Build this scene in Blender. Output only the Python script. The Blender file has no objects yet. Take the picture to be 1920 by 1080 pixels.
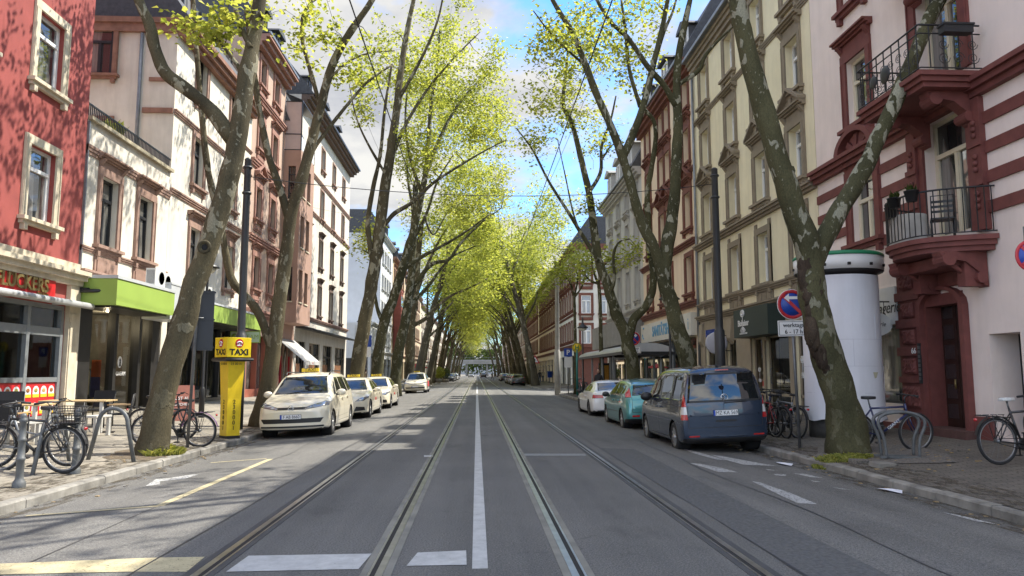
CLOUD_OFF=(3.1,1.7,0); CLOUD_LO=(1.95,2.05,2.35); CLOUD_HI=(3.7,3.65,3.5); SKY_TINT=(.42,.7,1.0); SKY_STR=.15; SUN_E=3.5; EXPO=1.45
import bpy, bmesh, math, random
from mathutils import Vector, Matrix, noise as mnoise
R=math.radians; PI=math.pi
random.seed(7)
sc=bpy.context.scene; COL=sc.collection
# ---------------------------------------------------------------- camera (calibrated from the street's vanishing point)
FPX=1400.; TH=math.atan(158/FPX); PS=math.atan(66/FPX*math.cos(TH)); CH=1.6
cd=bpy.data.cameras.new('camera'); cam=bpy.data.objects.new('camera',cd); COL.objects.link(cam)
cam.location=(0,0,CH); cam.rotation_euler=(PI/2+TH,0,-PS)
cd.sensor_width=36; cd.lens=36*FPX/1920; cd.clip_end=4000; cd.clip_start=.05; sc.camera=cam
def ray(px,py):
    x=(px-960)/FPX; y=(540-py)/FPX
    f=math.cos(TH)-y*math.sin(TH); u=math.sin(TH)+y*math.cos(TH)
    return x*math.cos(PS)+f*math.sin(PS), f*math.cos(PS)-x*math.sin(PS), u
def at(px,py,Y):
    a,b,c=ray(px,py); t=Y/b; return Vector((a*t,Y,CH+c*t))
KL,KR=-5.73,6.19; XL,XR=-12.,10.1
def gz(x):
    K=-KL if x<0 else KR; F=-XL if x<0 else XR; a=abs(x)
    if a<2.6: return 0.
    if a<K: return -.12*(a-2.6)/(K-2.6)
    return .3*min(1.2,(a-K)/(F-K))
def gp(px,py):
    a,b,c=ray(px,py); z=0.
    for _ in range(25): t=(z-CH)/c; z=.5*z+.5*gz(a*t)
    return Vector((a*t,b*t,z))
# ---------------------------------------------------------------- mesh building
class MB:
    def __init__(s): s.v=[]; s.f=[]; s.m=[]; s.sm=[]
    def face(s,pts,m=0,sm=False):
        n=len(s.v); s.v+= [tuple(p) for p in pts]; s.f.append(tuple(range(n,n+len(pts)))); s.m.append(m); s.sm.append(sm)
    def box(s,x0,x1,y0,y1,z0,z1,m=0):
        n=len(s.v); s.v+=[(x,y,z) for z in(z0,z1) for y in(y0,y1) for x in(x0,x1)]
        for f in((0,2,3,1),(4,5,7,6),(0,1,5,4),(1,3,7,5),(3,2,6,7),(2,0,4,6)): s.f.append(tuple(n+i for i in f)); s.m.append(m); s.sm.append(False)
        return s
    def obox(s,mat,sx,sy,sz,m=0):       # box centred on a matrix
        n=len(s.v); s.v+=[tuple(mat@Vector((x*sx/2,y*sy/2,z*sz/2))) for z in(-1,1) for y in(-1,1) for x in(-1,1)]
        for f in((0,2,3,1),(4,5,7,6),(0,1,5,4),(1,3,7,5),(3,2,6,7),(2,0,4,6)): s.f.append(tuple(n+i for i in f)); s.m.append(m); s.sm.append(False)
        return s
    def prism(s,poly,ax,a0,a1,m=0):     # poly in the two other axes, extruded along ax
        def P(p,a): return (a,p[0],p[1]) if ax==0 else ((p[0],a,p[1]) if ax==1 else (p[0],p[1],a))
        n=len(s.v); k=len(poly); s.v+=[P(p,a0) for p in poly]+[P(p,a1) for p in poly]
        F=[tuple(range(n,n+k))[::-1],tuple(range(n+k,n+2*k))]+[(n+i,n+(i+1)%k,n+k+(i+1)%k,n+k+i) for i in range(k)]
        s.f+=F; s.m+=[m]*len(F); s.sm+=[False]*len(F); return s
    def tube(s,pts,r,n=8,m=0,cap=True,wob=0,sm=True):
        pts=[Vector(p) for p in pts]; N=len(pts)
        rr=r if isinstance(r,(list,tuple)) else [r]*N
        b=len(s.v); ref=None
        for i,p in enumerate(pts):
            d=(pts[min(i+1,N-1)]-pts[max(i-1,0)])
            if d.length<1e-9: d=Vector((0,0,1))
            d.normalize()
            if ref is None:
                ref=Vector((0,0,1)) if abs(d.z)<.9 else Vector((1,0,0))
                a=d.cross(ref).normalized()
            else:
                a=a-d*a.dot(d)
                a=a.normalized() if a.length>1e-6 else d.orthogonal().normalized()
            c=d.cross(a)
            for k in range(n):
                t=2*PI*k/n; q=rr[i]
                o=a*math.cos(t)+c*math.sin(t)
                if wob: q*=1+wob*mnoise.noise((p+o*rr[i])*2.2)
                s.v.append(tuple(p+o*q))
        for i in range(N-1):
            for k in range(n):
                s.f.append((b+i*n+k,b+i*n+(k+1)%n,b+(i+1)*n+(k+1)%n,b+(i+1)*n+k)); s.m.append(m); s.sm.append(sm)
        if cap:
            s.f+= [tuple(b+k for k in range(n))[::-1],tuple(b+(N-1)*n+k for k in range(n))]; s.m+=[m,m]; s.sm+=[False,False]
        return s
    def lathe(s,prof,n=20,c=(0,0,0),ax=2,m=0,sm=True,closed=False,cap=True):   # prof (r,h)
        b=len(s.v); k=len(prof)
        for (r,h) in prof:
            for i in range(n):
                t=2*PI*i/n; x,y=r*math.cos(t),r*math.sin(t)
                p=(x,y,h) if ax==2 else ((h,x,y) if ax==0 else (y,h,x))
                s.v.append((c[0]+p[0],c[1]+p[1],c[2]+p[2]))
        for j in range(k if closed else k-1):
            j2=(j+1)%k
            for i in range(n):
                s.f.append((b+j*n+i,b+j*n+(i+1)%n,b+j2*n+(i+1)%n,b+j2*n+i)); s.m.append(m); s.sm.append(sm)
        if not closed and cap:
            if prof[0][0]>1e-4: s.f.append(tuple(b+i for i in range(n))[::-1]); s.m.append(m); s.sm.append(False)
            if prof[-1][0]>1e-4: s.f.append(tuple(b+(k-1)*n+i for i in range(n))); s.m.append(m); s.sm.append(False)
        return s
    def ball(s,c,r,n=10,m=0,sq=(1,1,1)):
        b=len(s.v); K=max(4,n//2)
        for j in range(K+1):
            a=-PI/2+PI*j/K
            for i in range(n):
                t=2*PI*i/n; s.v.append((c[0]+r*sq[0]*math.cos(a)*math.cos(t),c[1]+r*sq[1]*math.cos(a)*math.sin(t),c[2]+r*sq[2]*math.sin(a)))
        for j in range(K):
            for i in range(n): s.f.append((b+j*n+i,b+j*n+(i+1)%n,b+(j+1)*n+(i+1)%n,b+(j+1)*n+i)); s.m.append(m); s.sm.append(True)
        return s
    def mesh(s,name,mats,smooth=None):
        me=bpy.data.meshes.new(name); me.from_pydata(s.v,[],s.f)
        mats=mats if isinstance(mats,(list,tuple)) else [mats]
        for q in mats: me.materials.append(q)
        me.polygons.foreach_set('material_index',s.m)
        me.polygons.foreach_set('use_smooth',s.sm if smooth is None else [smooth]*len(s.f)); me.update()
        return me
    def build(s,name,mats,parent=None,loc=(0,0,0),smooth=None,bev=0):
        o=bpy.data.objects.new(name,s.mesh(name,mats,smooth)); COL.objects.link(o); o.location=loc
        if parent: o.parent=parent
        if bev:
            b=o.modifiers.new('edge','BEVEL'); b.width=bev; b.segments=2; b.limit_method='ANGLE'
        return o
def put(name,me,parent=None,loc=(0,0,0),rz=0):
    o=bpy.data.objects.new(name,me); COL.objects.link(o); o.location=loc; o.rotation_euler[2]=rz
    if parent: o.parent=parent
    return o
def tag(o,label=None,cat=None,group=None,kind=None):
    if label: o['label']=label
    if cat: o['category']=cat
    if group: o['group']=group
    if kind: o['kind']=kind
    return o
def thing(name,label,cat,loc=(0,0,0),rz=0,group=None,rx=0,ry=0):
    o=bpy.data.objects.new(name,None); COL.objects.link(o); o.location=loc; o.rotation_euler=(rx,ry,rz); o.empty_display_size=.2
    return tag(o,label,cat,group)
def copy_tree(o,parent=None):
    c=o.copy(); COL.objects.link(c); c.parent=parent
    for ch in list(o.children): copy_tree(ch,c)
    return c
def setmat(root,old,new):        # object-level recolouring of a copied thing
    for ch in [root]+list(root.children_recursive):
        if ch.type!='MESH': continue
        for i,s in enumerate(ch.material_slots):
            if s.material==old: s.link='OBJECT'; s.material=new
def text(s,size,m,parent,loc,rx=PI/2,rz=0,name='lettering',ext=.004,align='CENTER',sx=1.,shear=0,off=0,ry=0):
    cu=bpy.data.curves.new(name,'FONT'); cu.body=s; cu.size=size; cu.extrude=ext; cu.align_x=align; cu.align_y='CENTER'; cu.resolution_u=3; cu.shear=shear; cu.offset=off
    t=bpy.data.objects.new(name,cu); COL.objects.link(t)
    me=bpy.data.meshes.new_from_object(t.evaluated_get(bpy.context.evaluated_depsgraph_get()))
    bpy.data.objects.remove(t); bpy.data.curves.remove(cu)
    me.name=name; me.materials.clear(); me.materials.append(m)
    o=put(name,me,parent,loc); o.rotation_euler=(rx,ry,rz); o.scale=(sx,1,1); return o
# ---------------------------------------------------------------- materials
def nmat(name):
    m=bpy.data.materials.new(name); m.use_nodes=True; nt=m.node_tree; b=nt.nodes['Principled BSDF']
    return m,nt,b
def N(nt,t,**k):
    n=nt.nodes.new(t)
    for a,v in k.items(): setattr(n,a,v)
    return n
def ramp(nt,fac,stops):
    r=N(nt,'ShaderNodeValToRGB'); e=r.color_ramp.elements
    while len(e)<len(stops): e.new(.5)
    for i,(p,c) in enumerate(stops): e[i].position=p; e[i].color=(*c,1) if len(c)==3 else c
    nt.links.new(fac,r.inputs[0]); return r.outputs[0]
def mixc(nt,f,a,b,mode='MIX'):
    n=N(nt,'ShaderNodeMix',data_type='RGBA',blend_type=mode)
    for s,v in((n.inputs[0],f),(n.inputs[6],a),(n.inputs[7],b)):
        if isinstance(v,(int,float)): s.default_value=v
        elif isinstance(v,(tuple,list)): s.default_value=(*v,1) if len(v)==3 else v
        else: nt.links.new(v,s)
    return n.outputs[2]
def noise(nt,vec,scale,detail=4,rough=.6):
    n=N(nt,'ShaderNodeTexNoise'); n.inputs['Scale'].default_value=scale; n.inputs['Detail'].default_value=detail; n.inputs['Roughness'].default_value=rough
    nt.links.new(vec,n.inputs['Vector']); return n.outputs['Fac']
def bump(nt,b,h,strength,dist=.02):
    n=N(nt,'ShaderNodeBump'); n.inputs['Strength'].default_value=strength; n.inputs['Distance'].default_value=dist
    nt.links.new(h,n.inputs['Height']); nt.links.new(n.outputs[0],b.inputs['Normal'])
def mapv(nt,scale=(1,1,1),kind='Object'):
    t=N(nt,'ShaderNodeTexCoord'); m=N(nt,'ShaderNodeMapping'); m.inputs['Scale'].default_value=scale
    nt.links.new(t.outputs[kind],m.inputs[0]); return m.outputs[0]
_mc={}
def M(name,c,rough=.7,var=.15,scale=2.,bmp=0,bscale=60,metal=0,spec=.5,stain=0,coat=0,rand=0):
    if name in _mc: return _mc[name]
    m,nt,b=nmat(name); v=mapv(nt)
    lo=[x*(1-var) for x in c]; hi=[min(1,x*(1+var)) for x in c]
    col=ramp(nt,noise(nt,v,scale),[(.3,lo),(.7,hi)])
    if stain:
        s=noise(nt,mapv(nt,(1.2,1.2,.18)),1.6,6,.7); s=ramp(nt,s,[(.42,(1,1,1)),(.75,(1-stain,1-stain*1.05,1-stain*1.1))])
        col=mixc(nt,1.,col,s,'MULTIPLY')
    if rand:
        oi=N(nt,'ShaderNodeObjectInfo'); h=N(nt,'ShaderNodeMapRange'); h.inputs[3].default_value=1-rand; h.inputs[4].default_value=1+rand
        nt.links.new(oi.outputs['Random'],h.inputs[0]); col=mixc(nt,1.,col,h.outputs[0],'MULTIPLY')
    nt.links.new(col,b.inputs['Base Color'])
    b.inputs['Roughness'].default_value=rough; b.inputs['Metallic'].default_value=metal; b.inputs['Specular IOR Level'].default_value=spec
    if coat: b.inputs['Coat Weight'].default_value=coat; b.inputs['Coat Roughness'].default_value=.04
    if bmp: bump(nt,b,noise(nt,v,bscale,3),bmp,.01)
    _mc[name]=m; return m
def glass_mat(name,dark,curtain,ior=1.9,wav=.02):
    m,nt,b=nmat(name); v=mapv(nt,(9,9,.35)); oi=N(nt,'ShaderNodeObjectInfo')
    fold=ramp(nt,noise(nt,v,1.,3),[(.35,[x*.55 for x in curtain]),(.65,curtain)])
    ofs=N(nt,'ShaderNodeVectorMath',operation='MULTIPLY_ADD'); ofs.inputs[1].default_value=(1.6,0,.25); nt.links.new(mapv(nt),ofs.inputs[0]); rr_=N(nt,'ShaderNodeMath',operation='MULTIPLY'); rr_.inputs[1].default_value=37.; nt.links.new(oi.outputs['Random'],rr_.inputs[0]); nt.links.new(rr_.outputs[0],ofs.inputs[2]); t=ramp(nt,noise(nt,ofs.outputs[0],1.,1,.4),[(.5,(0,0,0)),(.53,(1,1,1))])
    nt.links.new(mixc(nt,t,dark,fold),b.inputs['Base Color'])
    b.inputs['Roughness'].default_value=.02; b.inputs['IOR'].default_value=ior
    bump(nt,b,noise(nt,mapv(nt),1.3,2),wav,.05); return m
GLASS=glass_mat('window_glass',(.012,.015,.017),(.16,.155,.14))
GLASSB=glass_mat('window_glass_light',(.02,.024,.026),(.2,.195,.18),2.3)
def thin_glass(name,tint,refl):
    m,nt,b=nmat(name); out=nt.nodes['Material Output']; nt.nodes.remove(b)
    tr=N(nt,'ShaderNodeBsdfTransparent'); tr.inputs[0].default_value=(*tint,1); gl=N(nt,'ShaderNodeBsdfGlossy'); gl.inputs['Roughness'].default_value=.01
    lw=N(nt,'ShaderNodeLayerWeight'); lw.inputs[0].default_value=refl; mx=N(nt,'ShaderNodeMixShader')
    nt.links.new(lw.outputs['Fresnel'],mx.inputs[0]); nt.links.new(tr.outputs[0],mx.inputs[1]); nt.links.new(gl.outputs[0],mx.inputs[2]); nt.links.new(mx.outputs[0],out.inputs[0]); return m
SHOPGLASS=thin_glass('shop_glass',(.75,.8,.78),.38)
CLEAR=thin_glass('shelter_glass',(.85,.9,.9),.3)
def asphalt():
    m,nt,b=nmat('asphalt'); v=mapv(nt)
    g=noise(nt,v,160,2,.8); big=noise(nt,v,.35,5,.6); lane=noise(nt,mapv(nt,(1.5,.06,1)),1.,4,.6)
    c=ramp(nt,big,[(.3,(.09,.089,.084)),(.7,(.155,.151,.141))])
    c=mixc(nt,.45,c,ramp(nt,lane,[(.35,(.085,.084,.08)),(.65,(.17,.166,.154))]))
    g2=noise(nt,v,55,3,.8)
    c=mixc(nt,.75,c,ramp(nt,g,[(.3,(.35,.35,.36)),(.5,(1,1,1)),(.72,(1.9,1.86,1.78))]),'MULTIPLY')
    c=mixc(nt,.8,c,ramp(nt,g2,[(.34,(.38,.38,.39)),(.5,(1,1,1)),(.68,(1.9,1.87,1.78))]),'MULTIPLY')
    vo=N(nt,'ShaderNodeTexVoronoi',feature='DISTANCE_TO_EDGE'); vo.inputs['Scale'].default_value=.45
    nz=N(nt,'ShaderNodeTexNoise'); nz.inputs['Scale'].default_value=2.; nt.links.new(v,nz.inputs['Vector'])
    w=N(nt,'ShaderNodeVectorMath',operation='MULTIPLY_ADD'); w.inputs[1].default_value=(.9,.9,.9); nt.links.new(nz.outputs['Color'],w.inputs[0]); nt.links.new(v,w.inputs[2]); nt.links.new(w.outputs[0],vo.inputs['Vector'])
    crack=ramp(nt,vo.outputs['Distance'],[(0,(.45,.45,.45)),(.006,(1,1,1))])
    c=mixc(nt,mixc(nt,1.,ramp(nt,noise(nt,v,.2,2),[(.5,(0,0,0)),(.6,(1,1,1))]),(.55,.55,.55),'MULTIPLY'),c,crack,'MULTIPLY')
    st=ramp(nt,noise(nt,mapv(nt,(1,.45,1)),.9,7,.72),[(.56,(1,1,1)),(.72,(.62,.62,.63))]); c=mixc(nt,.8,c,st,'MULTIPLY')
    nt.links.new(c,b.inputs['Base Color']); b.inputs['Roughness'].default_value=.82; b.inputs['Specular IOR Level'].default_value=.35
    bump(nt,b,g,.55,.012); return m
def paving(name,c,c2,w,h,mort,scale=1.,rot=0,bmp=.6):
    m,nt,b=nmat(name); t=N(nt,'ShaderNodeTexCoord'); mp=N(nt,'ShaderNodeMapping'); mp.inputs['Rotation'].default_value=(0,0,rot); nt.links.new(t.outputs['Object'],mp.inputs[0]); v=mp.outputs[0]
    wn=N(nt,'ShaderNodeTexNoise'); wn.inputs['Scale'].default_value=3.; nt.links.new(v,wn.inputs['Vector'])
    wv=N(nt,'ShaderNodeVectorMath',operation='MULTIPLY_ADD'); wv.inputs[1].default_value=(.03,.03,.0); nt.links.new(wn.outputs['Color'],wv.inputs[0]); nt.links.new(v,wv.inputs[2])
    br=N(nt,'ShaderNodeTexBrick'); br.inputs['Scale'].default_value=scale; br.inputs['Brick Width'].default_value=w; br.inputs['Row Height'].default_value=h; br.inputs['Mortar Size'].default_value=mort
    br.inputs['Color1'].default_value=(*c,1); br.inputs['Color2'].default_value=(*c2,1); br.inputs['Mortar'].default_value=(*[x*.35 for x in c],1); nt.links.new(wv.outputs[0],br.inputs['Vector'])
    col=mixc(nt,.8,br.outputs[0],ramp(nt,noise(nt,v,.8,6,.7),[(.3,(.6,.6,.57)),(.7,(1.15,1.13,1.08))]),'MULTIPLY')
    col=mixc(nt,.5,col,ramp(nt,noise(nt,v,60,2,.7),[(.3,(.6,.6,.6)),(.7,(1.3,1.3,1.3))]),'MULTIPLY')
    nt.links.new(col,b.inputs['Base Color']); b.inputs['Roughness'].default_value=.85
    bump(nt,b,br.outputs['Fac'],-bmp,.01); return m
def bark(name,dark,mid,pale,thr=.56,scale=2.2,pale_amt=1.,vs=.55):
    m,nt,b=nmat(name); v=mapv(nt,(1,1,vs))
    dn=N(nt,'ShaderNodeTexNoise'); dn.inputs['Scale'].default_value=5.; nt.links.new(v,dn.inputs['Vector'])
    w=N(nt,'ShaderNodeVectorMath',operation='MULTIPLY_ADD'); w.inputs[1].default_value=(.25,.25,.25); nt.links.new(dn.outputs['Color'],w.inputs[0]); nt.links.new(v,w.inputs[2])
    base=ramp(nt,noise(nt,w.outputs[0],1.1,5),[(.35,dark),(.65,mid)])
    p=ramp(nt,noise(nt,w.outputs[0],scale,2,.5),[(thr,(0,0,0)),(thr+.02,(pale_amt,)*3)])
    p2=ramp(nt,noise(nt,w.outputs[0],scale*3.2,2,.5),[(.66,(0,0,0)),(.68,(pale_amt,)*3)])
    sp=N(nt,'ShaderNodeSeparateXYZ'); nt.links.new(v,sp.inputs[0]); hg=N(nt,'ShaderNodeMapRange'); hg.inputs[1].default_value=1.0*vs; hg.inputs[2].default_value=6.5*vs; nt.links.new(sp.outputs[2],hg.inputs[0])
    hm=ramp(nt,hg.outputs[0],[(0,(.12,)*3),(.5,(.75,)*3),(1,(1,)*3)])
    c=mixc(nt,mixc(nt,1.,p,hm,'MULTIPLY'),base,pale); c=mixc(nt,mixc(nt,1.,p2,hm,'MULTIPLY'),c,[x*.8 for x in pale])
    c=mixc(nt,.7,c,ramp(nt,noise(nt,v,45,3,.7),[(.3,(.5,.5,.5)),(.7,(1.3,1.3,1.3))]),'MULTIPLY')
    nt.links.new(c,b.inputs['Base Color']); b.inputs['Roughness'].default_value=.85; b.inputs['Specular IOR Level'].default_value=.2
    bump(nt,b,mixc(nt,.35,mixc(nt,.5,noise(nt,v,26,5,.7),noise(nt,mapv(nt,(1,1,.16)),13,5,.7)),p),.75,.05); return m
BARK=bark('plane_bark',(.055,.047,.028),(.125,.105,.06),(.27,.25,.175),.59,3.6)
BARKR=bark('plane_bark_mossy',(.042,.041,.02),(.10,.094,.048),(.30,.29,.215),.585,4.0)
BARKF=bark('plane_bark_plain',(.05,.043,.028),(.11,.094,.062),(.28,.25,.18),.6,2.6,.8)
def leafmat(name,a,b_):
    m,nt,b=nmat(name); out=nt.nodes['Material Output']; g=N(nt,'ShaderNodeNewGeometry')
    c=ramp(nt,g.outputs['Random Per Island'],[(0,a),(.55,[(x+y)/2 for x,y in zip(a,b_)]),(1,b_)])
    nt.links.new(c,b.inputs['Base Color']); b.inputs['Roughness'].default_value=.5; b.inputs['Specular IOR Level'].default_value=.25
    t=N(nt,'ShaderNodeBsdfTranslucent'); nt.links.new(mixc(nt,1.,c,(1.4,1.38,.8),'MULTIPLY'),t.inputs[0])
    mx=N(nt,'ShaderNodeMixShader'); mx.inputs[0].default_value=.55
    nt.links.new(b.outputs[0],mx.inputs[1]); nt.links.new(t.outputs[0],mx.inputs[2]); nt.links.new(mx.outputs[0],out.inputs[0]); return m
LEAF=leafmat('spring_leaf',(.19,.23,.045),(.48,.49,.13))
LEAFD=leafmat('evergreen_leaf',(.035,.055,.016),(.08,.11,.03))
BLACK=M('black_metal',(.018,.019,.021),.45,.2)
STEEL=M('grey_steel',(.16,.165,.17),.4,.2,6,metal=.6)
IRON=M('grey_painted_iron',(.10,.105,.105),.5,.25,8)
ANTH=M('anthracite_paint',(.035,.038,.043),.45,.15)
WHITE=M('white_paint',(.72,.72,.71),.5,.06)
SIGNW=M('sign_white',(.75,.75,.74),.4,.03)
SIGNR=M('sign_red',(.45,.02,.03),.4,.05); SIGNB=M('sign_blue',(.015,.06,.34),.4,.05)
YEL=M('taxi_yellow',(.78,.55,.02),.4,.08,4,stain=.15)
TXTB=M('letter_black',(.012,.012,.013),.5,.1)
DARK=M('dark_void',(.012,.012,.013),.9,.2)
RUB=M('rubber',(.018,.018,.019),.8,.2)
WOODT=M('pale_wood',(.5,.36,.18),.6,.2,8)
GRASS=leafmat('grass_blade',(.2,.23,.05),(.48,.46,.16))
# ---------------------------------------------------------------- ground, road, pavements
g=MB(); g.face([(-2500,-300,-.45),(2500,-300,-.45),(2500,3500,-.45),(-2500,3500,-.45)])
tag(g.build('ground',M('bare_ground',(.13,.12,.10),.9,.3,.2)),kind='structure')
ASPH=asphalt()
g=MB(); xs=[-6.4,KL,-4.2,-2.6,-1.2,0,1.2,2.6,4.4,KR,6.9]
ys=[-10]+list(range(0,130,5))+list(range(130,640,30))
for a,b in zip(xs,xs[1:]):
    za=gz(a) if KL<=a<=KR else -.12; zb=gz(b) if KL<=b<=KR else -.12
    if a==KL: za=-.12
    if b==KL or a==-6.4: zb=-.12
    if b==KR: zb=-.12
    if a==KR: za=-.12
    for c,d in zip(ys,ys[1:]): g.face([(a,c,za),(b,c,zb),(b,d,zb),(a,d,za)])
for (a,b,c,d) in((-90,-6.4,69.5,85),(6.9,90,57.5,75)): g.face([(a,c,-.12),(b,c,-.12),(b,d,-.12),(a,d,-.12)])
tag(g.build('road',ASPH,smooth=True),kind='structure')
PAVL=paving('pavement_slabs',(.30,.27,.22),(.23,.21,.175),.32,.32,.006,1.,0,.4)
PAVR=paving('pavement_setts',(.17,.15,.125),(.12,.108,.092),.21,.105,.008,1.,.3,.8)
CONC=M('kerb_stone',(.24,.228,.2),.85,.4,2.2,.6,40,stain=.35)
for nm,x0,x1,segs,mt in(('pavement',KL,XL-1.2,((-10,69.5),(85,640)),PAVL),('pavement',KR,XR+1.2,((-10,57.5),(75,640)),PAVR)):
    s=1 if x0>0 else -1; g=MB(); k=MB()
    for a,b in segs:
        xi=x0+s*.15
        F=XR if s>0 else XL
        zz=lambda x:.3*min(1.2,(abs(x)-abs(x0))/(abs(F)-abs(x0)))
        n=max(2,int((b-a)/4)); st=[a+(b-a)*i/n for i in range(n+1)]
        for c,d in zip(st,st[1:]):
            g.face([(xi,c,zz(xi)),(x1,c,zz(x1)),(x1,d,zz(x1)),(xi,d,zz(xi))][::s])
        g.face([(xi,a,zz(xi)),(x1,a,zz(x1)),(x1,a,-.4),(xi,a,-.4)]); g.face([(xi,b,zz(xi)),(x1,b,zz(x1)),(x1,b,-.4),(xi,b,-.4)])
        y=a; q=random.Random(3)
        while y<min(b,160):
            l=q.uniform(.9,1.1); dz=q.uniform(-.006,.006); dx=q.uniform(-.006,.006); xo=x0+dx
            if s>0: k.prism([(xo,-.4),(xo,-.02+dz),(xo+.02,.003+dz),(xi-.001,.008+dz),(xi-.001,-.4)],1,y+.006,min(y+l,b)-.006)
            else: k.prism([(xo,-.4),(xo,-.02+dz),(xo-.02,.003+dz),(xi+.001,.008+dz),(xi+.001,-.4)],1,y+.006,min(y+l,b)-.006)
            y+=l
        if b>160: k.box(min(x0,xi-.001*s),max(x0,xi-.001*s),160,b,-.4,.004)
        else: k.box(min(x0,x1),max(x0,x1),b,b+.15,-.4,.004)
        if a>0: k.box(min(x0,x1),max(x0,x1),a-.15,a,-.4,.004)
    tag(g.build(nm,mt),kind='structure'); tag(k.build('kerb',CONC),kind='structure')
# tram rails: polished head, dark groove, lip and the pale grouting strip beside
RAIL=M('polished_rail',(.42,.42,.41),.28,.25,4,metal=.9); GROOVE=M('rail_groove',(.012,.011,.01),.8,.3)
GROUT=M('rail_grout',(.185,.178,.15),.8,.3,1.5,.2,60); GROUTD=M('rail_sealant',(.055,.055,.054),.75,.2)
for x,s,pale in((-2.2,1,0),(-.79,-1,1),(.81,1,1),(2.30,-1,0)):
    g=MB(); y0,y1=-10,430
    def strip(a,b,z,m):
        a,b=sorted((x+s*a,x+s*b)); g.box(a,b,y0,y1,-.05,z,m)
    strip(-.05,.008,.007,0); strip(.008,.05,.004,1); strip(.05,.068,.006,0)
    strip(-.12,-.051,.0045,2 if pale else 3); strip(.0685,.13,.0045,2 if pale else 3)
    tag(g.build('tram_rail',[RAIL,GROOVE,GROUT,GROUTD]),kind='structure')
# painted markings, sheets 4 mm proud (8 mm where they meet rails they stop short)
def markmat(name,c,th):
    m,nt,b=nmat(name); v=mapv(nt); out=nt.nodes['Material Output']
    col=ramp(nt,noise(nt,v,5,5,.7),[(.3,[x*.68 for x in c]),(.65,c)])
    w=ramp(nt,noise(nt,v,30,5,.75),[(th,(1,1,1)),(th+.06,(0,0,0))])
    nt.links.new(col,b.inputs['Base Color']); b.inputs['Roughness'].default_value=.7
    tr=N(nt,'ShaderNodeBsdfTransparent'); mx=N(nt,'ShaderNodeMixShader'); nt.links.new(w,mx.inputs[0]); nt.links.new(b.outputs[0],mx.inputs[1]); nt.links.new(tr.outputs[0],mx.inputs[2]); nt.links.new(mx.outputs[0],out.inputs[0]); return m
MARK=markmat('road_paint',(.5,.5,.48),.3); MARKY=markmat('road_paint_yellowed',(.52,.45,.27),.36); MARKW=markmat('road_paint_worn',(.48,.48,.46),.42)
def marking(polys,mt=MARK):
    g=MB()
    for p in polys:
        q=[gp(x,y) for x,y in p]; pts=[]
        for i,a in enumerate(q):
            b=q[(i+1)%len(q)]; n=max(1,int((b-a).length/.4))
            pts+=[a.lerp(b,t/n) for t in range(n)]
        g.face([(p.x,p.y,gz(p.x)+.005) for p in pts])
    return tag(g.build('road_marking',mt),kind='structure')
g=MB()
for a,b in((6.35,53.5),(57,84),(96,118),(130,175),(185,240)): g.box(-.03,.10,a,b,-.02,.005)
tag(g.build('centre_line',MARK),kind='structure')
marking([[(762,1062),(875,1060),(874,1033),(783,1037)]]); marking([[(424,1073),(672,1068),(697,1039),(466,1043)]])
marking([[(0,1078),(350,1073),(384,1045),(0,1058)]],MARKY)
def lineq(a,b,w):   # ground line between two pixels with a real width
    A,B=gp(*a),gp(*b); d=(B-A); n=Vector((-d.y,d.x,0)).normalized()*w/2; g=MB(); k=max(1,int(d.length/.4))
    for i in range(k):
        p,q=A.lerp(B,i/k),A.lerp(B,(i+1)/k); g.face([(v.x,v.y,gz(v.x)+.005) for v in(p-n,q-n,q+n,p+n)])
    return g
g=lineq((48,968),(298,949),.09); h=lineq((298,949),(507,861),.12); 
for q in(h,lineq((395,868),(500,860),.07)):
    o=len(g.v); g.v+=q.v; g.f+=[tuple(i+o for i in f) for f in q.f]; g.m+=q.m; g.sm+=q.sm
tag(g.build('bay_line',MARKY),kind='structure')
marking([[(273,912),(300,909),(300,903),(345,899),(372,890),(360,890),(318,897),(292,899)]],MARKW)
marking([[(1282,843),(1297,845),(1362,863),(1343,862),(1300,850)],[(1333,853),(1350,855),(1420,868),(1456,874),(1395,872),(1362,863)],
 [(1293,869),(1312,870),(1350,877),(1384,886),(1345,885),(1318,876)],[(1410,903),(1425,905),(1482,925),(1533,946),(1495,944),(1463,929)],
 [(1450,889),(1475,890),(1473,893),(1455,892)],[(1488,888),(1508,889),(1545,897),(1520,895)],[(1560,914),(1597,919),(1580,918)],[(1767,961),(1800,967),(1872,984),(1830,978)],
 [(1435,880),(1460,883),(1440,882)],[(1520,901),(1540,904),(1525,904)]],MARKW)
marking([[(982,851),(1097,851),(1099,855),(984,855)]],M('expansion_joint',(.2,.2,.19),.6,.4,20)); marking([[(795,854),(812,854),(812,857),(795,857)]])
PATCH=M('asphalt_patch',(.09,.09,.087),.85,.35,25,.6,150)
g=MB(); g.face([(2.62,2,.0045),(3.3,2,gz(3.3)+.0045),(3.35,16,gz(3.35)+.0045),(2.62,16,.0045)])
tag(g.build('road_patch',PATCH),kind='structure')
TAR=M('tar_seam',(.03,.03,.031),.6,.3,8)
def wseam(x0,ya,yb,w,amp,seed,label='road_seam'):
    q=random.Random(seed); g=MB(); y=ya; px_=x0; pw=w
    while y<yb:
        d=q.uniform(.5,1.1); nx=x0+amp*mnoise.noise(Vector((seed,y*.3,0))); nw=w*q.uniform(.5,1.5)
        g.face([(px_-pw/2,y,gz(px_)+.0042),(px_+pw/2,y,gz(px_)+.0042),(nx+nw/2,y+d,gz(nx)+.0042),(nx-nw/2,y+d,gz(nx)+.0042)]); px_,pw=nx,nw; y+=d
    tag(g.build(label,TAR),kind='structure')
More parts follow.
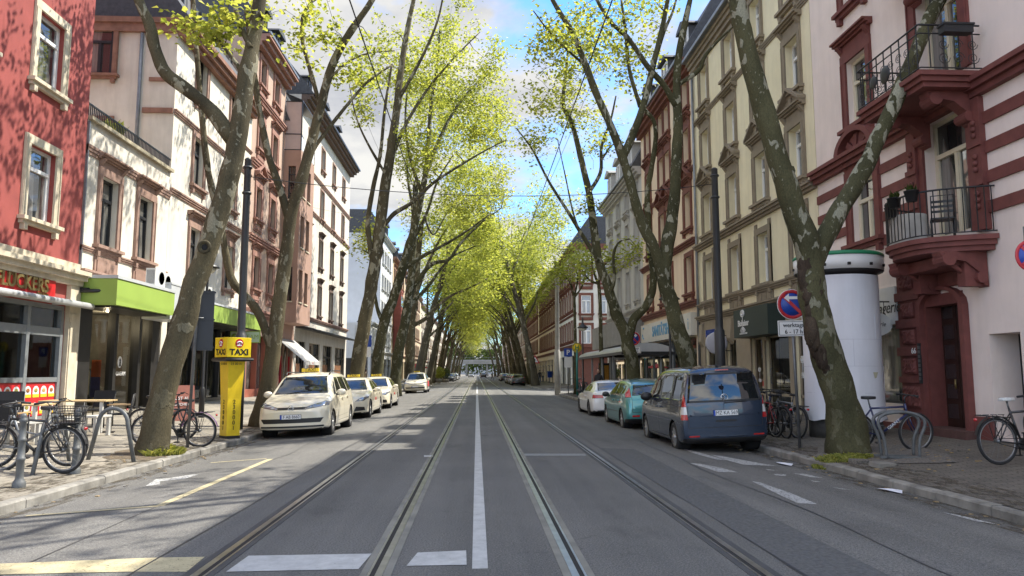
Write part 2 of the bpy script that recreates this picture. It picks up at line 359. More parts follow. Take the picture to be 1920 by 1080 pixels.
wseam(2.62,3,70,.03,.05,1); wseam(3.9,2,40,.02,.25,2); wseam(-2.75,3,70,.025,.05,3); wseam(-3.9,4,30,.014,.35,4);
def dirtmat():
    m,nt,b=nmat('gutter_dirt'); v=mapv(nt); out=nt.nodes['Material Output']
    nt.links.new(ramp(nt,noise(nt,v,14,5,.7),[(.3,(.035,.03,.022)),(.7,(.13,.105,.07))]),b.inputs['Base Color']); b.inputs['Roughness'].default_value=.95
    w=ramp(nt,noise(nt,mapv(nt,(3,1,1)),2.2,6,.75),[(.46,(0,0,0)),(.6,(.85,.85,.85))]); tr=N(nt,'ShaderNodeBsdfTransparent'); mx=N(nt,'ShaderNodeMixShader')
    nt.links.new(w,mx.inputs[0]); nt.links.new(tr.outputs[0],mx.inputs[1]); nt.links.new(b.outputs[0],mx.inputs[2]); nt.links.new(mx.outputs[0],out.inputs[0]); return m
DIRT=dirtmat()
for a,b in((KL+.005,KL+.34),(KR-.42,KR-.005),(KL-.9,KL-.16),(KR+.16,KR+.8)):
    g=MB(); [g.face([(a,y,gz(a)+.003),(b,y,gz(b)+.003),(b,y+4,gz(b)+.003),(a,y+4,gz(a)+.003)]) for y in range(0,56,4)]; tag(g.build('gutter_dirt',DIRT),kind='structure')
# dirt and soil at the tree feet
def patch(name,c,pts,mt,dz=.012):
    g=MB(); g.face([(x,y,gz(x)+dz) for x,y in pts]); return tag(g.build(name,mt),kind='structure')
SOIL=M('soil',(.11,.085,.055),.95,.45,14,.9,70); GRAV=M('gravel_soil',(.15,.135,.115),.95,.6,35,1.,120)
def blob(cx,cy,rx,ry,seed,n=26):
    q=random.Random(seed); ph=[q.uniform(0,6) for _ in range(3)]
    return [(cx+rx*math.cos(t)*(1+.12*math.sin(3*t+ph[0])+.07*math.sin(7*t+ph[1])),cy+ry*math.sin(t)*(1+.12*math.sin(4*t+ph[2])+.06*math.sin(9*t))) for t in [2*PI*i/n for i in range(n)]]
# ================================================================ BUILDINGS
# local frame of a facade: x along it, y into the house (the street is at -y), z up
def moulding(mb,u0,u1,z,h,proj,m=0,ret=True):
    mb.box(u0,u1,-proj*.45,.0,z,z+h*.35,m); mb.box(u0-.0,u1+.0,-proj*.75,.0,z+h*.35+.001,z+h*.7,m); mb.box(u0,u1,-proj,.0,z+h*.7+.001,z+h,m)
_wm={}
def win_meshes(key,w,h,frame,sur,sw=.2,hood=None,trans=.27,mull=1,pane=GLASS,depth=.2,panel=None,sill=True):
    if key in _wm: return _wm[key]
    f=MB(); a=.085; y0,y1=depth-.07,depth
    f.box(-w/2,-w/2+a,y0,y1,-h/2,h/2); f.box(w/2-a,w/2,y0,y1,-h/2,h/2); f.box(-w/2+a,w/2-a,y0,y1,h/2-a,h/2); f.box(-w/2+a,w/2-a,y0,y1,-h/2,-h/2+a)
    zt=h/2-h*trans
    if trans: f.box(-w/2+a,w/2-a,y0-.02,y1,zt-.05,zt+.05)
    top=zt-.05 if trans else h/2-a
    for k in range(mull):
        x=-w/2+w*(k+1)/(mull+1); f.box(x-.05,x+.05,y0-.01,y1,-h/2+a,top)
    if trans:   # inner sash edges
        for x0,x1 in([(-w/2+a,-.05),(.05,w/2-a)] if mull==1 else [(-w/2+a,w/2-a)]):
            f.box(x0,x0+.03,y0+.015,y1,-h/2+a,top); f.box(x1-.03,x1,y0+.015,y1,-h/2+a,top)
    p=MB(); p.face([(-w/2+.02,depth-.02,-h/2+.02),(w/2-.02,depth-.02,-h/2+.02),(w/2-.02,depth-.02,h/2-.02),(-w/2+.02,depth-.02,h/2-.02)])
    s=MB(); q=w/2+sw; pr=.06
    s.box(-q,-w/2-.002,-pr,.01,-h/2,h/2); s.box(w/2+.002,q,-pr,.01,-h/2,h/2); s.box(-q,q,-pr-.005,.01,h/2+.002,h/2+sw)
    s.box(-q+.02,-q+.06,-pr-.025,-pr+.001,-h/2,h/2); s.box(q-.06,q-.02,-pr-.025,-pr+.001,-h/2,h/2)
    if sill:
        s.box(-q-.08,q+.08,-.2,.1,-h/2-.1,-h/2-.002); s.box(-q-.02,q+.02,-.12,.01,-h/2-.2,-h/2-.102)
        for x in(-q+.05,q-.2): s.box(x,x+.15,-.13,.01,-h/2-.36,-h/2-.202)
    z=h/2+sw
    if hood in('flat','tri','arch'):
        s.box(-q+.02,q-.02,-.05,.01,z+.002,z+.24)
        for x in(-q,q-.16): s.prism([(-.02,z+.02),(-.2,z+.27),(0,z+.27)],0,x,x+.16)
        z+=.25
        moulding(s,-q-.12,q+.12,z,.17,.28); z+=.172
        if hood=='tri':
            s.prism([(-q-.12,z),(q+.12,z),(0,z+.52)],1,-.1,.0)
            t=.1
            for sg in(-1,1): s.prism([(sg*(q+.14),z+.0),(sg*(q+.14),z+t),(0,z+.55+t),(0,z+.55)],1,-.29,-.0)
            s.box(-.1,.1,-.15,-.101,z+.05,z+.28)
        if hood=='arch':
            n=14; rw=q+.1; rh=.62
            for i in range(n):
                t0,t1=PI*i/n,PI*(i+1)/n
                P=lambda t,k:(rw*k*math.cos(t),z+rh*k*math.sin(t))
                s.prism([P(t0,1),P(t1,1),P(t1,.8),P(t0,.8)],1,-.28,0)
            for i in range(7):
                t=PI*(i+.5)/7; s.prism([(0,z),(rw*.62*math.cos(t-.17),z+rh*.74*math.sin(t-.17)),(rw*.62*math.cos(t+.17),z+rh*.74*math.sin(t+.17))],1,-.12-.03*(i%2),0)
            s.prism([(rw*.8*math.cos(PI*i/n),z+rh*.8*math.sin(PI*i/n)) for i in range(n+1)],1,-.06,0)
    if panel:
        s.box(-q+.05,q-.05,-.05,.01,-h/2-.2-panel,-h/2-.37)
        s.box(-q+.16,q-.16,-.08,-.049,-h/2-.1-panel,-h/2-.48)
    r=(f.mesh('window_frame',frame),p.mesh('window_pane',pane),s.mesh('window_surround',sur) if sur else None)
    _wm[key]=r; return r
class House:
    def __init__(s,name,label,cat,X,y0,y1,z1,wall,depth=9.,z0=-.2,group=None):
        s.left=X<0; s.X=X; s.y0=y0; s.y1=y1; s.W=y1-y0; s.z0=z0; s.z1=z1; s.wallm=wall; s.depth=depth; s.holes=[]
        s.root=thing(name,label,cat,(X,y0 if s.left else y1,0),PI/2 if s.left else -PI/2,group)
    def u(s,Y): return Y-s.y0 if s.left else s.y1-Y
    def window(s,Y,z,ms,w,h,depth=.2,off=0):
        u=s.u(Y); f=put('window',ms[0],s.root,(u,0,z)); put('pane',ms[1],f)
        if ms[2]: put('window_surround',ms[2],f)
        s.holes.append((u-w/2,u+w/2,z-h/2,z+h/2,depth)); return f
    def hole(s,Ya,Yb,za,zb,depth=.3):
        a,b=sorted((s.u(Ya),s.u(Yb))); s.holes.append((a,b,za,zb,depth)); return a,b
    def wall(s,extra=None,name='wall'):
        g=MB(); us=sorted({0.,s.W}|{x for h in s.holes for x in h[:2] if 0<x<s.W}); zs=sorted({s.z0,s.z1}|{x for h in s.holes for x in h[2:4] if s.z0<x<s.z1})
        for a,b in zip(us,us[1:]):
            for c,d in zip(zs,zs[1:]):
                cu,cz=(a+b)/2,(c+d)/2
                if any(h[0]<cu<h[1] and h[2]<cz<h[3] for h in s.holes): continue
                g.face([(a,0,c),(b,0,c),(b,0,d),(a,0,d)])
        for a,b,c,d,e in s.holes:
            c=max(c,s.z0)
            g.face([(a,0,c),(a,e,c),(a,e,d),(a,0,d)]); g.face([(b,0,c),(b,0,d),(b,e,d),(b,e,c)]); g.face([(a,0,d),(a,e,d),(b,e,d),(b,0,d)]); g.face([(a,0,c),(b,0,c),(b,e,c),(a,e,c)])
        D=s.depth
        g.face([(0,0,s.z0),(0,0,s.z1),(0,D,s.z1),(0,D,s.z0)]); g.face([(s.W,0,s.z0),(s.W,D,s.z0),(s.W,D,s.z1),(s.W,0,s.z1)])
        g.face([(0,D,s.z0),(0,D,s.z1),(s.W,D,s.z1),(s.W,D,s.z0)]); g.face([(0,0,s.z1),(s.W,0,s.z1),(s.W,D,s.z1),(0,D,s.z1)])
        if extra: extra(g)
        return g.build(name,s.wallm if isinstance(s.wallm,list) else [s.wallm],s.root)
    def part(s,name,g,m): return g.build(name,m,s.root)
    def band(s,z,h,proj,m,name='cornice',u0=None,u1=None):
        g=MB(); moulding(g,0 if u0 is None else u0,s.W if u1 is None else u1,z,h,proj); return g.build(name,m,s.root)
    def roof(s,m,h=3.2,over=.5,pitch=1.6,gut=None):
        g=MB(); z=s.z1+.002; D=s.depth
        g.prism([(-over,z),(-over+.05,z+.12),(pitch,z+h),(D-pitch,z+h),(D+.1,z)],0,0,s.W); r=g.build('roof',m,s.root)
        if gut:
            q=MB(); q.box(0,s.W,-over-.1,-over+.02,z+.0,z+.14); q.build('gutter',gut,s.root)
        return r
    def dormer(s,Y,m,wm,ms,w=1.3,h=1.6,y=.15,zo=.5):
        u=s.u(Y); z=s.z1+zo; g=MB()
        g.box(u-w/2,u+w/2,y,y+2.2,z,z+h); g.prism([(u-w/2-.2,z+h+.002),(u+w/2+.2,z+h+.002),(u+w/2+.1,z+h+.14),(u,z+h+.42),(u-w/2-.1,z+h+.14)],1,y-.25,y+2.2)
        d=g.build('dormer',m,s.root)
        if ms:
            f=put('window',ms[0],s.root,(u,y-.205,z+h*.52)); put('pane',ms[1],f)
        return d
SLATE=M('slate_roof',(.05,.052,.058),.6,.3,6,.4,12); ZINC=M('zinc_sheet',(.22,.235,.25),.45,.2,3,metal=.5)
GLZ=.55
# ---- red restaurant house
REDW=M('red_render',(.30,.066,.056),.9,.12,1.2,.5,90,stain=.16); CREAMST=M('cream_sandstone',(.58,.51,.38),.85,.14,3,.3,60,stain=.22)
FRW=M('white_window_frame',(.78,.78,.76),.4,.05); FRD=M('dark_window_frame',(.02,.021,.023),.4,.2)
h=House('red_house','dark red rendered house with cream window surrounds above a grill restaurant','house',XL,9.5,22.85,19.5,REDW)
ms=win_meshes('A',1.25,2.0,FRW,CREAMST,.24,None,.3,0,GLASSB)
for Y in(20.66,17.4,14.1):
    for z in(6.7,10.47,14.3): h.window(Y,z,ms,1.25,2.0)
h.hole(10.5,22.25,.32,3.5,.35); h.wall()
h.band(4.15,.42,.42,CREAMST); g=MB(); g.box(0,h.W,-.07,.0,4.575,4.82); h.part('plinth_course',g,CREAMST)
g=MB(); g.box(h.W-.55,h.W+.003,-.13,.003,-.2,4.14); g.box(h.W-.5,h.W-.08,-.16,-.131,.4,3.3); h.part('corner_pilaster',g,CREAMST)
h.roof(SLATE,gut=ZINC)
g=MB(); g.box(h.W-2.1,h.W-.02,-.006,-.002,15.2,15.21)
# restaurant front
ALU=M('grey_aluminium',(.27,.29,.30),.4,.1,4,metal=.4); SHOPDK=M('shop_interior_dark',(.035,.033,.03),.8,.4,1.2)
g=MB(); uA,uB=h.u(10.5),h.u(22.25)
for z0,z1 in((.32,.4),(1.33,1.46),(2.62,2.86),(3.38,3.5)): g.box(uA,uB,.0,.2,z0,z1)
k=0
x=uB
while x>uA:
    g.box(x-.14,x,-.01,.19,.401,3.379); x-=1.62
fr=h.part('shop_front',g,ALU)
g=MB(); g.face([(uA,.1,1.46),(uB,.1,1.46),(uB,.1,3.38),(uA,.1,3.38)]); g.build('pane',SHOPGLASS,fr)
WARMW=M('restaurant_wall',(.22,.15,.10),.8,.5,1.1); CTR=M('counter_steel',(.4,.4,.4),.3,.2,metal=.7)
g=MB(); D_=3.2
for pts in([(uA,.36+D_,.3),(uB,.36+D_,.3),(uB,.36+D_,3.5),(uA,.36+D_,3.5)],[(uA,.36,.3),(uA,.36+D_,.3),(uA,.36+D_,3.5),(uA,.36,3.5)],[(uB,.36,.3),(uB,.36,3.5),(uB,.36+D_,3.5),(uB,.36+D_,.3)],[(uA,.36,3.5),(uB,.36,3.5),(uB,.36+D_,3.5),(uA,.36+D_,3.5)],[(uA,.36,.3),(uB,.36,.3),(uB,.36+D_,.3),(uA,.36+D_,.3)]): g.face(pts)
h.part('restaurant_room',g,WARMW)
g=MB(); g.box(uA+1,uB-.6,2.0,2.7,.3,1.35,0)
for i in range(9): g.box(uA+1.3+i*1.15,uA+2.2+i*1.15,3.4,3.5,2.2,3.0,1+i%2)
h.part('counter_and_menu_boards',g,[CTR,M('menu_board',(.5,.4,.15),.5,.6,9),M('menu_board_dark',(.05,.05,.05),.5,.3)])
RED=M('sign_board_red',(.55,.02,.025),.4,.08)
# food picture panels: arched plates of food on red with yellow captions
FOOD=[M('food_brown',(.30,.11,.03),.6,.6,22),M('food_green',(.25,.22,.05),.6,.7,22),M('food_tan',(.5,.3,.12),.6,.5,22)]
x=uB-.14; n=0
while x-1.48>uA:
    g=MB(); g.box(x-1.47,x-.01,.04,.09,.42,1.32,0)
    for row in(0,1):
        for c in range(4):
            cx=x-1.3+c*.37; z0=.92-row*.45
            pts=[(cx-.14,z0)]+[(cx+.14*math.cos(t),z0+.17+.14*math.sin(t)) for t in [PI-PI*i/8 for i in range(9)]]+[(cx+.14,z0)]
            g.prism(pts,1,.034,.041,1); g.box(cx-.15,cx+.15,.028,.035,z0-.0,z0+.09,2)
            g.ball((cx,.033,z0+.19),.09,10,3+(c+row+n)%3,(1,.1,.7))
    g.build('food_panel',[RED,SIGNW,M('caption_yellow',(.8,.5,.03),.5,.1)]+FOOD,h.root); x-=1.62; n+=1
    if n>4: break
GOLD=M('gilt_letter',(.33,.25,.10),.35,.25,14,metal=.6)
uS0,uS1=h.u(17.2),h.u(21.45)
g=MB(); g.box(uS0,uS1,-.16,-.02,3.72,4.06); g.box(uS0,uS1,-.16,-.0,3.72,4.14)
g=MB(); g.box(uS0,uS1,-.15,.0,3.66,4.14)
sg=h.part('sign_board',g,RED)
text('FLUCKERS',.5,GOLD,sg,(uS1-1.55,-.17,3.93),ext=.03,sx=1.0,off=.012); text('MAN',.11,GOLD,sg,(uS1-2.0,-.165,4.09),ext=.01); text('IMBISS & GRILL',.085,GOLD,sg,(uS1-.62,-.165,3.72),ext=.01)
AWN=M('awning_cassette',(.5,.51,.52),.4,.1,3,metal=.2)
g=MB(); g.tube([(uA,-.5,3.55),(h.W-.05,-.5,3.55)],.09,12); g.box(uA,h.W-.05,-.42,0,3.58,3.64)
for x in(1.6,4.3,7,9.7,12.1): g.box(x,x+.08,-.45,.0,3.5,3.58)
aw=h.part('awning',g,AWN)
# ---- low cream house with roof terrace
CREAMW=M('cream_render',(.66,.615,.52),.9,.09,1.,.35,90,stain=.2); PINKST=M('pink_sandstone',(.30,.19,.145),.85,.22,3,.4,60,stain=.25)
h=House('terrace_house','low two storey cream house with charity shop and roof terrace railing','house',XL,22.86,29.1,9.35,CREAMW)
msB=win_meshes('B',1.12,2.25,FRD,PINKST,.24,'flat',.3,1,GLASS,.25,.95)
for Y in(24.45,27.1): h.window(Y,6.72,msB,1.12,2.25,.25)
h.hole(23.15,29.0,.2,3.75,.5); h.wall()
for z,hh,p,n in((5.28,.16,.1,'string_course'),(8.28,.3,.09,'string_course'),(4.5,.22,.2,'cornice')): h.band(z,hh,p,PINKST,n)
STONEY=M('weathered_coping',(.33,.29,.2),.9,.35,5,.4,50)
g=MB(); g.box(0,h.W,-.14,.3,9.352,9.47); h.part('coping',g,STONEY)
g=MB(); 
for i in range(int(h.W/.11)): g.box(.05+i*.11,.075+i*.11,.02,.045,9.472,9.85)
g.box(0,h.W,.01,.06,9.851,9.9)
h.part('terrace_railing',g,BLACK)
g=MB(); g.box(0,.06,-.06,.0,4.2,9.3); h.part('downpipe',g,ZINC)
# terrace plant and lantern box
t=MB(); t.box(-.3,.3,-.12,.12,0,.25,0); rr=random.Random(4)
for i in range(120):
    a=rr.uniform(0,6.3); l=rr.uniform(.15,.5); p=Vector((rr.uniform(-.3,.3),rr.uniform(-.1,.1),.25)); q=p+Vector((math.cos(a)*l*.6,math.sin(a)*l*.6,l)); s=Vector((math.sin(a),-math.cos(a),.2))*.05
    t.face([p,q-(q-p)*.4+s,q,q-(q-p)*.4-s],1)
o=t.build('terrace_planter',[BLACK,LEAF],None,(XL-.35,25.3,9.4)); o.rotation_euler[2]=PI/2; tag(o,'leafy green plant in a dark box behind the roof terrace railing','plant')
t=MB(); t.box(-.22,.22,-.22,.22,0,.32); t.prism([(-.34,.322),(.34,.322),(.1,.48),(-.1,.48)],1,-.34,.34); o=t.build('chimney_cowl',[BLACK],None,(XL-.5,28.2,9.36)); tag(o,'black hooded vent box on the roof terrace beside the railing','vent')
# ---- charity shop: real room behind glass
GREEN=M('shop_green',(.29,.41,.08),.45,.06,1.); GREYP=M('fascia_grey',(.46,.48,.49),.5,.06); BLK=M('shopfront_black',(.02,.019,.018),.35,.3,3)
ROOM=M('shop_wall_pale',(.22,.21,.19),.8,.5,1.2); FLOORM=M('shop_floor',(.2,.19,.17),.6,.2)
def shop_room(h,a,b,z0,z1,d,y=.52):
    g=MB(); g.face([(a,y,z0),(b,y,z0),(b,y+d,z0),(a,y+d,z0)],1)
    for pts in([(a,y+d,z0),(b,y+d,z0),(b,y+d,z1),(a,y+d,z1)],[(a,y,z0),(a,y+d,z0),(a,y+d,z1),(a,y,z1)],[(b,y,z0),(b,y,z1),(b,y+d,z1),(b,y+d,z0)],[(a,y,z1),(a,y+d,z1),(b,y+d,z1),(b,y,z1)]): g.face(pts)
    return h.part('shop_room',g,[ROOM,FLOORM])
a,b=.29,6.14
shop_room(h,a,b,.2,3.75,3.2,.5)
g=MB(); ob=lambda x0,x1,z0,z1,y0=.2,y1=.36: g.box(x0,x1,y0,y1,z0,z1)
g.box(a,a+.75,.02,.36,.201,3.74); ob(1.05,1.2,.3,3.6,.15,.36); ob(2.85,3.05,.3,3.6,.15,.4); ob(4.55,4.75,.3,3.6,.1,.4); g.box(5.5,b-.002,.05,.4,.201,3.74); ob(1.05,5.5,3.6,3.74); ob(1.05,5.5,.2,.3)
fr=h.part('shop_front',g,BLK)
for x0,x1,y in((1.2,2.85,.28),(3.05,4.55,.28),(4.75,5.5,.28)):
    g=MB(); g.face([(x0,y,.3),(x1,y,.3),(x1,y,3.6),(x0,y,3.6)]); g.build('pane',SHOPGLASS,fr)
g=MB(); g.box(1.75,2.35,.30,.31,1.45,2.0,0); g.box(1.75,2.35,.30,.31,.8,1.449,1); g.build('poster',[M('poster_orange',(.5,.11,.03),.6,.2),M('poster_blue',(.05,.05,.2),.6,.3,4)],fr)
# white figure sticker and lettering on the door glass
g=MB(); n=18
g.prism([(3.55+.16*math.cos(2*PI*i/n),1.95+.2*math.sin(2*PI*i/n)) for i in range(n)],1,.262,.268,0)
g.ball((3.55,.26,2.02),.055,10,1,(1,.15,1)); g.tube([(3.48,.258,1.8),(3.58,.258,1.92),(3.52,.258,2.0)],.018,6,1); g.tube([(3.62,.258,1.8),(3.52,.258,1.92),(3.58,.258,2.0)],.018,6,1)
g.build('door_emblem',[SIGNW,TXTB],fr); text('OXFAM',.2,SIGNW,fr,(3.65,.265,1.55),ext=.003)
CLOTH=[M('garment_%d'%i,c,.9,.3,5) for i,c in enumerate(((.25,.05,.05),(.08,.09,.12),(.35,.33,.28),(.1,.14,.2),(.3,.2,.1)))]
g=MB(); g.tube([(1.3,2.2,1.7),(5.6,2.2,1.7)],.02,6,0); rr=random.Random(2)
for i in range(34): x=1.4+i*.12; g.box(x,x+.07,1.95,2.4,1.7-rr.uniform(.7,1.1),1.66,1+rr.randrange(5))
g.box(1.3,1.36,2.17,2.23,.2,1.7); g.box(5.54,5.6,2.17,2.23,.2,1.7)
h.part('clothes_rail',g,[STEEL]+CLOTH)
g=MB(); g.box(1.9,2.15,1.4,1.65,.2,3.74); h.part('shop_column',g,ROOM)
for yy,e in((25.,28),(27.2,16)):
    ld=bpy.data.lights.new('shop_downlight','POINT'); ld.energy=e; ld.color=(1,.78,.5); ld.shadow_soft_size=.08; lo=bpy.data.objects.new('shop_downlight',ld); COL.objects.link(lo); lo.location=(XL-1.15,yy,3.3)
# green canopy that steps out over the shop, grey end box and second run
h_c=h
g=MB(); g.box(.05,4.35,-1.15,-.003,3.62,4.42,0); g.box(.02,4.38,-1.18,-.003,4.421,4.52,1); g.box(.25,4.1,-1.0,.1,3.56,3.619,2)
h.part('shop_canopy',g,[GREEN,GREYP,BLK])
g=MB(); g.box(4.40,6.2,-1.0,-.003,3.5,4.75,0); g.box(4.38,6.22,-1.02,-.003,4.751,4.82,0); h.part('fascia_box',g,[GREYP])
g=MB(); g.tube([(-.15,-.25,4.02),(.25,-.9,4.06)],.055,8); g.box(-.1,.12,-.35,-.1,3.98,4.12); h.part('awning_bracket',g,BLACK)
def ac_unit(loc,rz,label):
    t=thing('air_conditioner',label,'air conditioner',loc,rz,'air conditioners on the shop canopy')
    g=MB(); g.box(-.42,.42,-.16,.16,.06,.66,0); g.box(-.36,-.26,-.1,.1,0,.06,1); g.box(.26,.36,-.1,.1,0,.06,1)
    for i in range(9): g.box(-.425,-.42,-.13+i*.03,-.12+i*.03,.12,.6,1)
    g.build('casing',[M('ac_casing',(.6,.6,.57),.5,.06),BLACK],t)
    g=MB(); g.lathe([(.001,-.168),(.22,-.168),(.24,-.163),(.24,-.161)],18,(.1,0,.36),1,0)
    for i in range(5): g.lathe([(.05+i*.04,-.175),(.058+i*.04,-.175)],18,(.1,0,.36),1,1)
    g.build('fan_grille',[M('ac_grille_dark',(.33,.33,.32),.6,.2),M('ac_casing',(.6,.6,.57))],t); return t
ac_unit((XL+.75,26.5,4.52),PI/2,'white air conditioner on the green canopy, in front of its darker neighbour')
ac_unit((XL+.55,27.55,4.52),PI/2,'air conditioner on the canopy, half hidden behind the white one')
# ---- tall beige house
h=House('beige_corner_house','tall beige house with red sandstone cornice rising behind the roof terrace','house',XL,29.11,39.1,15.6,CREAMW,10)
msC=win_meshes('C',1.12,2.1,FRD,PINKST,.22,None,.3,1,GLASS,.25)
msCh=win_meshes('Ch',1.12,2.1,FRD,PINKST,.22,'flat',.3,1,GLASS,.25)
for Y in(31.85,36.2):
    h.window(Y,6.6,msCh,1.12,2.1,.25); h.window(Y,10.5,msC,1.12,2.1,.25); h.window(Y,14.15,msC,1.12,2.1,.25)
h.hole(29.5,38.9,.2,3.75,.4); h.wall()
RSAND=M('red_sandstone',(.27,.14,.095),.85,.2,3,.35,60,stain=.2)
h.band(15.0,.62,.55,RSAND); h.band(11.75,.2,.12,PINKST,'string_course'); h.band(8.55,.22,.12,PINKST,'string_course'); h.band(13.05,.14,.1,PINKST,'string_course')
g=MB(); g.box(-.16,0,0,10,15.05,15.6); g.box(-.24,0,-.55,10,15.4,15.62); g.box(-.1,0,.02,1.2,11.75,11.95); g.box(-.1,0,.02,1.0,13.05,13.19); h.part('gable_cornice',g,RSAND)
h.roof(SLATE,3.,.5)
g=MB(); g.tube([(-.09,1.35,9.36),(-.09,1.35,15.0)],.07,10); h.part('downpipe',g,ZINC)
# gable window (facing the camera) on the side wall
gw=win_meshes('Cside',1.0,1.95,FRD,RSAND,.2,None,.32,1,GLASSB,.05)
for zz,yy in((14.25,2.95),(10.4,2.95)):
    f=put('window',gw[0],h.root,(-.07,yy,zz),-PI/2); put('pane',gw[1],f); put('window_surround',gw[2],f)
# glazed penthouse
g=MB(); g.box(2.6,9.2,1.0,4.5,18.2,18.3); 
for x in(2.6,4.7,6.8,9.1): g.box(x,x+.1,.9,1.0,15.7,18.3)
g.box(2.6,9.2,.9,1.0,16.7,16.78); pf=h.part('penthouse_frame',g,FRD)
g=MB(); g.face([(2.65,.98,15.8),(9.15,.98,15.8),(9.15,.98,18.2),(2.65,.98,18.2)]); g.face([(2.65,.98,15.8),(2.65,4.4,15.8),(2.65,4.4,18.2),(2.65,.98,18.2)]); g.build('pane',GLASSB,pf)
g=MB(); ob(.4,9.8,3.6,3.74,.05,.3); ob(.4,9.8,.2,.45,.05,.3)
for i in range(7): x=.4+i*1.55; ob(x,x+.1,.45,3.6,.05,.3)
fr=h.part('shop_front',g,BLK)
g=MB(); g.face([(.4,.2,.4),(9.8,.2,.4),(9.8,.2,3.6),(.4,.2,3.6)]); g.build('pane',SHOPGLASS,fr)
shop_room(h,.4,9.8,.2,3.75,3.,.42)
g=MB(); rr=random.Random(5)
for i in range(40): x=.8+i*.21; g.box(x,x+.12,1.6,2.0,1.75-rr.uniform(.6,1.2),1.7,rr.randrange(5))
h.part('clothes_rail',g,CLOTH)
g=MB(); g.box(1.3,9.95,-1.0,-.003,3.72,4.42,0); g.box(1.27,9.98,-1.03,-.003,4.421,4.5,1); g.box(1.5,9.8,-.9,.05,3.66,3.719,2); h.part('shop_canopy',g,[GREEN,GREYP,BLK])
ac_unit((XL+.62,31.6,4.5),PI/2,'air conditioner above the green canopy beside the black street lamp')
# small hanging shop sign
t=thing('hanging_sign','small green and white shop sign hanging beside the yellow taxi column','sign',(XL+.75,36.9,3.3))
g=MB(); g.box(-.72,.72,-.03,.03,-.28,.28,0); g.box(-.68,.68,-.034,-.0301,-.24,.24,1); g.build('panel',[GREEN,M('sign_pale_green',(.5,.6,.4),.5,.05)],t)
text('OXFAM',.3,GREEN,t,(.14,-.036,0)); g=MB(); g.lathe([(.001,-.04),(.17,-.04),(.17,-.035)],16,(-.5,0,0),1); g.build('emblem',GREEN,t)
# ---- pink sandstone house
PINKW=M('pink_render',(.46,.33,.255),.9,.09,1.,.3,90,stain=.16); SALM=M('salmon_sandstone',(.31,.165,.125),.85,.18,3,.4,60,stain=.15)
h=House('sandstone_house','pinkish house with rich red sandstone window frames and pediments','house',XL,39.11,45.6,19.8,PINKW)
for z,hood,wh in((6.95,'flat',1.75),(10.75,'tri',1.75),(14.6,'flat',1.7),(18.1,None,1.5)):
    m=win_meshes('D%s%.1f'%(hood,wh),1.0,wh,FRD,SALM,.26,hood,.3,1,GLASS,.25,.5)
    for Y in(40.7,43.5): h.window(Y,z,m,1.0,wh,.25)
h.hole(39.6,45.2,.2,3.6,.5); h.wall()
for z,hh,p,n in((19.15,.7,.75,'cornice'),(4.55,.4,.35,'cornice'),(8.55,.35,.2,'string_course'),(12.6,.35,.2,'string_course'),(16.4,.3,.2,'string_course')): h.band(z,hh,p,SALM,n)
h.roof(SLATE,3.2,.7,1.5,ZINC); h.dormer(41,SLATE,None,win_meshes('dorm',.9,1.2,FRD,None,trans=0,pane=GLASSB,depth=.2)); h.dormer(44,SLATE,None,_wm['dorm'])
g=MB(); g.box(.5,6.1,.02,.4,.2,.7); [g.box(x,x+.14,.02,.4,.701,3.6) for x in(.5,2.4,4.2,5.9)]; fr=h.part('shop_front',g,M('salmon_plinth',(.33,.10,.06),.7,.1))
g=MB(); g.face([(.5,.3,.7),(6.1,.3,.7),(6.1,.3,3.6),(.5,.3,3.6)]); g.build('pane',GLASS,fr)
# ---- house with the projecting oriel
OR=M('rose_brown_render',(.36,.225,.17),.9,.08,1.,.3,90,stain=.12)
h=House('oriel_house','rose brown house with a tall projecting oriel bay and three slanted awnings','house',XL,45.61,49.6,17.2,OR)
h.hole(46.0,49.3,.2,3.4,.6); h.wall()
P=1.05; O=House.__new__(House)
# oriel box with openings on both visible sides
g=MB(); z0,z1=4.6,15.3; W=h.W-.25; u0=.05
def panelwall(g,A,B,nrm,holes,z0,z1,dep):
    A=Vector(A);B=Vector(B);L=(B-A).length;d=(B-A)/L; us=sorted({0,L}|{x for q in holes for x in q[:2]}); zs=sorted({z0,z1}|{x for q in holes for x in q[2:4]})
    Pp=lambda u,z,e=0:tuple(A+d*u+nrm*e+Vector((0,0,z)))
    for a,b in zip(us,us[1:]):
        for c,e in zip(zs,zs[1:]):
            if any(q[0]<(a+b)/2<q[1] and q[2]<(c+e)/2<q[3] for q in holes): continue
            g.face([Pp(a,c),Pp(b,c),Pp(b,e),Pp(a,e)])
    for a,b,c,e in holes:
        for s in([(a,c),(a,e)],[(b,c),(b,e)],[(a,c),(b,c)],[(a,e),(b,e)]):
            (p,q),(r,t)=s; g.face([Pp(p,q),Pp(p,q,dep),Pp(r,t,dep),Pp(r,t)])
hs=[(.3,.75,5.9,8.0),(.3,.75,9.3,11.0),(.3,.75,12.2,14.3)]
hf=[(a,b,z,z+2.) for z in(5.9,9.3,12.5) for a,b in((.45,1.35),(1.9,2.8))]
panelwall(g,(u0,-P,0),(u0+W,-P,0),Vector((0,1,0)),hf,z0,z1,.25); panelwall(g,(u0,0,0),(u0,-P,0),Vector((1,0,0)),hs,z0,z1,.2)
panelwall(g,(u0+W,0,0),(u0+W,-P,0),Vector((-1,0,0)),[],z0,z1,.2); g.face([(u0,0,z0),(u0+W,0,z0),(u0+W,-P,z0),(u0,-P,z0)]); g.face([(u0,0,z1),(u0+W,0,z1),(u0+W,-P,z1),(u0,-P,z1)])
ori=h.part('oriel_bay',g,OR)
g=MB()
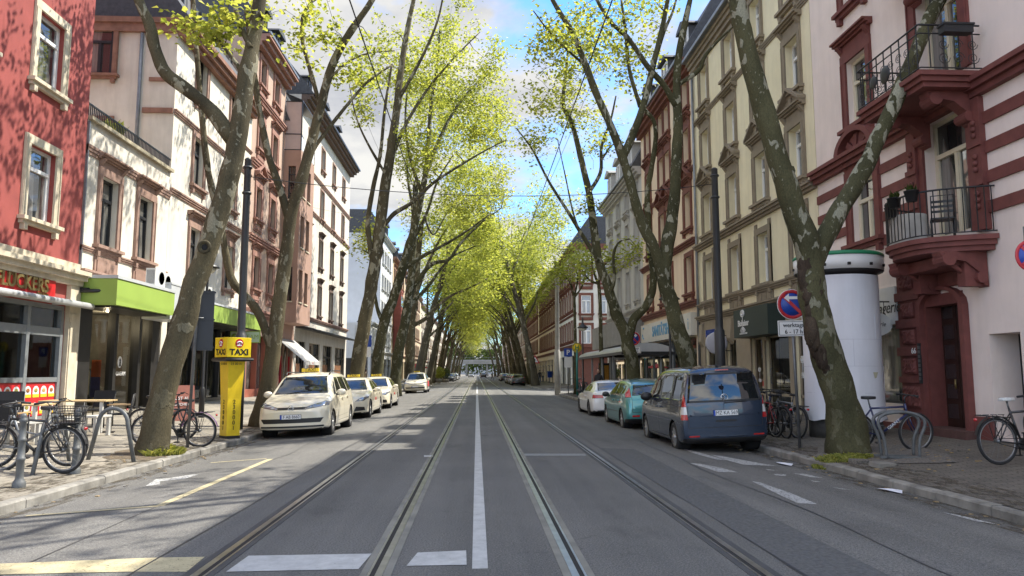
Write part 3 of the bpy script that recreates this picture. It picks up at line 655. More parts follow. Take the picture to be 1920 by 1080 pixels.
for a,b,c,d in hf: g.box(u0+a+.001,u0+b-.001,-P+.18,-P+.24,c,c+.07,0); g.box(u0+a,u0+b,-P+.18,-P+.24,d-.5,d-.43,0); g.box(u0+a,u0+a+.07,-P+.18,-P+.24,c+.07,d-.5,0); g.box(u0+b-.07,u0+b,-P+.18,-P+.24,c+.07,d-.5,0); g.box(u0+a,u0+b,-P+.241,-P+.25,c,d,1); g.box(u0+a-.05,u0+b+.05,-P-.06,-P+.1,c-.08,c-.002,2)
for a,b,c,d in hs: g.box(u0+.14,u0+.18,-b,-a,d-.55,d-.48,0); g.box(u0+.14,u0+.18,-a-.07,-a,c,d,0); g.box(u0+.14,u0+.18,-b,-b+.07,c,d,0); g.box(u0+.181,u0+.19,-b,-a,c,d,1); g.box(u0-.06,u0+.1,-b-.05,-a+.05,c-.08,c-.002,2)
g.build('oriel_windows',[FRD,GLASS,CREAMST],ori)
g=MB(); TERR=M('terrace_panel',(.46,.35,.31),.5,.06)
g.box(u0+.02,u0+.06,-P+.02,-.02,15.34,16.3,0); g.box(u0+.02,u0+.06,-P+.02,-.02,16.36,18.4,0)
for z in(15.3,16.3,18.4): g.box(u0,u0+.08,-P,0,z,z+.06,1)
g.box(u0,u0+.08,-P,-P+.06,15.36,18.4,1); g.box(u0+.1,u0+W,-P+.02,-P+.05,15.4,16.2,2); g.box(u0+W-.06,u0+W,-P,-P+.06,15.36,18.0,1)
g.prism([(-P,18.462),(0,18.9),(0,18.96),(-P,18.52)],0,u0-.02,u0+W,1)
h.part('terrace_screen',g,[TERR,FRD,SIGNW]); h.roof(SLATE,3.4,.3,1.2)
g=MB(); STRIPE=M('awning_cloth',(.42,.41,.39),.85,.12,2.)
for i in range(3):
    x=-.35+i*1.5; g.prism([(-.05,3.62),(-.05,3.66),(-1.7,2.28),(-1.7,2.24)],0,x,x+1.4,0); g.prism([(-1.7,2.24),(-1.72,2.24),(-1.72,2.06),(-1.7,2.06)],0,x,x+1.4,0)
    g.tube([(x,-1.69,2.23),(x+1.4,-1.69,2.23)],.025,6,1)
aw=h.part('striped_awning',g,[STRIPE,STEEL]); text('CAFE',.16,SIGNR,aw,(2.0,-1.722,2.15))
g=MB(); g.box(.4,3.7,.1,.5,.2,3.4,0); [g.box(x,x+.12,.02,.2,.2,3.4,1) for x in(.5,1.5,2.6,3.5)]; [g.box(x,x+.05,.0,.1,.9,2.6,2) for x in(1.1,3.1)]
h.part('shop_front',g,[GLASS,OR,SIGNR])
# ---- far cream house
GREYCR=M('grey_cream_render',(.60,.555,.48),.9,.1,1.,.3,90,stain=.22); DKST=M('dark_brown_stone',(.12,.08,.062),.85,.2,3,.3,50)
h=House('slate_roof_house','grey cream four storey house with dark hooded windows and slate mansard','house',XL,49.61,69.4,20.4,GREYCR,10)
for z,hood,wh in((6.95,'flat',2.25),(10.55,'flat',2.1),(14.35,None,2.2),(17.9,None,1.7)):
    m=win_meshes('F%s%.2f'%(hood,wh),1.05,wh,FRD,DKST if hood else PINKST,.14,hood,.28,1,GLASS,.25)
    for Y in(52.6,57.1,61.5,66): h.window(Y,z,m,1.05,wh,.25)
for a,b in((50.3,53),(54.2,57.8),(59,62.6),(64,68.6)): h.hole(a,b,.2,3.7,.4)
h.wall()
for z,hh,p in((5.25,.25,.2),(12.95,.25,.15),(15.75,.25,.15)): h.band(z,hh,p,PINKST,'string_course')
h.band(19.85,.6,.8,DKST); h.roof(SLATE,3.2,.85,1.6,BLACK)
for Y in(52.5,58,63.5): h.dormer(Y,SLATE,None,_wm['dorm'])
g=MB(); g.prism([(0,4.75),(-1.2,4.5),(-1.2,4.38),(0,4.55)],0,.4,19.4); g.tube([(.4,-1.2,4.42),(19.4,-1.2,4.42)],.08,8); h.part('folded_awning',g,BLACK)
g=MB(); SHOPO=M('shop_display',(.2,.09,.04),.6,.6,3.)
for a,b in((50.3,53),(54.2,57.8),(59,62.6),(64,68.6)):
    a,b=h.u(a),h.u(b); g.box(a,b,.25,.3,.2,3.7,0); g.box(a,a+.1,.1,.2,.2,3.7,1); g.box(b-.1,b,.1,.2,.2,3.7,1); g.box(a+.1,b-.1,.1,.2,2.7,2.85,1); g.box(a+.5,b-.5,.24,.249,1.,2.2,2)
h.part('shop_front',g,[GLASS,BLK,SHOPO])
# ---- beyond the side street, left
WHR=M('white_render',(.6,.61,.62),.85,.06,1.,.2,90,stain=.1); WST=M('pale_stone',(.5,.5,.48),.8,.12,3)
h=House('white_corner_house','low white rusticated corner house with a dark turret spike','house',XL,85.2,93,7.2,WHR,6)
m=win_meshes('G',1.1,2.4,FRW,WST,.25,None,.3,1,GLASS,.2)
for Y in(87,89.3,91.6): h.window(Y,5.45,m,1.1,2.4)
h.hole(86,92.5,.2,3.5,.4); h.wall()
for i in range(6): h.band(3.9+i*.55,.04,.03,WST,'rustication')
h.band(6.95,.35,.35,WST); h.band(3.65,.2,.25,WST,'string_course')
f=put('window',m[0],h.root,(-.06,.95,5.45),-PI/2); put('pane',m[1],f); put('window_surround',m[2],f)
g=MB(); g.lathe([(.9,7.3),(.75,7.5),(.3,8.0),(.22,8.8),(.06,9.3),(.05,10.3),(.0,10.8)],12,(.9,.9,0)); h.part('turret_spike',g,BLACK)
g=MB(); g.box(.8,7.3,.2,.4,.2,3.4); h.part('shop_front',g,SHOPDK)
g=MB(); g.box(-.02,-.006,0.3,5.5,.2,3.2); h.part('gable_shop_front',g,SHOPDK)
def backhouse(name,label,X,y0,y1,z1,wm,stone,cols,rows,w=1.1,hh=1.8,fr=FRD,hood=None,roofm=SLATE,dorm=True,shop=True,key=None,depth=10,fr2=None):
    h=House(name,label,'house',X,y0,y1,z1,wm,depth)
    for k,z in enumerate(rows):
        m=win_meshes((key or name)+str(k%2 if hood else 0),w,hh,fr,stone,.2,hood if k%2 else None,.28,1,GLASS,.2)
        for Y in cols: h.window(Y,z,m,w,hh)
    if shop:
        n=max(2,int((y1-y0)/4)); st=(y1-y0)/n; g=MB()
        for i in range(n):
            a,b=h.hole(y0+i*st+.4,y0+(i+1)*st-.4,.2,3.3,.4); g.box(a,b,.3,.35,.2,3.3,0); g.box(a,b,.1,.2,2.5,2.62,1); g.box((a+b)/2-.05,(a+b)/2+.05,.1,.2,.2,2.5,1)
    h.wall()
    if shop: h.part('shop_front',g,[GLASS,BLK])
    h.band(z1-.5,.5,.5,stone); h.band(3.9,.3,.25,stone,'string_course'); h.band(rows[1]-hh/2-.75,.22,.15,stone,'string_course')
    h.roof(roofm,3.,.55,1.5)
    if dorm:
        for Y in cols[::2]: h.dormer(Y,roofm,None,_wm['dorm'])
    return h
backhouse('grey_gable_house','tall pale grey house with blank gable behind the white corner house',XL-.05,93.02,106,19,M('pale_grey_render',(.55,.57,.6),.85,.06,1),WST,[95,97.6,100.2,102.8],[6,9.6,13,16.3])
h=backhouse('red_bay_house','red brown house with a projecting red bay',XL,106.02,124,18,M('ochre_render',(.5,.40,.27),.85,.1,1.),RSAND,[108,110.4,113,115.6,118.2,121],[5.8,9.3,12.6,15.6],hood='flat')
g=MB(); g.box(1.0,4.2,-1.1,-.1,4.2,13.4); [g.box(.95,4.25,-1.15,-1.1,z,z+.25) for z in(5,7.4,10.4,13.)]; b=h.part('red_bay',g,M('dark_red_bay',(.22,.06,.045),.8,.15))
g=MB(); [g.box(1.3+i*1.45,2.4+i*1.45,-1.13,-1.101,z,z+1.5) for z in(5.6,8.1,11) for i in(0,1)]; g.build('bay_windows',GLASS,b)
backhouse('ochre_house','ochre house in the sunny row before the railway bridge',XL,124.02,160,17,M('ochre_light',(.55,.45,.32),.85,.1,1.),PINKST,[126+i*3.2 for i in range(10)],[5.8,9.2,12.4,15.],dorm=False)
backhouse('pale_row_house','pale house ending the sunny row before the railway bridge',XL,160.02,300,16,M('pale_row_render',(.5,.46,.38),.85,.1,1.),PINKST,[163+i*6 for i in range(20)],[5.8,9.2,12.4],w=1.6,dorm=False)
# ================================================================ RIGHT SIDE
# ---- pink white house with dark red stone
PW=M('pinkish_white_render',(.84,.72,.65),.9,.06,1.,.5,110,stain=.1); DR=M('dark_red_stone',(.165,.05,.042),.75,.18,4,.35,60); FRC=M('cream_window_frame',(.66,.60,.45),.4,.06)
h=House('striped_house','pinkish white house with dark red stone bands and iron balconies','house',XR,6.5,21.28,17.9,PW,10)
mF=win_meshes('P2',1.05,1.85,FRC,DR,.25,'flat',.34,0,GLASSB,.22)
mA=win_meshes('P1',1.15,1.7,FRC,DR,.3,'arch',.34,1,GLASSB,.22)
for Y,l in((18.72,1),(9.2,0)):
    h.window(Y,5.85,mA,1.15,1.7,.22); h.window(Y,9.1,mF,1.05,1.85,.22); h.window(Y,12.45,mF,1.05,1.85,.22); h.window(Y,15.7,mF,1.05,1.85,.22)
# balcony doors
DY=15.25
mD=win_meshes('Pd',1.5,2.65,FRC,DR,.3,None,.3,1,GLASSB,.3,sill=False)
for z in(5.85,9.2,12.6): h.window(DY,z,mD,1.5,2.65,.3)
h.hole(15.0,16.35,.25,3.3,.5); h.hole(17.35,18.75,.85,2.75,.3); h.hole(13.45,14.3,.35,2.35,.75); h.hole(19.3,20.6,.85,2.75,.3)
h.wall()
# red bands on the first floor, broken by the openings
g=MB(); openings=sorted([(h.u(18.72)-.9,h.u(18.72)+.9),(h.u(DY)-1.08,h.u(DY)+1.08),(h.u(9.2)-.9,h.u(9.2)+.9)])
segs=[]; x=0
for a,b in openings: segs.append((x,a)); x=b
segs.append((x,h.W))
for a,b in segs:
    for z in(4.72,5.32,5.92,6.52): g=MB(); g.box(a,b,-.05,.01,z,z+.24); h.part('stone_band',g,DR)
h.band(7.12,.35,.32,DR)
# pilasters with carved drops beside balcony door
for s in(-1,1):
    g=MB(); x=h.u(DY)+s*1.1; g.box(x-.17,x+.17,-.12,.01,4.4,7.1)
    for z in(4.4,5.3,6.1): g.box(x-.2,x+.2,-.16,-.12,z-.0,z+.12)
    for z in(5.0,5.75,6.45):
        for k in range(3): g.ball((x,-.14,z+.14-k*.13),.075,8,0,(1,.6,.8))
    h.part('carved_pilaster',g,DR)
# ground floor: rusticated red portal
g=MB(); uP0,uP1=h.u(17.3),h.u(14.95)
g2=[]
for z,hh in((.1,.6),(.78,.75),(1.62,.62),(2.36,.62),(3.08,.6)): pass
pw=(uP0,uP0+.92)
g.box(pw[0],pw[1],-.1,.01,.1,.62); g.box(pw[0]-.04,pw[1]+.04,-.16,-.0,.621,.7); g.box(pw[0]-.02,pw[1]+.02,-.14,.01,1.36,1.5)
g.box(pw[1]-.003,uP0+.952,-.075,.01,.1,3.41); g.box(pw[0],pw[1],-.08,.01,.7,1.36); g.box(pw[0],pw[1],-.08,.01,1.5,4.1)
for z in(1.98,2.62,3.26): g.box(pw[0]-.02,pw[1]+.03,-.15,-.081,z,z+.2)
g.box(pw[1]+.001,uP1,-.06,.01,3.42,4.1)
# door reveal arch
n=10; ux=h.u(15.675); 
for i in range(n):
    t0,t1=PI*i/n,PI*(i+1)/n; A=lambda t,k:(ux+.82*k*math.cos(t),3.0+.45*k*math.sin(t)); g.prism([A(t0,1),A(t1,1),A(t1,.83),A(t0,.83)],1,-.14,.05)
g.box(ux-.675,ux-.6,-.03,.34,.25,3.3); g.box(ux+.6,ux+.675,-.03,.34,.25,3.3); g.box(ux-.599,ux+.599,-.03,.34,3.05,3.3); g.box(ux-.82,ux-.68,-.14,.3,.25,3.0); g.box(ux+.68,ux+.82,-.14,.3,.25,3.0)
h.part('portal',g,DR)
for z,hh in((.78,.5),(1.56,.36),(2.24,.34),(2.86,.34),(3.52,.36)):
    g=MB(); x0,x1=pw[0]+(.08 if z<1 else .2),pw[1]-(.1 if z<1 else .25); nx,nz=14,8; q=random.Random(int(z*100))
    P=[[(x0+(x1-x0)*i/nx,-.115-(0 if i in(0,nx) or j in(0,nz) else q.uniform(.02,.06)),z+hh*j/nz) for j in range(nz+1)] for i in range(nx+1)]
    for i in range(nx):
        for j in range(nz): g.face([P[i][j],P[i+1][j],P[i+1][j+1],P[i][j+1]])
    g.box(x0,x1,-.116,-.05,z,z+hh)
    h.part('rock_faced_block',g,DR)
g=MB(); g.box(ux-.68,ux+.68,.32,.4,.25,3.4,0)
for z in(.55,.98,1.41,1.84,2.27,2.72):
    for s in(-1,1): g.box(ux+s*.3-.2,ux+s*.3+.2,.29,.319,z+.05,z+.36,1)
for s in(-1,1): g.box(ux+s*.06-.05,ux+s*.06+.05,.26,.32,.3,3.2,0)
DOORW=M('dark_door_wood',(.035,.016,.012),.4,.3,6); d=h.part('front_door',g,[DOORW,GLASSB])
g=MB(); g.tube([(ux-.1,.22,1.25),(ux-.1,.22,1.45)],.02,8); g.build('handle',GOLD,d)
g=MB(); g.box(uP0+1.0,uP1+.25,-.35,.3,.1,.42); h.part('door_step',g,M('step_stone',(.10,.05,.042),.8,.2,5))
g=MB(); g.box(uP0+.83,uP0+.945,-.165,-.141,1.35,2.25,0); [g.box(uP0+.845,uP0+.93,-.172,-.166,1.42+i*.1,1.49+i*.1,1) for i in range(8)]; h.part('bell_panel',g,[BLACK,STEEL])
text('66',.19,SIGNW,h.root,(uP0+.68,-.16,2.08),name='house_number')
# plinth
for a_,b_,z_ in((h.u(14.95),h.u(14.3),.72),(h.u(13.45),h.W,.72),(0,h.u(17.3),.4)): g=MB(); g.box(a_,b_,-.06,.01,-.2,z_); h.part('plinth',g,DR)
# side window-door on the right and shop windows
g=MB(); a,b=h.u(14.3),h.u(13.45); g.box(a,a+.08,.6,.68,.35,2.35); g.box(b-.08,b,.6,.68,.35,2.35); g.box(a,b,.6,.68,2.27,2.35); g.box(a,b,.6,.68,.35,.43); fr=h.part('glazed_door',g,BLACK)
g=MB(); g.face([(a,.64,.4),(b,.64,.4),(b,.64,2.3),(a,.64,2.3)]); g.build('pane',glass_mat('frosted_glass',(.16,.18,.18),(.16,.18,.18),1.6),fr)
for ya,yb in((18.75,17.35),(20.6,19.3)):
    a,b=h.u(ya),h.u(yb); g=MB(); g.box(a,a+.07,.1,.2,.85,2.75); g.box(b-.07,b,.1,.2,.85,2.75); g.box(a,b,.1,.2,2.68,2.75); g.box(a,b,.1,.2,.85,.92); fr=h.part('shop_window',g,BLACK)
    g=MB(); g.face([(a,.15,.9),(b,.15,.9),(b,.15,2.7),(a,.15,2.7)]); g.build('pane',GLASS,fr)
g=MB(); g.box(h.u(18.95),h.u(17.32),-.12,-.0,2.75,3.65); s=h.part('fascia_sign',g,SIGNW); text('Fromagerie',.4,TXTB,s,(h.u(18.05),-.125,3.15),shear=.3)
# oval hanging sign
t=thing('oval_shop_sign','white oval sign hanging on a black bracket beside the red portal','sign',(XR-.55,17.6,2.75))
g=MB(); n=24; g.prism([(.48*math.cos(2*PI*i/n),.3*math.sin(2*PI*i/n)) for i in range(n)],1,-.02,.02); g.build('panel',SIGNW,t)
text('Fromagerie',.15,TXTB,t,(0,-.023,0),shear=.25,sx=.9); g=MB(); g.tube([(-.6,0,.55),(.55,0,.55)],.018,6); g.tube([(-.3,0,.27),(-.3,0,.55)],.008,5); g.tube([(.3,0,.27),(.3,0,.55)],.008,5); g.build('bracket',BLACK,t)
# first-floor balcony (curved) and second-floor balcony (square) with consoles
def balcony(h,zf,shape,uc,wd,pr,rail_h,ornate,name='balcony'):
    if shape=='curve': out=[(uc-wd/2+wd*i/20,-pr*(1-abs(-1+i/10)**3.2)-.02) for i in range(21)]
    else: out=[(uc-wd/2,-.02),(uc-wd/2,-pr),(uc+wd/2,-pr),(uc+wd/2,-.02)]
    g=MB(); poly=lambda k,d:[(uc+(x-uc)*k,y*k) for x,y in out]
    g.prism(poly(.9,0),2,zf-.3,zf-.2); g.prism(poly(.95,0),2,zf-.199,zf-.1); g.prism(poly(1,0),2,zf-.099,zf)
    for s in(-1,1):      # scroll consoles
        x=uc+s*wd*.3; g.prism([(-.02,zf-1.0),(-.12,zf-.95),(-.2,zf-.7),(-.45,zf-.5),(-pr*.72,zf-.42),(-pr*.75,zf-.301),(-.02,zf-.301)],0,x-.14,x+.14)
        for (yy,zz,r) in((-pr*.62,zf-.45,.14),(-.16,zf-.82,.11)):
            n=12; g.prism([(yy+r*math.cos(2*PI*i/n),zz+r*math.sin(2*PI*i/n)) for i in range(n)],0,x-.18,x+.18)
    b=h.part(name,g,DR)
    g=MB(); pts=[]
    for (x0,y0),(x1,y1) in zip(out,out[1:]):
        n=max(1,int(math.hypot(x1-x0,y1-y0)/.02)); pts+=[(x0+(x1-x0)*i/n,y0+(y1-y0)*i/n) for i in range(n)]
    pts.append(out[-1]); k=.965; pts=[(uc+(x-uc)*k,y*k) for x,y in pts]
    for z in(zf+.06,zf+rail_h)+((zf+rail_h-.18,) if ornate else ()): g.tube([(x,y,z) for x,y in pts[::2]],.014 if z<zf+rail_h-.01 else .02,6)
    acc=0; last=pts[0]; nx=0
    for p in pts:
        acc+=math.hypot(p[0]-last[0],p[1]-last[1]); last=p
        if acc>=nx:
            if not ornate: g.box(p[0]-.008,p[0]+.008,p[1]-.008,p[1]+.008,zf+.06,zf+rail_h); nx+=.125
            else:
                g.box(p[0]-.01,p[0]+.01,p[1]-.01,p[1]+.01,zf+.06,zf+rail_h); nx+=.3
    if ornate:
        for side in('front','l','r'):
            for c in range(8 if side=='front' else 3):
                for zc,r in((zf+.27,.13),(zf+.55,.11)):
                    sp=[]
                    for i in range(20):
                        t=i/19*3.6*PI; rr=r*(1-i/24); a=rr*math.cos(t); bb=rr*math.sin(t)*(1 if c%2 else -1)
                        if side=='front': sp.append((uc-wd/2*.96+.16+c*(wd*.96-.3)/7+a,-pr*.965,zc+bb))
                        else: sp.append((uc+(wd/2*.965)*(-1 if side=='l' else 1),-.2-c*.3+a,zc+bb))
                    g.tube(sp,.008,4,0,False)
        g.ball((uc,-pr*.99,zf+.4),.2,10,0,(1,.2,1)); g.ball((uc-.5,-pr*.98,zf+.42),.15,10,0,(1,.2,1))
    g.build('railing',BLACK,b); return b
ub=h.u(15.1)
balcony(h,4.28,'curve',ub,2.65,1.3,.95,False); balcony(h,7.58,'rect',ub,2.5,1.35,.95,True); balcony(h,10.95,'rect',ub,2.5,1.35,.95,True)
g=MB(); 
for s in(-1,1): g.box(ub+s*.75-.12,ub+s*.75+.12,-.45,0,3.3,3.95); g.tube([(ub+s*.75,-.95,3.95),(ub+s*.75,-.05,3.35)],.05,6)
g.box(ub-.75,ub+.75,-.7,0,3.72,3.95); h.part('balcony_soffit_block',g,DR)
h.roof(SLATE,3,.6)
# things on the balconies
t=thing('covered_table','round table under a pale cloth cover on the lower iron balcony','table',(XR-.6,15.75,4.29))
g=MB(); n=28; prof=[]
for i in range(n):
    a=2*PI*i/n; prof.append(a)
rows=[(.0,.74),(.34,.73),(.36,.68),(.38,.4),(.41,.02)]
for j,(r,z) in enumerate(rows):
    for a in prof: q=r*(1+.06*(j-1)*math.sin(6*a+j)*(j>1)); g.v.append((q*math.cos(a),q*math.sin(a),z))
for j in range(len(rows)-1):
    for i in range(n): g.f.append((j*n+i,j*n+(i+1)%n,(j+1)*n+(i+1)%n,(j+1)*n+i)); g.m.append(0); g.sm.append(True)
g.build('cover',M('cover_cloth',(.42,.41,.38),.9,.15,3),t); g=MB(); g.tube([(0,0,0),(0,0,.7)],.03,8); g.lathe([(.25,.0),(.25,.02),(.03,.06)],14); g.build('pedestal',BLACK,t)
t=thing('balcony_chair','black metal chair beside the covered table on the lower balcony','chair',(XR-.5,14.75,4.29),R(150))
def chair_black(t,m=BLACK):
    g=MB(); g.box(-.22,.22,-.21,.21,.43,.46); g.build('seat',m,t)
    for x in(-.2,.2):
        for y in(-.19,.19): g=MB(); g.tube([(x,y,0),(x,y*.95,.43)],.014,6); g.build('leg',m,t)
    g=MB(); g.tube([(-.2,.2,.44),(-.2,.27,.9),(.2,.27,.9),(.2,.2,.44)],.014,6); [g.box(-.19,.19,.235+i*.012,.25+i*.012,.55+i*.1,.6+i*.1) for i in range(3)]; g.build('backrest',m,t)
chair_black(t)
POT=M('plant_pot_black',(.02,.02,.022),.6,.2)
for i,(px,yy,zz,l) in enumerate(((-1.0,15.75,4.98,'black flower pot hung on the curved end of the lower balcony railing'),(-1.27,15.15,5.05,'black flower pot hung in the middle of the lower balcony railing'),(-1.25,14.55,5.06,'black round pot on the lower balcony railing before the open glass door'))):
    g=MB(); g.lathe([(.10,0),(.14,.22),(.15,.22),(.13,.2),(.001,.19)],14); q=random.Random(i)
    for k in range(40):
        a=q.uniform(0,6.3); l2=q.uniform(.05,.2); p=Vector((q.uniform(-.08,.08),q.uniform(-.08,.08),.2)); e=p+Vector((math.cos(a)*l2*.5,math.sin(a)*l2*.5,l2)); s=Vector((math.sin(a),-math.cos(a),0))*.02; g.face([p,(p+e)/2+s,e,(p+e)/2-s],1)
    o=g.build('flower_pot',[POT,LEAFD],None,(XR+px,yy,zz)); tag(o,l,'flower pot',"flower pots on the balcony")
g=MB(); g.box(-.1,.1,-.3,.3,0,.18); g.box(-.12,.12,-.32,.32,.15,.19); o=g.build('window_box',[POT],None,(XR-.6,13.78,8.3)); o.rotation_euler[2]=PI/2; tag(o,'black plant box hung on the upper ornate balcony railing','plant box')
# ---- yellow cream house
YC=M('yellow_cream_render',(.82,.74,.51),.9,.06,1.,.3,100,stain=.16); TAU=M('taupe_stone',(.25,.205,.145),.85,.14,3,.3,60); TAUS=M('taupe_shop',(.33,.275,.195),.8,.1,2)
h=House('yellow_house','yellow cream house with taupe stone window hoods and organic shop','house',XR,21.32,33.38,16.0,YC,10)
for z,hood,wh in((5.6,None,1.8),(8.5,'tri',1.75),(11.4,'flat',1.75),(14.35,None,1.7)):
    m=win_meshes('Q%s%.2f'%(hood,wh),1.0,wh,FRW,TAU,.22,hood,.3,0,GLASSB,.3)
    for Y in(22.65,25.6,28.5,31.8): h.window(Y,z,m,1.0,wh,.3)
shops=((22.2,23.3),(23.7,25.75),(25.95,27.1),(28.6,29.8),(31.2,32.6))
for a,b in shops: h.hole(a,b,.2,2.85,.45)
h.wall()
for z,hh,p,n in((7.05,.25,.28,'cornice'),(4.42,.2,.18,'string_course'),(3.85,.22,.25,'cornice'),(12.95,.2,.1,'string_course'),(15.5,.5,.35,'cornice')): h.band(z,hh,p,TAU,n)
for Y in(22.65,25.6,28.5,31.8):
    g=MB(); u=h.u(Y); g.box(u-.75,u+.75,-.04,.01,4.08,4.4); [g.box(u-.66+i*.46,u-.26+i*.46,-.07,-.04,4.12,4.36) for i in range(3)]
    g.box(u-.72,u-.52,-.05,.01,4.62,6.9) ; g.box(u+.52,u+.72,-.05,.01,4.62,6.9); g.box(u-.71,u+.71,-.03,.01,4.39,4.65); h.part('stone_panel',g,TAU)
g=MB(); hu=sorted([tuple(sorted((h.u(a),h.u(b)))) for a,b in shops]); x=0
for a,b in hu+[(h.W,h.W)]:
    if a-x>.05: g.box(x,a,-.05,.01,-.2,2.85)
    x=b
g.box(0,h.W,-.05,.01,2.851,3.84)
for u in(.5,2.8,4.3,7.7,9.9,11.6): g.prism([(-.05,2.7),(-.2,2.95),(-.14,3.7),(-.05,3.75)],0,u-.22,u+.22)
h.part('shop_cladding',g,TAUS)
g=MB()
for a,b in hu: g.box(a,a+.07,.1,.2,.2,2.85); g.box(b-.07,b,.1,.2,.2,2.85); g.box(a,b,.1,.2,2.78,2.85); g.box(a,b,.1,.2,.8,.88)
fr=h.part('shop_front',g,TAUS)

for a,b in hu: g=MB(); g.face([(a,.15,.2),(b,.15,.2),(b,.15,2.85),(a,.15,2.85)]); g.build('pane',SHOPGLASS,fr)
shop_room(h,.5,7.5,.2,2.9,2.6,.46); g=MB(); g.box(7.7,11.5,.5,.6,.2,2.9); h.part('dark_passage',g,SHOPDK)
LAMPY=M('amber_banner',(.65,.34,.03),.6,.15,2.); g=MB(); q=h.u(26.55); g.prism([(q-.18,2.75),(q+.3,2.75),(q+.42,.9),(q+.1,.8),(q-.28,1.0)],1,.3,.34); h.part('amber_window_banner',g,LAMPY)
g=MB(); a,b=h.u(25.2),h.u(24.2); g.tube([(a,-.02,1.2),(a,-.08,1.25),(a,-.08,1.7),(a,-.02,1.75)],.02,6); g.build('handle',STEEL,fr)
# sign box of the organic shop, wrapped around the corner of the window bay
BG=M('sign_dark_green',(.02,.035,.03),.5,.1)
def bio(parent,x,y,z,k,rz=0,sx=1):
    g=MB(); n=20; Q=lambda px,pz:(x+math.cos(rz)*px*sx,y+math.sin(rz)*px*sx,z+pz)
    def disc(cx,cz,rx,rz_,a0=0,a1=2*PI,th=.012):
        pts=[(cx+rx*math.cos(a0+(a1-a0)*i/n),cz+rz_*math.sin(a0+(a1-a0)*i/n)) for i in range(n+1)]; return pts
    g.tube([Q(*p) for p in disc(0,.28*k,.16*k,.11*k)],.02*k,5); g.tube([Q(*p) for p in disc(0,.28*k,.09*k,.055*k)],.03*k,5); g.tube([Q(0,.38*k),Q(0,-.3*k)],.012*k,5)
    for r in(.1,.18,.26): g.tube([Q(*p) for p in disc(0,-.42*k,r*k,r*.9*k,.5,PI-.5)],.014*k,5)
    for a in(.9,1.25,1.9,2.25): g.tube([Q(0,-.18*k),Q(.3*k*math.cos(a+PI),-.18*k+.3*k*math.sin(a+PI)*.7)],.01*k,5)
    return g.build('emblem',SIGNW,parent)
g=MB(); a,b=h.u(27.2),h.u(23.6)
g.prism([(a,-.05),(a+.4,-.75),(b,-.75),(b,-.05)],2,2.83,3.82); s=h.part('shop_sign',g,BG)
bio(s,(a+.2)-.02,-.42,3.36,.95,math.atan2(-.7,.4),.7); bio(s,a+1.35,-.765,3.36,1.05)
text('Biokaiser',.3,SIGNW,s,(a+1.4,-.765,3.31),sx=.95,off=.008); text('GESUNDER GENUSS',.085,SIGNW,s,(a+1.4,-.765,2.95))
text('Biokaiser',.2,SIGNW,s,(a+.17,-.42,3.31),rz=math.atan2(-.7,.4),sx=.8)
for yy,zz,k in((26.75,1.5,.7),(23.15,1.75,.9)): bio(fr,h.u(yy),.13,zz,k)
# mansard with zinc parapet and roof windows
h.roof(ZINC,3.4,.45,2.2,ZINC)
for Y in(24,28): h.dormer(Y,ZINC,None,win_meshes('dormw',1.2,1.3,FRW,None,trans=0,pane=GLASSB,depth=.2),1.6,1.7)
g=MB(); g.tube([(.1,-.1,.3),(.1,-.1,15.4)],.06,8); h.part('downpipe',g,ZINC)
t=thing('round_shop_sign','pale round sign on brackets beside the dark grey pole','sign',(XR-.6,29.3,2.75))
g=MB(); g.lathe([(.001,-.07),(.40,-.07),(.44,-.04),(.44,.04),(.40,.07),(.001,.07)],24,(0,0,0),1); g.build('disc',M('disc_lilac_white',(.45,.45,.5),.4,.06),t); g=MB(); g.tube([(.3,0,.3),(.6,0,.3)],.02,6); g.tube([(.3,0,-.3),(.6,0,-.3)],.02,6); g.build('bracket',BLACK,t)
g=MB(); g.box(-.02,.02,-.9,.9,-.2,.2); 
text('JUWELIER',.34,SIGNB,h.root,(h.u(31.6),-.07,3.3),ext=.02,name='shop_lettering')
# ---- brown trim house
PCR=M('peach_cream_render',(.80,.65,.47),.9,.06,1.,.3,100,stain=.16); BRN=M('brown_red_stone',(.165,.062,.042),.8,.16,3,.3,60)
h=House('brown_trim_house','peach house with brown red stone windows above the medical supply shop','house',XR,33.4,44.68,16.4,PCR,10)
for z,hood,wh in((6.2,None,1.75),(9.3,'tri',1.75),(12.45,'flat',1.7),(15.05,None,1.5)):
    m=win_meshes('R%s%.2f'%(hood,wh),1.0,wh,BRN,BRN,.24,hood,.3,0,GLASSB,.3,.5 if wh==1.75 and not hood else None)
    for Y in(34.8,38.4,39.7,42.8): h.window(Y,z,m,1.0,wh,.3)
h.hole(34,44.2,.25,3.25,.5); h.wall()
for z,hh,p,n in((4.62,.3,.3,'cornice'),(7.55,.25,.25,'string_course'),(11.0,.2,.15,'string_course'),(15.9,.5,.6,'cornice')): h.band(z,hh,p,BRN,n)
h.roof(SLATE,3.6,.6,1.4,ZINC)
for Y in(35,39,43): h.dormer(Y,SLATE,None,_wm['dormw'])
g=MB(); g.box(.4,h.W-.4,-.3,-.02,3.3,4.35); s=h.part('shop_sign',g,M('sign_cream',(.62,.60,.52),.5,.06))
LB=M('letter_blue',(.10,.30,.48),.5,.1); text('SANITÄTSHAUS',.78,LB,s,(h.W/2+.1,-.31,3.82),ext=.01,sx=.88,off=.02); text('i',.8,LB,s,(h.W-.85,-.31,3.82))
g=MB(); g.tube([(1.1+.22*math.cos(t),-.31,3.85+.3*math.sin(t)) for t in[PI*1.05+i*.14 for i in range(13)]],.03,6); g.ball((1.2,-.31,4.15),.06,8); g.build('smile_mark',LB,s)
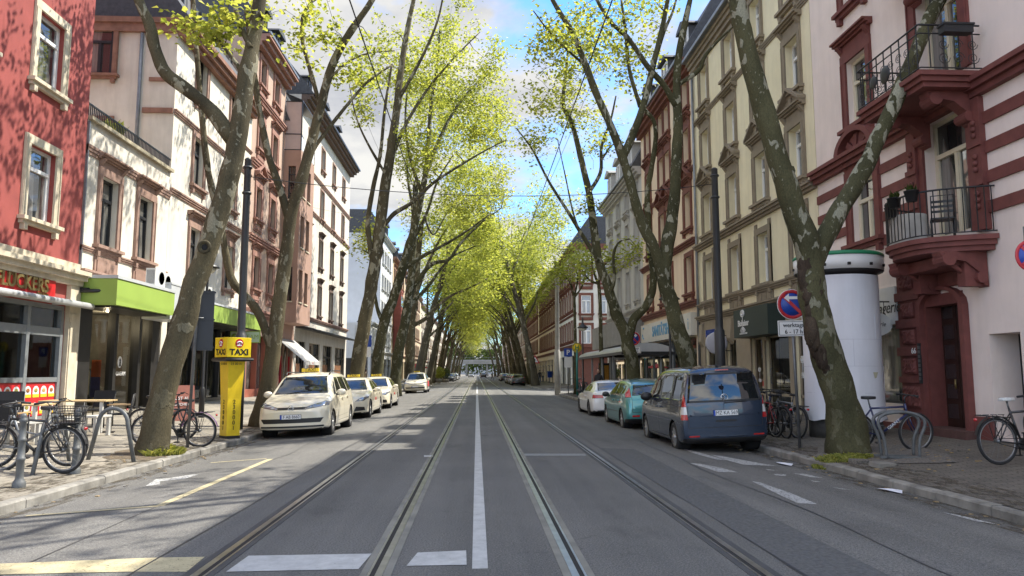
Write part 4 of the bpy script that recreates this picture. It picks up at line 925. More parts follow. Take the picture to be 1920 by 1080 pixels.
g=MB(); g.box(.5,h.W-.5,.2,.3,.25,.5); [g.box(x,x+.1,.15,.3,.5,3.25) for x in(.5,3,5.6,8.2,10.6)]; fr=h.part('shop_front',g,ALU)
g=MB(); g.face([(.5,.25,.3),(h.W-.5,.25,.3),(h.W-.5,.25,3.25),(.5,.25,3.25)]); g.build('pane',SHOPGLASS,fr); shop_room(h,.5,h.W-.5,.25,3.3,2.5,.52)
g=MB(); [g.box(1+i*2.4,2.6+i*2.4,.3,.31,.9,1.7+.2*(i%2),i%3) for i in range(4)]; h.part('window_posters',g,[SIGNW,M('poster_red',(.5,.08,.06)),M('poster_pale',(.5,.55,.6))])
# ---- grey house
GRW=M('grey_render',(.50,.50,.47),.9,.07,1.,.3,100,stain=.12); GST=M('grey_stone',(.40,.39,.36),.85,.1,3)
h=House('grey_house','grey rendered house with dormers above the tram shelter','house',XR,44.7,57.6,14.3,GRW,11)
for z,hood,wh in((7.2,'flat',2.1),(10.5,'flat',1.9),(13,None,1.2)):
    m=win_meshes('S%s%.2f'%(hood,wh),1.0,wh,FRW,GST,.22,hood,.3,1,GLASS,.25)
    for Y in(46.3,49.2,52.2,55.3): h.window(Y,z,m,1.0,wh,.25)
h.hole(45.2,57,.25,3.2,.5); h.wall(); h.band(13.8,.5,.55,GST); h.band(8.8,.3,.3,GST,'string_course'); h.band(5.4,.2,.2,GST,'string_course'); h.roof(SLATE,3.4,.6,1.4,ZINC)
for Y in(47.5,51.5,55): h.dormer(Y,GST,None,_wm['dormw'],1.6,1.8,-.1,.3)
g=MB(); g.box(.2,h.W-.2,-1.2,-.02,3.3,4.9); h.part('projecting_fascia',g,M('fascia_concrete',(.25,.245,.23),.8,.12,2.))
g=MB(); g.box(.6,h.W-.6,.3,.35,.25,3.2,0); [g.box(x,x+.12,.1,.3,.25,3.2,1) for x in(.6,3.5,6.4,9.3,12)]; h.part('shop_front',g,[GLASS,ALU])
# ---- corner house beyond the side street
CW=M('corner_cream_render',(.76,.74,.67),.88,.06,1.,.2,90)
h=House('brown_corner_house','long cream corner house with brown stone windows beyond the side street','house',XR,75.2,94,14.6,CW,12)
for k,z in enumerate((5.9,9.1,12.2)):
    m=win_meshes('U%d'%(k%2),1.0,1.9,FRD,BRN,.22,'flat' if k==1 else None,.28,1,GLASS,.25)
    for Y in[76.8+i*2.3 for i in range(8)]: h.window(Y,z,m,1.0,1.9,.25)
for a in range(4): h.hole(76+a*4.6,79.6+a*4.6,.25,3.3,.4)
h.wall(); 
for z,hh,p,n in((4.1,.35,.3,'cornice'),(7.45,.22,.15,'string_course'),(10.6,.22,.15,'string_course'),(14.1,.55,.55,'cornice')): h.band(z,hh,p,BRN,n)
g=MB()
for z,hh,p in((4.1,.35,.3),(14.1,.55,.55)): g=MB(); g.box(h.W,h.W+p,-p,12,z,z+hh); h.part('cornice',g,BRN)
g=MB(); g.box(h.W,h.W+.1,.0,12,.2,4.09); g.box(h.W+.101,h.W+.6,.3,4.5,3.1,3.5); h.part('gable_trim',g,BRN)
ms=win_meshes('Us',1.0,1.85,FRW,BRN,.26,None,.3,1,glass_mat('sky_glass',(.35,.4,.46),(.42,.42,.42),2.2),.06,.5)  # sky_glass: pale sky reflection painted into the pane base colour
for z in(5.4,8.45,11.6):
    for y in(.95,3.0,6.2): f=put('window',ms[0],h.root,(h.W+.08,y,z),PI/2); put('pane',ms[1],f); put('window_surround',ms[2],f)
g=MB()
for a in range(4): x,y=sorted((h.u(76+a*4.6),h.u(79.6+a*4.6))); g.box(x,y,.3,.35,.25,3.3,0); g.box(x,x+.1,.1,.2,.25,3.3,1); g.box(y-.1,y,.1,.2,.25,3.3,1); g.box(x,y,-.08,.2,3.3,3.31,1)
h.part('shop_front',g,[GLASS,BLK]); h.roof(SLATE,3.,.6,1.4)
backhouse('orange_row_house','cream and orange stone row house with many narrow windows',XR,94.02,122,14.6,M('orange_cream_render',(.74,.62,.46),.88,.08,1.),BRN,[95.8+i*2.6 for i in range(10)],[5.9,9.1,12.2],w=1.,hh=1.9,hood='flat',dorm=False)
backhouse('brown_row_house','brown cream row house behind the leaning tree trunks',XR,122.02,160,14.2,M('brown_cream_render',(.66,.56,.44),.88,.08,1.),BRN,[124+i*3 for i in range(12)],[5.9,9.1,12.],w=1.,hh=1.9,hood='flat',dorm=False)
backhouse('distant_row_house','distant pale row house in front of the railway bridge',XR,160.02,300,14,M('distant_render',(.5,.45,.38),.88,.08,1.),PINKST,[163+i*6 for i in range(22)],[5.9,9.1,12.],w=1.6,hh=1.9,dorm=False)
# railway bridge closing the street
t=thing('railway_bridge','flat grey railway bridge crossing the far end of the street','bridge',(0,330,0))
g=MB(); g.box(-40,40,-3,3,5.2,6.8); g.box(-40,40,-3.2,-3.01,6.2,7.0); g.build('deck',M('bridge_concrete',(.26,.26,.25),.8,.15,.3),t)
g=MB(); g.box(-40,-11,-2.8,3,-.3,5.19); g.box(11,40,-2.8,3,-.3,5.19); g.build('abutment',M('abutment_stone',(.2,.2,.19),.85,.2,.4),t)
for x in(-4.5,4.5): g=MB(); g.box(x-.4,x+.4,-2,2,-.3,5.19); g.build('pier',M('abutment_stone',(.2,.2,.19)),t)
g=MB(); [g.tube([(x,-3.1,7),(x,-3.1,8)],.04,5) for x in range(-39,40,2)]; g.tube([(-40,-3.1,8),(40,-3.1,8)],.05,5); g.build('railing',STEEL,t)
# ================================================================ TREES
def catmull(P,k=4):
    P=[Vector(p) for p in P]; Q=[P[0]*2-P[1]]+P+[P[-1]*2-P[-2]]; out=[]
    for i in range(1,len(Q)-2):
        a,b,c,d=Q[i-1:i+3]
        for j in range(k):
            t=j/k; out.append(.5*((2*b)+(c-a)*t+(2*a-5*b+4*c-d)*t*t+(3*b-a-3*c+d)*t**3))
    return out+[P[-1]]
def leaf(g,p,n,size,q):
    a=n.orthogonal().normalized(); a=Matrix.Rotation(q.uniform(0,6.28),3,n)@a; b=n.cross(a); s=size*q.uniform(.65,1.25)
    m=p+n*s*.18
    g.v+= [tuple(p-a*s*.5),tuple(m+b*s*.42-a*s*.05),tuple(p+a*s*.55),tuple(m-b*s*.42-a*s*.05)]
    i=len(g.v)-4; g.f.append((i,i+1,i+2,i+3)); g.m.append(0); g.sm.append(False)
def plane_tree(name,label,limbs,blobs,seed,leafsize,per,mat,twig=.03,grp='plane trees lining the tram street',spread=.38,flare=True,lm=None,step=.9,root=None,sides=12):
    """limbs: list of (points3d, r0, r1); blobs: list of (centre, radii, clusters)"""
    q=random.Random(seed); tr=MB(); nodes=[]; 
    for k,(P,r0,r1,*ex) in enumerate(limbs):
        r0*=.9; r1*=.9; rm=ex[0]*.9 if ex else (r0+r1)/2
        C=catmull(P,5); n=len(C); rr=[]
        for i in range(n):
            t=i/(n-1); r=(r0+(rm-r0)*t/.55) if t<.55 else (rm+(r1-rm)*(t-.55)/.45)
            if k==0 and flare:
                d=(C[i]-C[0]).length; r*=1+.42*math.exp(-d/.35)+.12*math.exp(-d/1.3)
            rr.append(r)
        if k==0: C[0]=C[0]-Vector((0,0,.25))
        tr.tube(C,rr,sides if r0>.12 else 8,0,True,.2)
        for i in range(n//3 if k==0 else 1,n): nodes.append((C[i],rr[i]))
        if r0>.12:    # knots and burrs
            for _ in range(2): i=q.randrange(n//4,n-1); a=q.uniform(0,6.3); tr.ball(C[i]+Vector((math.cos(a),math.sin(a),0))*rr[i]*.75,rr[i]*.42,8,0,(1,1,1.3))
    root=thing(name,label,'tree',limbs[0][0][0],0,grp) if root is None else root
    o=Vector(root.location)
    lf=MB(); tw=MB(); cl=[]
    for (c,rad,n) in blobs:
        for _ in range(n):
            while 1:
                v=Vector([q.uniform(-1,1) for _ in range(3)])
                if v.length<=1: break
            v=v*(.55+.45*q.random()); cl.append(Vector(c)+Vector([a*b for a,b in zip(v,rad)]))
    def near(p):
        b=None;bd=1e9
        for P,r in nodes:
            d=(P-p).length_squared
            if P.z>p.z: d*=1.35
            if d<bd: bd=d;b=(P,r)
        return b,math.sqrt(bd)
    base=[n[0] for n in nodes]
    cl.sort(key=lambda p:min((p-b).length_squared for b in base[::3]))
    for ci,p in enumerate(cl):
        (P,r),d=near(p)
        if d>.15:
            k=max(2,min(7,int(d/step)+1)); pts=[P]; bow=Vector((q.uniform(-1,1),q.uniform(-1,1),q.uniform(.1,.9)))*d*.13
            for i in range(1,k+1):
                t=i/k; pts.append(P.lerp(p,t)+bow*math.sin(PI*t)+Vector([q.uniform(-1,1) for _ in range(3)])*.05*min(d,2)*(t<1))
            r0=min(r*.75,twig*(.5+.35*d)); rr=[max(.006,r0*(1-.82*i/k)) for i in range(k+1)]
            tw.tube(pts,rr,5,0,False)
            for a,b in zip(pts[1:],rr[1:]): nodes.append((a,b))
        for _ in range(int(per*q.choice((.12,.7,.9,1.1,1.5)))):
            t=q.random(); c=p.lerp(P,.35*t*t) if d<3 else p
            v=Vector((q.gauss(0,spread),q.gauss(0,spread),q.gauss(-.05,spread*.75)))
            nrm=Vector((q.gauss(0,.6),q.gauss(0,.6),1)).normalized(); leaf(lf,c+v,nrm,leafsize,q)
    for g in(tr,tw,lf): g.v=[(x-o.x,y-o.y,z-o.z) for x,y,z in g.v]
    tr.build('trunk',mat,root)
    if tw.f: tw.build('branches',mat,root)
    if lf.f: lf.build('crown',lm or LEAF,root)
    return root
def px(Y,pts,dy=0.,y0=0.):    # photo pixels on the tree's own plane, leaning dy metres along the street by the tip
    n=len(pts)-1; return [at(x,y,Y+y0+dy*i/n) for i,(x,y) in enumerate(pts)]
def base(Y,pts,dy=0.):
    P=px(Y,pts,dy); x=P[0].x; P[0].z=gz(x)-.02; return P
# --- big leaning trunk by the taxi column
Y=15.0
T1=[(base(Y,[(283,846),(300,760),(333,640),(366,530),(402,430),(430,335),(447,250)],.3)+px(Y,[(460,160),(474,80),(487,0),(497,-70),(520,-200),(560,-330)],.6,.35),.265,.09,.205),
 (px(Y,[(437,262),(395,205),(352,168),(312,138),(292,95),(280,45),(262,5),(240,-60),(190,-160)],-.6,.3),.17,.09),
 (px(Y,[(462,150),(440,115),(405,70),(375,45),(345,38)],.8,.35),.06,.02),(px(Y,[(470,90),(452,50),(440,10),(430,-40)],.8,.3),.07,.04)]
for P,_,_ in T1[1:2]: pass
plane_tree('plane_tree','thick leaning plane tree trunk with a round branch scar beside the hoop stand',T1,
 [(at(400,30,15.4),(1.3,.8,.7),16),((-5,19.5,16),(3.8,5,4.2),130),((-3,14,15),(3,4,3.),50)],11,.15,34,BARK,spread=.19,sides=18)
# branch scar ring
s=at(383,463,14.72); g=MB(); g.lathe([(.06,.02),(.12,.03),(.14,-.0),(.12,-.03),(.085,-.025),(.065,.03)],16,(0,0,0),1,0,True,False,False); o=g.build('branch_scar',BARK,None,tuple(Vector(s)-Vector(bpy.data.objects['plane_tree'].location))); o.parent=bpy.data.objects['plane_tree']
g=MB(); g.ball((0,.035,0),.08,10,0,(1,.3,1)); oo=g.build('scar_heart',DARK,o)
# --- second tree behind the yellow column
Y=22.4
T2=[(base(Y,[(487,798),(502,725),(513,650),(524,565),(536,485),(545,405)])+px(Y,[(562,350),(582,275),(600,205),(622,125),(652,68),(690,12),(720,-40),(760,-120)],1.),.27,.07,.17),
 (px(Y,[(543,415),(522,345),(503,290),(486,205),(478,150),(470,90),(462,20)],-.8),.14,.07),
 (px(Y,[(512,660),(485,588),(460,555),(435,525),(421,464),(412,415),(396,350),(386,290),(376,190),(366,60),(360,-20)],-1.),.15,.07),
 (px(Y,[(602,205),(585,144),(568,80),(568,30),(585,0),(600,-60)],.8,.4),.08,.05),
 (px(Y,[(575,300),(600,262),(650,198),(690,153),(735,122)],1.4,.3),.09,.03),
 (px(Y,[(615,150),(650,118),(690,100),(740,95)],1.4,.6),.05,.02)]
plane_tree('plane_tree','plane tree with forked pale trunk right behind the yellow taxi column',T2,
 [(at(590,60,22.8),(1.5,1.5,1.6),26),(at(680,120,23.5),(1.2,1.2,1.1),20),(at(500,20,21.8),(1.2,1.2,.9),10),((-5.2,26.5,19),(3.6,4.5,3.6),120),((-7.8,23,15.5),(2.4,3.5,2.6),40),((-5,32,22),(3.5,4,3),50)],12,.15,24,BARK,spread=.22)
# --- row behind the taxis
Y=37.3
T3=[(base(Y,[(664,712),(676,650),(690,570),(702,500),(712,430),(722,350),(733,280),(744,205)])+px(Y,[(752,130),(765,50),(782,-30)],.5),.40,.10,.28),(px(Y,[(702,500),(692,450),(690,410),(700,350),(713,290),(722,200),(735,120)],-1.),.17,.06),
 (px(Y,[(722,420),(740,400),(775,378),(810,345),(850,318),(905,285),(950,262)],1.5,.1),.14,.03),
 (px(Y,[(733,300),(760,235),(800,170),(850,110),(900,60)],2.),.13,.03),(px(Y,[(725,330),(690,270),(668,220),(655,160)],-1.5),.09,.02),(px(Y,[(745,190),(790,110),(820,40),(835,-30)],-1.),.12,.04)]
plane_tree('plane_tree','tall plane tree whose trunk rises between the first two taxis',T3,
 [(at(735,120,39.2),(2.6,3,3.2),80),(at(840,140,39.5),(2.8,3,3.2),100),(at(905,230,40),(1.9,2.5,2.2),70),(at(925,120,40),(1.3,2.5,2.),35),(at(675,190,37),(1.1,2,1.7),20),(at(790,280,38),(2.,2.5,1.6),50),(at(800,-60,38),(4,4,2.4),40)],13,.165,27,BARK,spread=.29,twig=.042)
Y=45.5
T4=[(base(Y,[(703,712),(712,650),(722,600),(738,560),(752,512),(764,470),(776,430),(787,380),(797,330),(803,270)])+px(Y,[(808,200),(820,120),(825,50)],.5),.40,.06,.24),
 (px(Y,[(756,505),(790,482),(816,468),(845,452),(880,430),(920,400)],1.),.16,.04),(px(Y,[(720,610),(708,580),(702,545),(697,500),(690,460)],-1.),.15,.05),
 (px(Y,[(797,330),(820,270),(850,210),(890,160),(930,130)],2.),.17,.04),(px(Y,[(790,360),(770,300),(760,230),(765,150)],-1.),.13,.04)]
plane_tree('plane_tree','dark stout plane trunk rising behind the second taxi roof',T4,
 [(at(800,180,48),(3.,4,3.8),100),(at(905,230,49),(3.2,3.5,3.2),110),(at(870,370,49),(2.6,3,2.2),85),(at(690,450,45),(1.3,2,1.6),30),(at(840,60,46),(3,3,3),60)],14,.185,27,BARKR,spread=.31,twig=.045)
Y=54.6
T5=[(base(Y,[(738,715),(748,655),(760,600),(768,545),(773,490),(776,420),(780,340)]),.45,.22),
 (px(Y,[(770,545),(807,497),(841,487),(862,458),(900,420),(940,390)],1.),.2,.04),(px(Y,[(766,575),(800,540),(830,500),(850,480),(890,462)],2.),.17,.04),
 (px(Y,[(775,450),(800,400),(820,340),(850,290)],-1.),.15,.04),(px(Y,[(776,400),(765,340),(762,280)],1.),.14,.05),(px(Y,[(795,405),(812,440),(832,410),(850,380)],1.),.08,.03)]
plane_tree('plane_tree','plane tree with long arching limbs rising behind the third taxi',T5,
 [(at(860,290,58),(3.2,4,3.8),110),(at(925,350,58),(2.4,3.5,3.),110),(at(890,430,58),(2.8,3,2.2),80),(at(780,300,55),(2.4,3,3),70),(at(830,200,56),(3.4,4,3),70)],15,.2,26,BARKR,spread=.34,twig=.048)
Y=66
T6=[(base(Y,[(768,712),(769,650),(772,600),(778,560),(782,500),(790,420)]),.5,.25),
 (px(Y,[(772,612),(800,596),(820,575),(845,555),(880,540),(915,522)],1.),.22,.05),(px(Y,[(778,560),(800,500),(830,440),(870,390)],2.),.2,.05),(px(Y,[(785,480),(775,420),(770,360)],-1.),.16,.05)]
plane_tree('plane_tree','gnarled pale plane tree with a low limb near the lone fourth taxi',T6,
 [(at(850,420,67),(4,4.5,4.),110),(at(910,450,67),(3.2,4,3.2),110),(at(880,530,67),(3.2,3,2.),70),(at(790,400,66),(2.6,3,3.),55),(at(880,330,67),(3.2,4,3.),70)],16,.215,26,BARK,spread=.36,twig=.05)
# --- right side, nearest two-armed tree
Y=14.3
R1=[(base(Y,[(1592,852),(1583,770),(1556,680),(1535,610),(1522,545),(1519,490),(1508,445)])+px(Y,[(1492,400),(1460,300),(1428,190),(1402,95),(1382,5),(1368,-70),(1345,-190)],-.6)+[Vector((3.9,13.4,12.2)),Vector((2.6,13.2,14.6)),Vector((.8,13.0,17))],.345,.07,.23),
 (px(Y,[(1523,500),(1545,450),(1580,385),(1622,312),(1664,222),(1703,132),(1742,35),(1768,-40)],.6)+[Vector((9.1,14.9,11.6)),Vector((8.2,14.6,14)),Vector((6.4,14.2,16.6)),Vector((4.2,14,18.6))],.23,.08),([Vector((3.9,13.4,12.2)),Vector((4.6,12.,14)),Vector((3.6,10.8,16))],.10,.05),([Vector((8.4,14.7,13.6)),Vector((7,13,15.2)),Vector((5.2,11.5,16.8))],.11,.05)]
plane_tree('plane_tree','mossy two-armed plane trunk with a dark burr beside the white advertising column',R1,
 [((3.2,12.5,16.5),(2.4,3,1.6),22),((6.6,12.6,16.6),(2.4,3.4,1.8),46),((7.8,16.5,16.5),(2.,3.,1.6),36)],17,.18,14,BARKR,sides=18,spread=.3)
rt=bpy.data.objects['plane_tree.006']
g=MB(); q=random.Random(5)
for k in range(46):
    ay=q.uniform(500,672); t=(ay-500)/172; ax=1514+28*t+q.uniform(-14,12); r=q.uniform(.09,.16)
    p=at(ax,ay,14.13+q.uniform(0,.1))-Vector(rt.location); n0=len(g.v); g.ball(tuple(p),r,12,0,(.85,.85,2.0))
    for i in range(n0,len(g.v)): v=Vector(g.v[i]); g.v[i]=tuple(v+Vector([mnoise.noise(v*14+Vector((k,j*9,0)))*.06 for j in(0,1,2)]))
g.build('burr',bark('burr_bark',(.02,.013,.009),(.07,.05,.035),(.16,.14,.1),.68,5.),rt)
Y=22.5
R2=[(base(Y,[(1302,735),(1290,680),(1272,620),(1257,565),(1245,520)])+px(Y,[(1252,455),(1262,400),(1267,330),(1271,233),(1269,187),(1271,117),(1283,50),(1296,-10),(1305,-60)],.5),.31,.07,.19),
 (px(Y,[(1248,530),(1240,500),(1222,455),(1200,410),(1180,335),(1163,284),(1147,241),(1116,171),(1096,117),(1073,62),(1036,0),(1010,-60)],-.6),.21,.07),
 (px(Y,[(1165,300),(1188,249),(1207,195),(1224,125),(1240,60),(1252,0),(1262,-60)],.6,-.2),.15,.06),
 (px(Y,[(1268,200),(1245,160),(1215,126),(1178,72),(1147,43),(1122,5),(1100,-40)],-.7,.2),.11,.05),
 (px(Y,[(1270,160),(1310,132),(1322,105),(1349,74),(1375,50)],-.3,.3),.09,.03),
 (px(Y,[(1225,125),(1245,60),(1262,20),(1275,-30)],1.),.07,.03),(px(Y,[(1100,125),(1060,90),(1030,60),(1000,20)],-1.),.05,.02),
 (px(Y,[(1200,200),(1180,130),(1173,60),(1165,0)],.5,.2),.08,.04)]
plane_tree('plane_tree','slim dark plane tree with crossing limbs rising behind the grey van',R2,
 [(at(1120,60,23),(2.2,2.4,1.5),80),(at(1040,90,22.5),(1.2,1.8,1.4),44),(at(1190,120,23.5),(1.2,1.5,1.3),26),(at(1215,20,23.5),(1.4,1.5,.9),34),(at(1010,180,22),(.7,1,.8),9),((4,22,16),(3.2,3,1.6),30)],18,.125,22,BARKR,twig=.026,spread=.24)
Y=30.6
R3=[(base(Y,[(1192,724),(1186,685),(1178,655),(1172,622)])+px(Y,[(1160,600),(1146,560),(1136,525),(1122,487),(1112,415),(1104,360),(1088,292),(1073,233),(1056,195),(1061,136),(1066,80)],.6),.33,.05,.19),
 (px(Y,[(1177,645),(1188,600),(1208,578),(1222,550),(1225,515),(1219,470),(1216,412),(1214,362),(1228,275),(1227,230),(1209,206),(1195,180)],-.8),.21,.07),
 (px(Y,[(1122,490),(1090,438),(1070,405),(1030,342),(999,282),(968,240)],-.8),.11,.03),
 (px(Y,[(1104,362),(1126,323),(1128,275),(1145,225),(1155,180)],.8),.1,.04),(px(Y,[(1142,555),(1152,525),(1150,480),(1160,455),(1180,448)],-1.),.09,.03),
 (px(Y,[(1128,300),(1145,275),(1165,262)],.6),.05,.02),(px(Y,[(1090,440),(1075,400),(1060,330),(1045,260)],1.),.05,.02)]
plane_tree('plane_tree','forked plane tree with a curling limb behind the tram shelter roof',R3,
 [(at(1075,190,31),(2.,2.4,1.9),70),(at(1005,270,30),(1.,1.4,1.1),22),(at(1125,260,31.5),(1.4,1.6,1.6),30),(at(1100,90,31.5),(2.6,2.4,1.6),60),(at(1175,470,30),(.9,1,.7),9),(at(1100,390,30.5),(1.2,1.2,.7),8)],19,.135,22,BARKR,twig=.028,spread=.27)
def small_tree(label,Y,trunk,forks,blobs,seed):
    L=[(base(Y,trunk),.14,.10)]+[(px(Y,f,d),.09,.03) for f,d in forks]
    plane_tree('young_plane_tree',label,L,blobs,seed,.2,20,BARKR,grp='thin young plane trees at the tram stop',spread=.35)
small_tree('thin plane tree standing at the tram shelter corner post',42,[(1131,706),(1127,650),(1126,600),(1125,560),(1122,530)],[([(1122,532),(1108,527),(1094,512),(1088,495)],1),([(1122,532),(1128,505),(1140,490)],-1),([(1122,534),(1112,505),(1108,470)],.5)],[(at(1110,490,42),(1.6,1.6,1.),30),(at(1145,480,42),(.9,1,.8),10)],21)
small_tree('thin plane tree with flat crown behind the yellow tram stop flag',53,[(1080,706),(1079,650),(1078,600),(1077,557)],[([(1077,558),(1068,528),(1050,510),(1040,495)],1),([(1077,558),(1092,535),(1098,505)],-1),([(1077,558),(1083,520),(1075,490)],.5)],[(at(1050,510,53),(2.,2,1.2),40),(at(1095,495,53),(1.6,1.6,1.4),34),(at(1070,470,53),(2.2,2,1.2),30)],22)
# --- right cluster of leaning trunks and both far rows: four models, copied
def model(seed,lean,h,label,loc,name='plane_tree',more=[]):
    q=random.Random(seed); o=Vector(loc); P=[o+Vector((lean*h*.45*t**1.2+q.uniform(-.1,.1),q.uniform(-.3,.3)*t,h*.62*t)) for t in(0,.2,.45,.7,1)]
    L=[(P,.42,.22)]; top=P[-1]
    for k in range(5):
        a=q.uniform(0,6.28); s=P[2+k%3]; e=s+Vector((math.cos(a)*q.uniform(1.5,3)+lean*3.2,math.sin(a)*q.uniform(1.5,3.5),q.uniform(3.5,6.5))); m=s.lerp(e,.5)+Vector((q.uniform(-.4,.4),q.uniform(-.4,.4),.2)); L.append(([s,m,e],.16,.05))
    L.append(([top,top+Vector((lean*.8,.3,2.)),top+Vector((lean*1.5,.2,4.))],.2,.06))
    c=top+Vector((lean*3.,0,1.2))
    return plane_tree(name,label,L,[(c,(4.8,5.2,6.),125),(c+Vector((lean*11,0,-2.6)),(3.6,4.8,3.4),75),(c+Vector((lean*7,0,-6.)),(2.8,3.8,2.),16),(c+Vector((-lean*6,0,-3.)),(2.8,3.6,3.6),55)]+[(c+Vector(a),b,n) for a,b,n in more],seed,.28,19,BARKF if seed%2 else BARK,spread=.44,twig=.05,step=1.6,sides=9)
rowL=[(-6.4,78),(-6.6,88),(-6.3,97),(-6.5,108),(-6.3,120),(-6.5,134),(-6.4,150),(-6.5,168),(-6.4,190),(-6.5,215),(-6.4,245),(-6.5,280)]
rowR=[(6.9,88),(7.0,97),(6.9,106),(6.8,114),(7.0,121),(6.9,133),(7,148),(6.9,166),(7,188),(6.9,212),(7,242),(6.9,278)]
tl=['tenth','eleventh']; 
mods=[model(31,.32,23,'',(rowL[0][0],rowL[0][1],.02)),model(32,.24,21.5,'',(rowL[1][0],rowL[1][1],.02))]
mods2=[model(33,-.34,24,'',(rowR[0][0],rowR[0][1],.02),more=[((6.2,0,3.),(4.4,4.5,5.2),110),((5.,-1,-4.5),(3.2,3.5,2.8),50)]),model(34,-.22,25,'',(rowR[1][0],rowR[1][1],.02),more=[((5.5,0,3.5),(4.6,4.5,5),110),((4.5,0,-4),(3,3.5,2.6),40)])]
ordn=['first','second','third','fourth','fifth','sixth','seventh','eighth','ninth','tenth','eleventh','twelfth','thirteenth']
q=random.Random(9)
for row,ms_,side in((rowL,mods,'sunny taxi side'),(rowR,mods2,'shaded side past the side street')):
    for i,(x,y) in enumerate(row):
        o=ms_[i] if i<2 else copy_tree(ms_[q.randrange(2)])
        o.location=(x,y,gz(x)-.02); o.rotation_euler[2]=q.uniform(-.35,.35); k=q.uniform(.92,1.12); o.scale=(k,k,k*q.uniform(.95,1.08))
        o['label']='plane tree, %s of the far row along the %s'%(ordn[i],side)
# dark trees behind the bridge
wood=model(41,.02,15,'dark tree rising behind the railway bridge, nearest the middle',(-14,352,0),'dense_tree')
wood['group']='dark trees behind the bridge'
for ch in wood.children:
    if ch.name.startswith('crown'): ch.data.materials[0]=LEAFD
for i,(x,y,l) in enumerate(((-4,356,'over the left underpass opening'),(5,354,'over the right underpass opening'),(14,357,'above the right bridge end'),(-24,356,'above the left bridge end'),(24,354,'past the right abutment'))):
    o=copy_tree(wood); o.location=(x,y,0); o.rotation_euler[2]=i*1.3; o['label']='dark tree behind the railway bridge, '+l
g=MB(); q=random.Random(77)
for _ in range(9000):
    x=q.uniform(-60,60); y=342+q.uniform(0,9); h_=6.5+9*abs(mnoise.noise(Vector((x*.12,3,1))))+5; z=h_*math.sqrt(q.random()); leaf(g,Vector((x,y,z)),Vector((q.gauss(0,.5),-1,q.gauss(0.3,.5))).normalized(),1.,q)
tag(g.build('far_woods',LEAFD),kind='stuff')
# soil, gravel and grass at the feet
def soilpatch(c,rx,ry,seed,mt,dz):
    pts=[((min(x,-5.9) if x<0 else max(x,6.36)),y) for x,y in blob(c[0],c[1],rx,ry,seed)]; g=MB()
    g.face([(x,y,gz(x)+dz) for x,y in pts]); return tag(g.build('soil',mt),kind='structure')
b1=Vector(bpy.data.objects['plane_tree'].location); b7=Vector(rt.location)
soilpatch((b1.x+.0,b1.y+.1),.75,1.1,1,SOIL,.006); soilpatch((b7.x+.35,b7.y-.5),1.0,1.5,2,GRAV,.006); soilpatch((-6.4,22.4),.6,.9,3,SOIL,.006)
def grass(label,c,rx,ry,n,seed,hh=.14):
    g=MB(); q=random.Random(seed)
    for _ in range(n):
        a=q.uniform(0,6.28); r=math.sqrt(q.random()); x=c[0]+rx*r*math.cos(a); y=c[1]+ry*r*math.sin(a)*(1+.3*math.sin(3*a)); z=gz(x); b=q.uniform(0,6.28); l=hh*q.uniform(.4,1.2)*(1.15-.6*r); w=q.uniform(.004,.009)
        p=Vector((x,y,z)); d=Vector((math.cos(b),math.sin(b),0)); s=Vector((-math.sin(b),math.cos(b),0))*w; m=p+d*l*.3+Vector((0,0,l*.7)); e=p+d*l*.8+Vector((0,0,l*.85))
        i=len(g.v); g.v+=[tuple(p-s),tuple(p+s),tuple(m+s*.8),tuple(e),tuple(m-s*.8)]; g.f.append((i,i+1,i+2,i+3,i+4)); g.m.append(0); g.sm.append(False)
    tag(g.build('grass',GRASS),kind='stuff')
a=gp(300,851); grass('',(a.x,a.y),.42,.4,1700,1,.2); a=gp(1580,862); grass('',(a.x,a.y),.55,.28,1300,2,.12); a=gp(1545,866); grass('',(a.x,a.y),.2,.15,300,3,.08)
rr=random.Random(8); g=MB()
for _ in range(420):    # pebbles, bark crumbs and fallen leaves in the gutters and beds
    k=rr.random()
    if k<.35: x=b7.x+rr.gauss(.4,.7); y=b7.y+rr.gauss(-.8,.8)
    elif k<.6: x=rr.uniform(5.75,6.15); y=rr.uniform(4,26)
    elif k<.8: x=rr.uniform(-5.7,-5.2); y=rr.uniform(6,26)
    else: x=b1.x+rr.gauss(0,.5); y=b1.y+rr.gauss(0,.8)
    s=rr.uniform(.008,.026); z=gz(x) if KL<x<KR else gz(x); g.box(x-s,x+s*rr.uniform(.6,1.6),y-s,y+s,z-.01,z+s*.5,rr.randrange(2))
tag(g.build('debris',[GRAV,M('dry_leaf',(.28,.2,.1),.8,.4,30)]),kind='stuff')
for (x,y,l) in((1430,878-0,''),): pass
for p,w,d,l in((gp(1612,868),.36,.24,'dark loose paving stone lying in the gravel by the mossy trunk'),(gp(1655,874),.42,.26,'pale loose paving slab lying in the gravel by the mossy trunk')):
    g=MB(); g.prism([(-w/2,-d/2),(w/2-.02,-d/2+.02),(w/2,d/2-.03),(-w/2+.04,d/2)],2,-.02,.06); o=g.build('paving_stone',CONC if 'pale' in l else GRAV,None,tuple(p),bev=.008); o.rotation_euler=(.06,.04,.3); tag(o,l,'stone','loose stones by the mossy trunk')
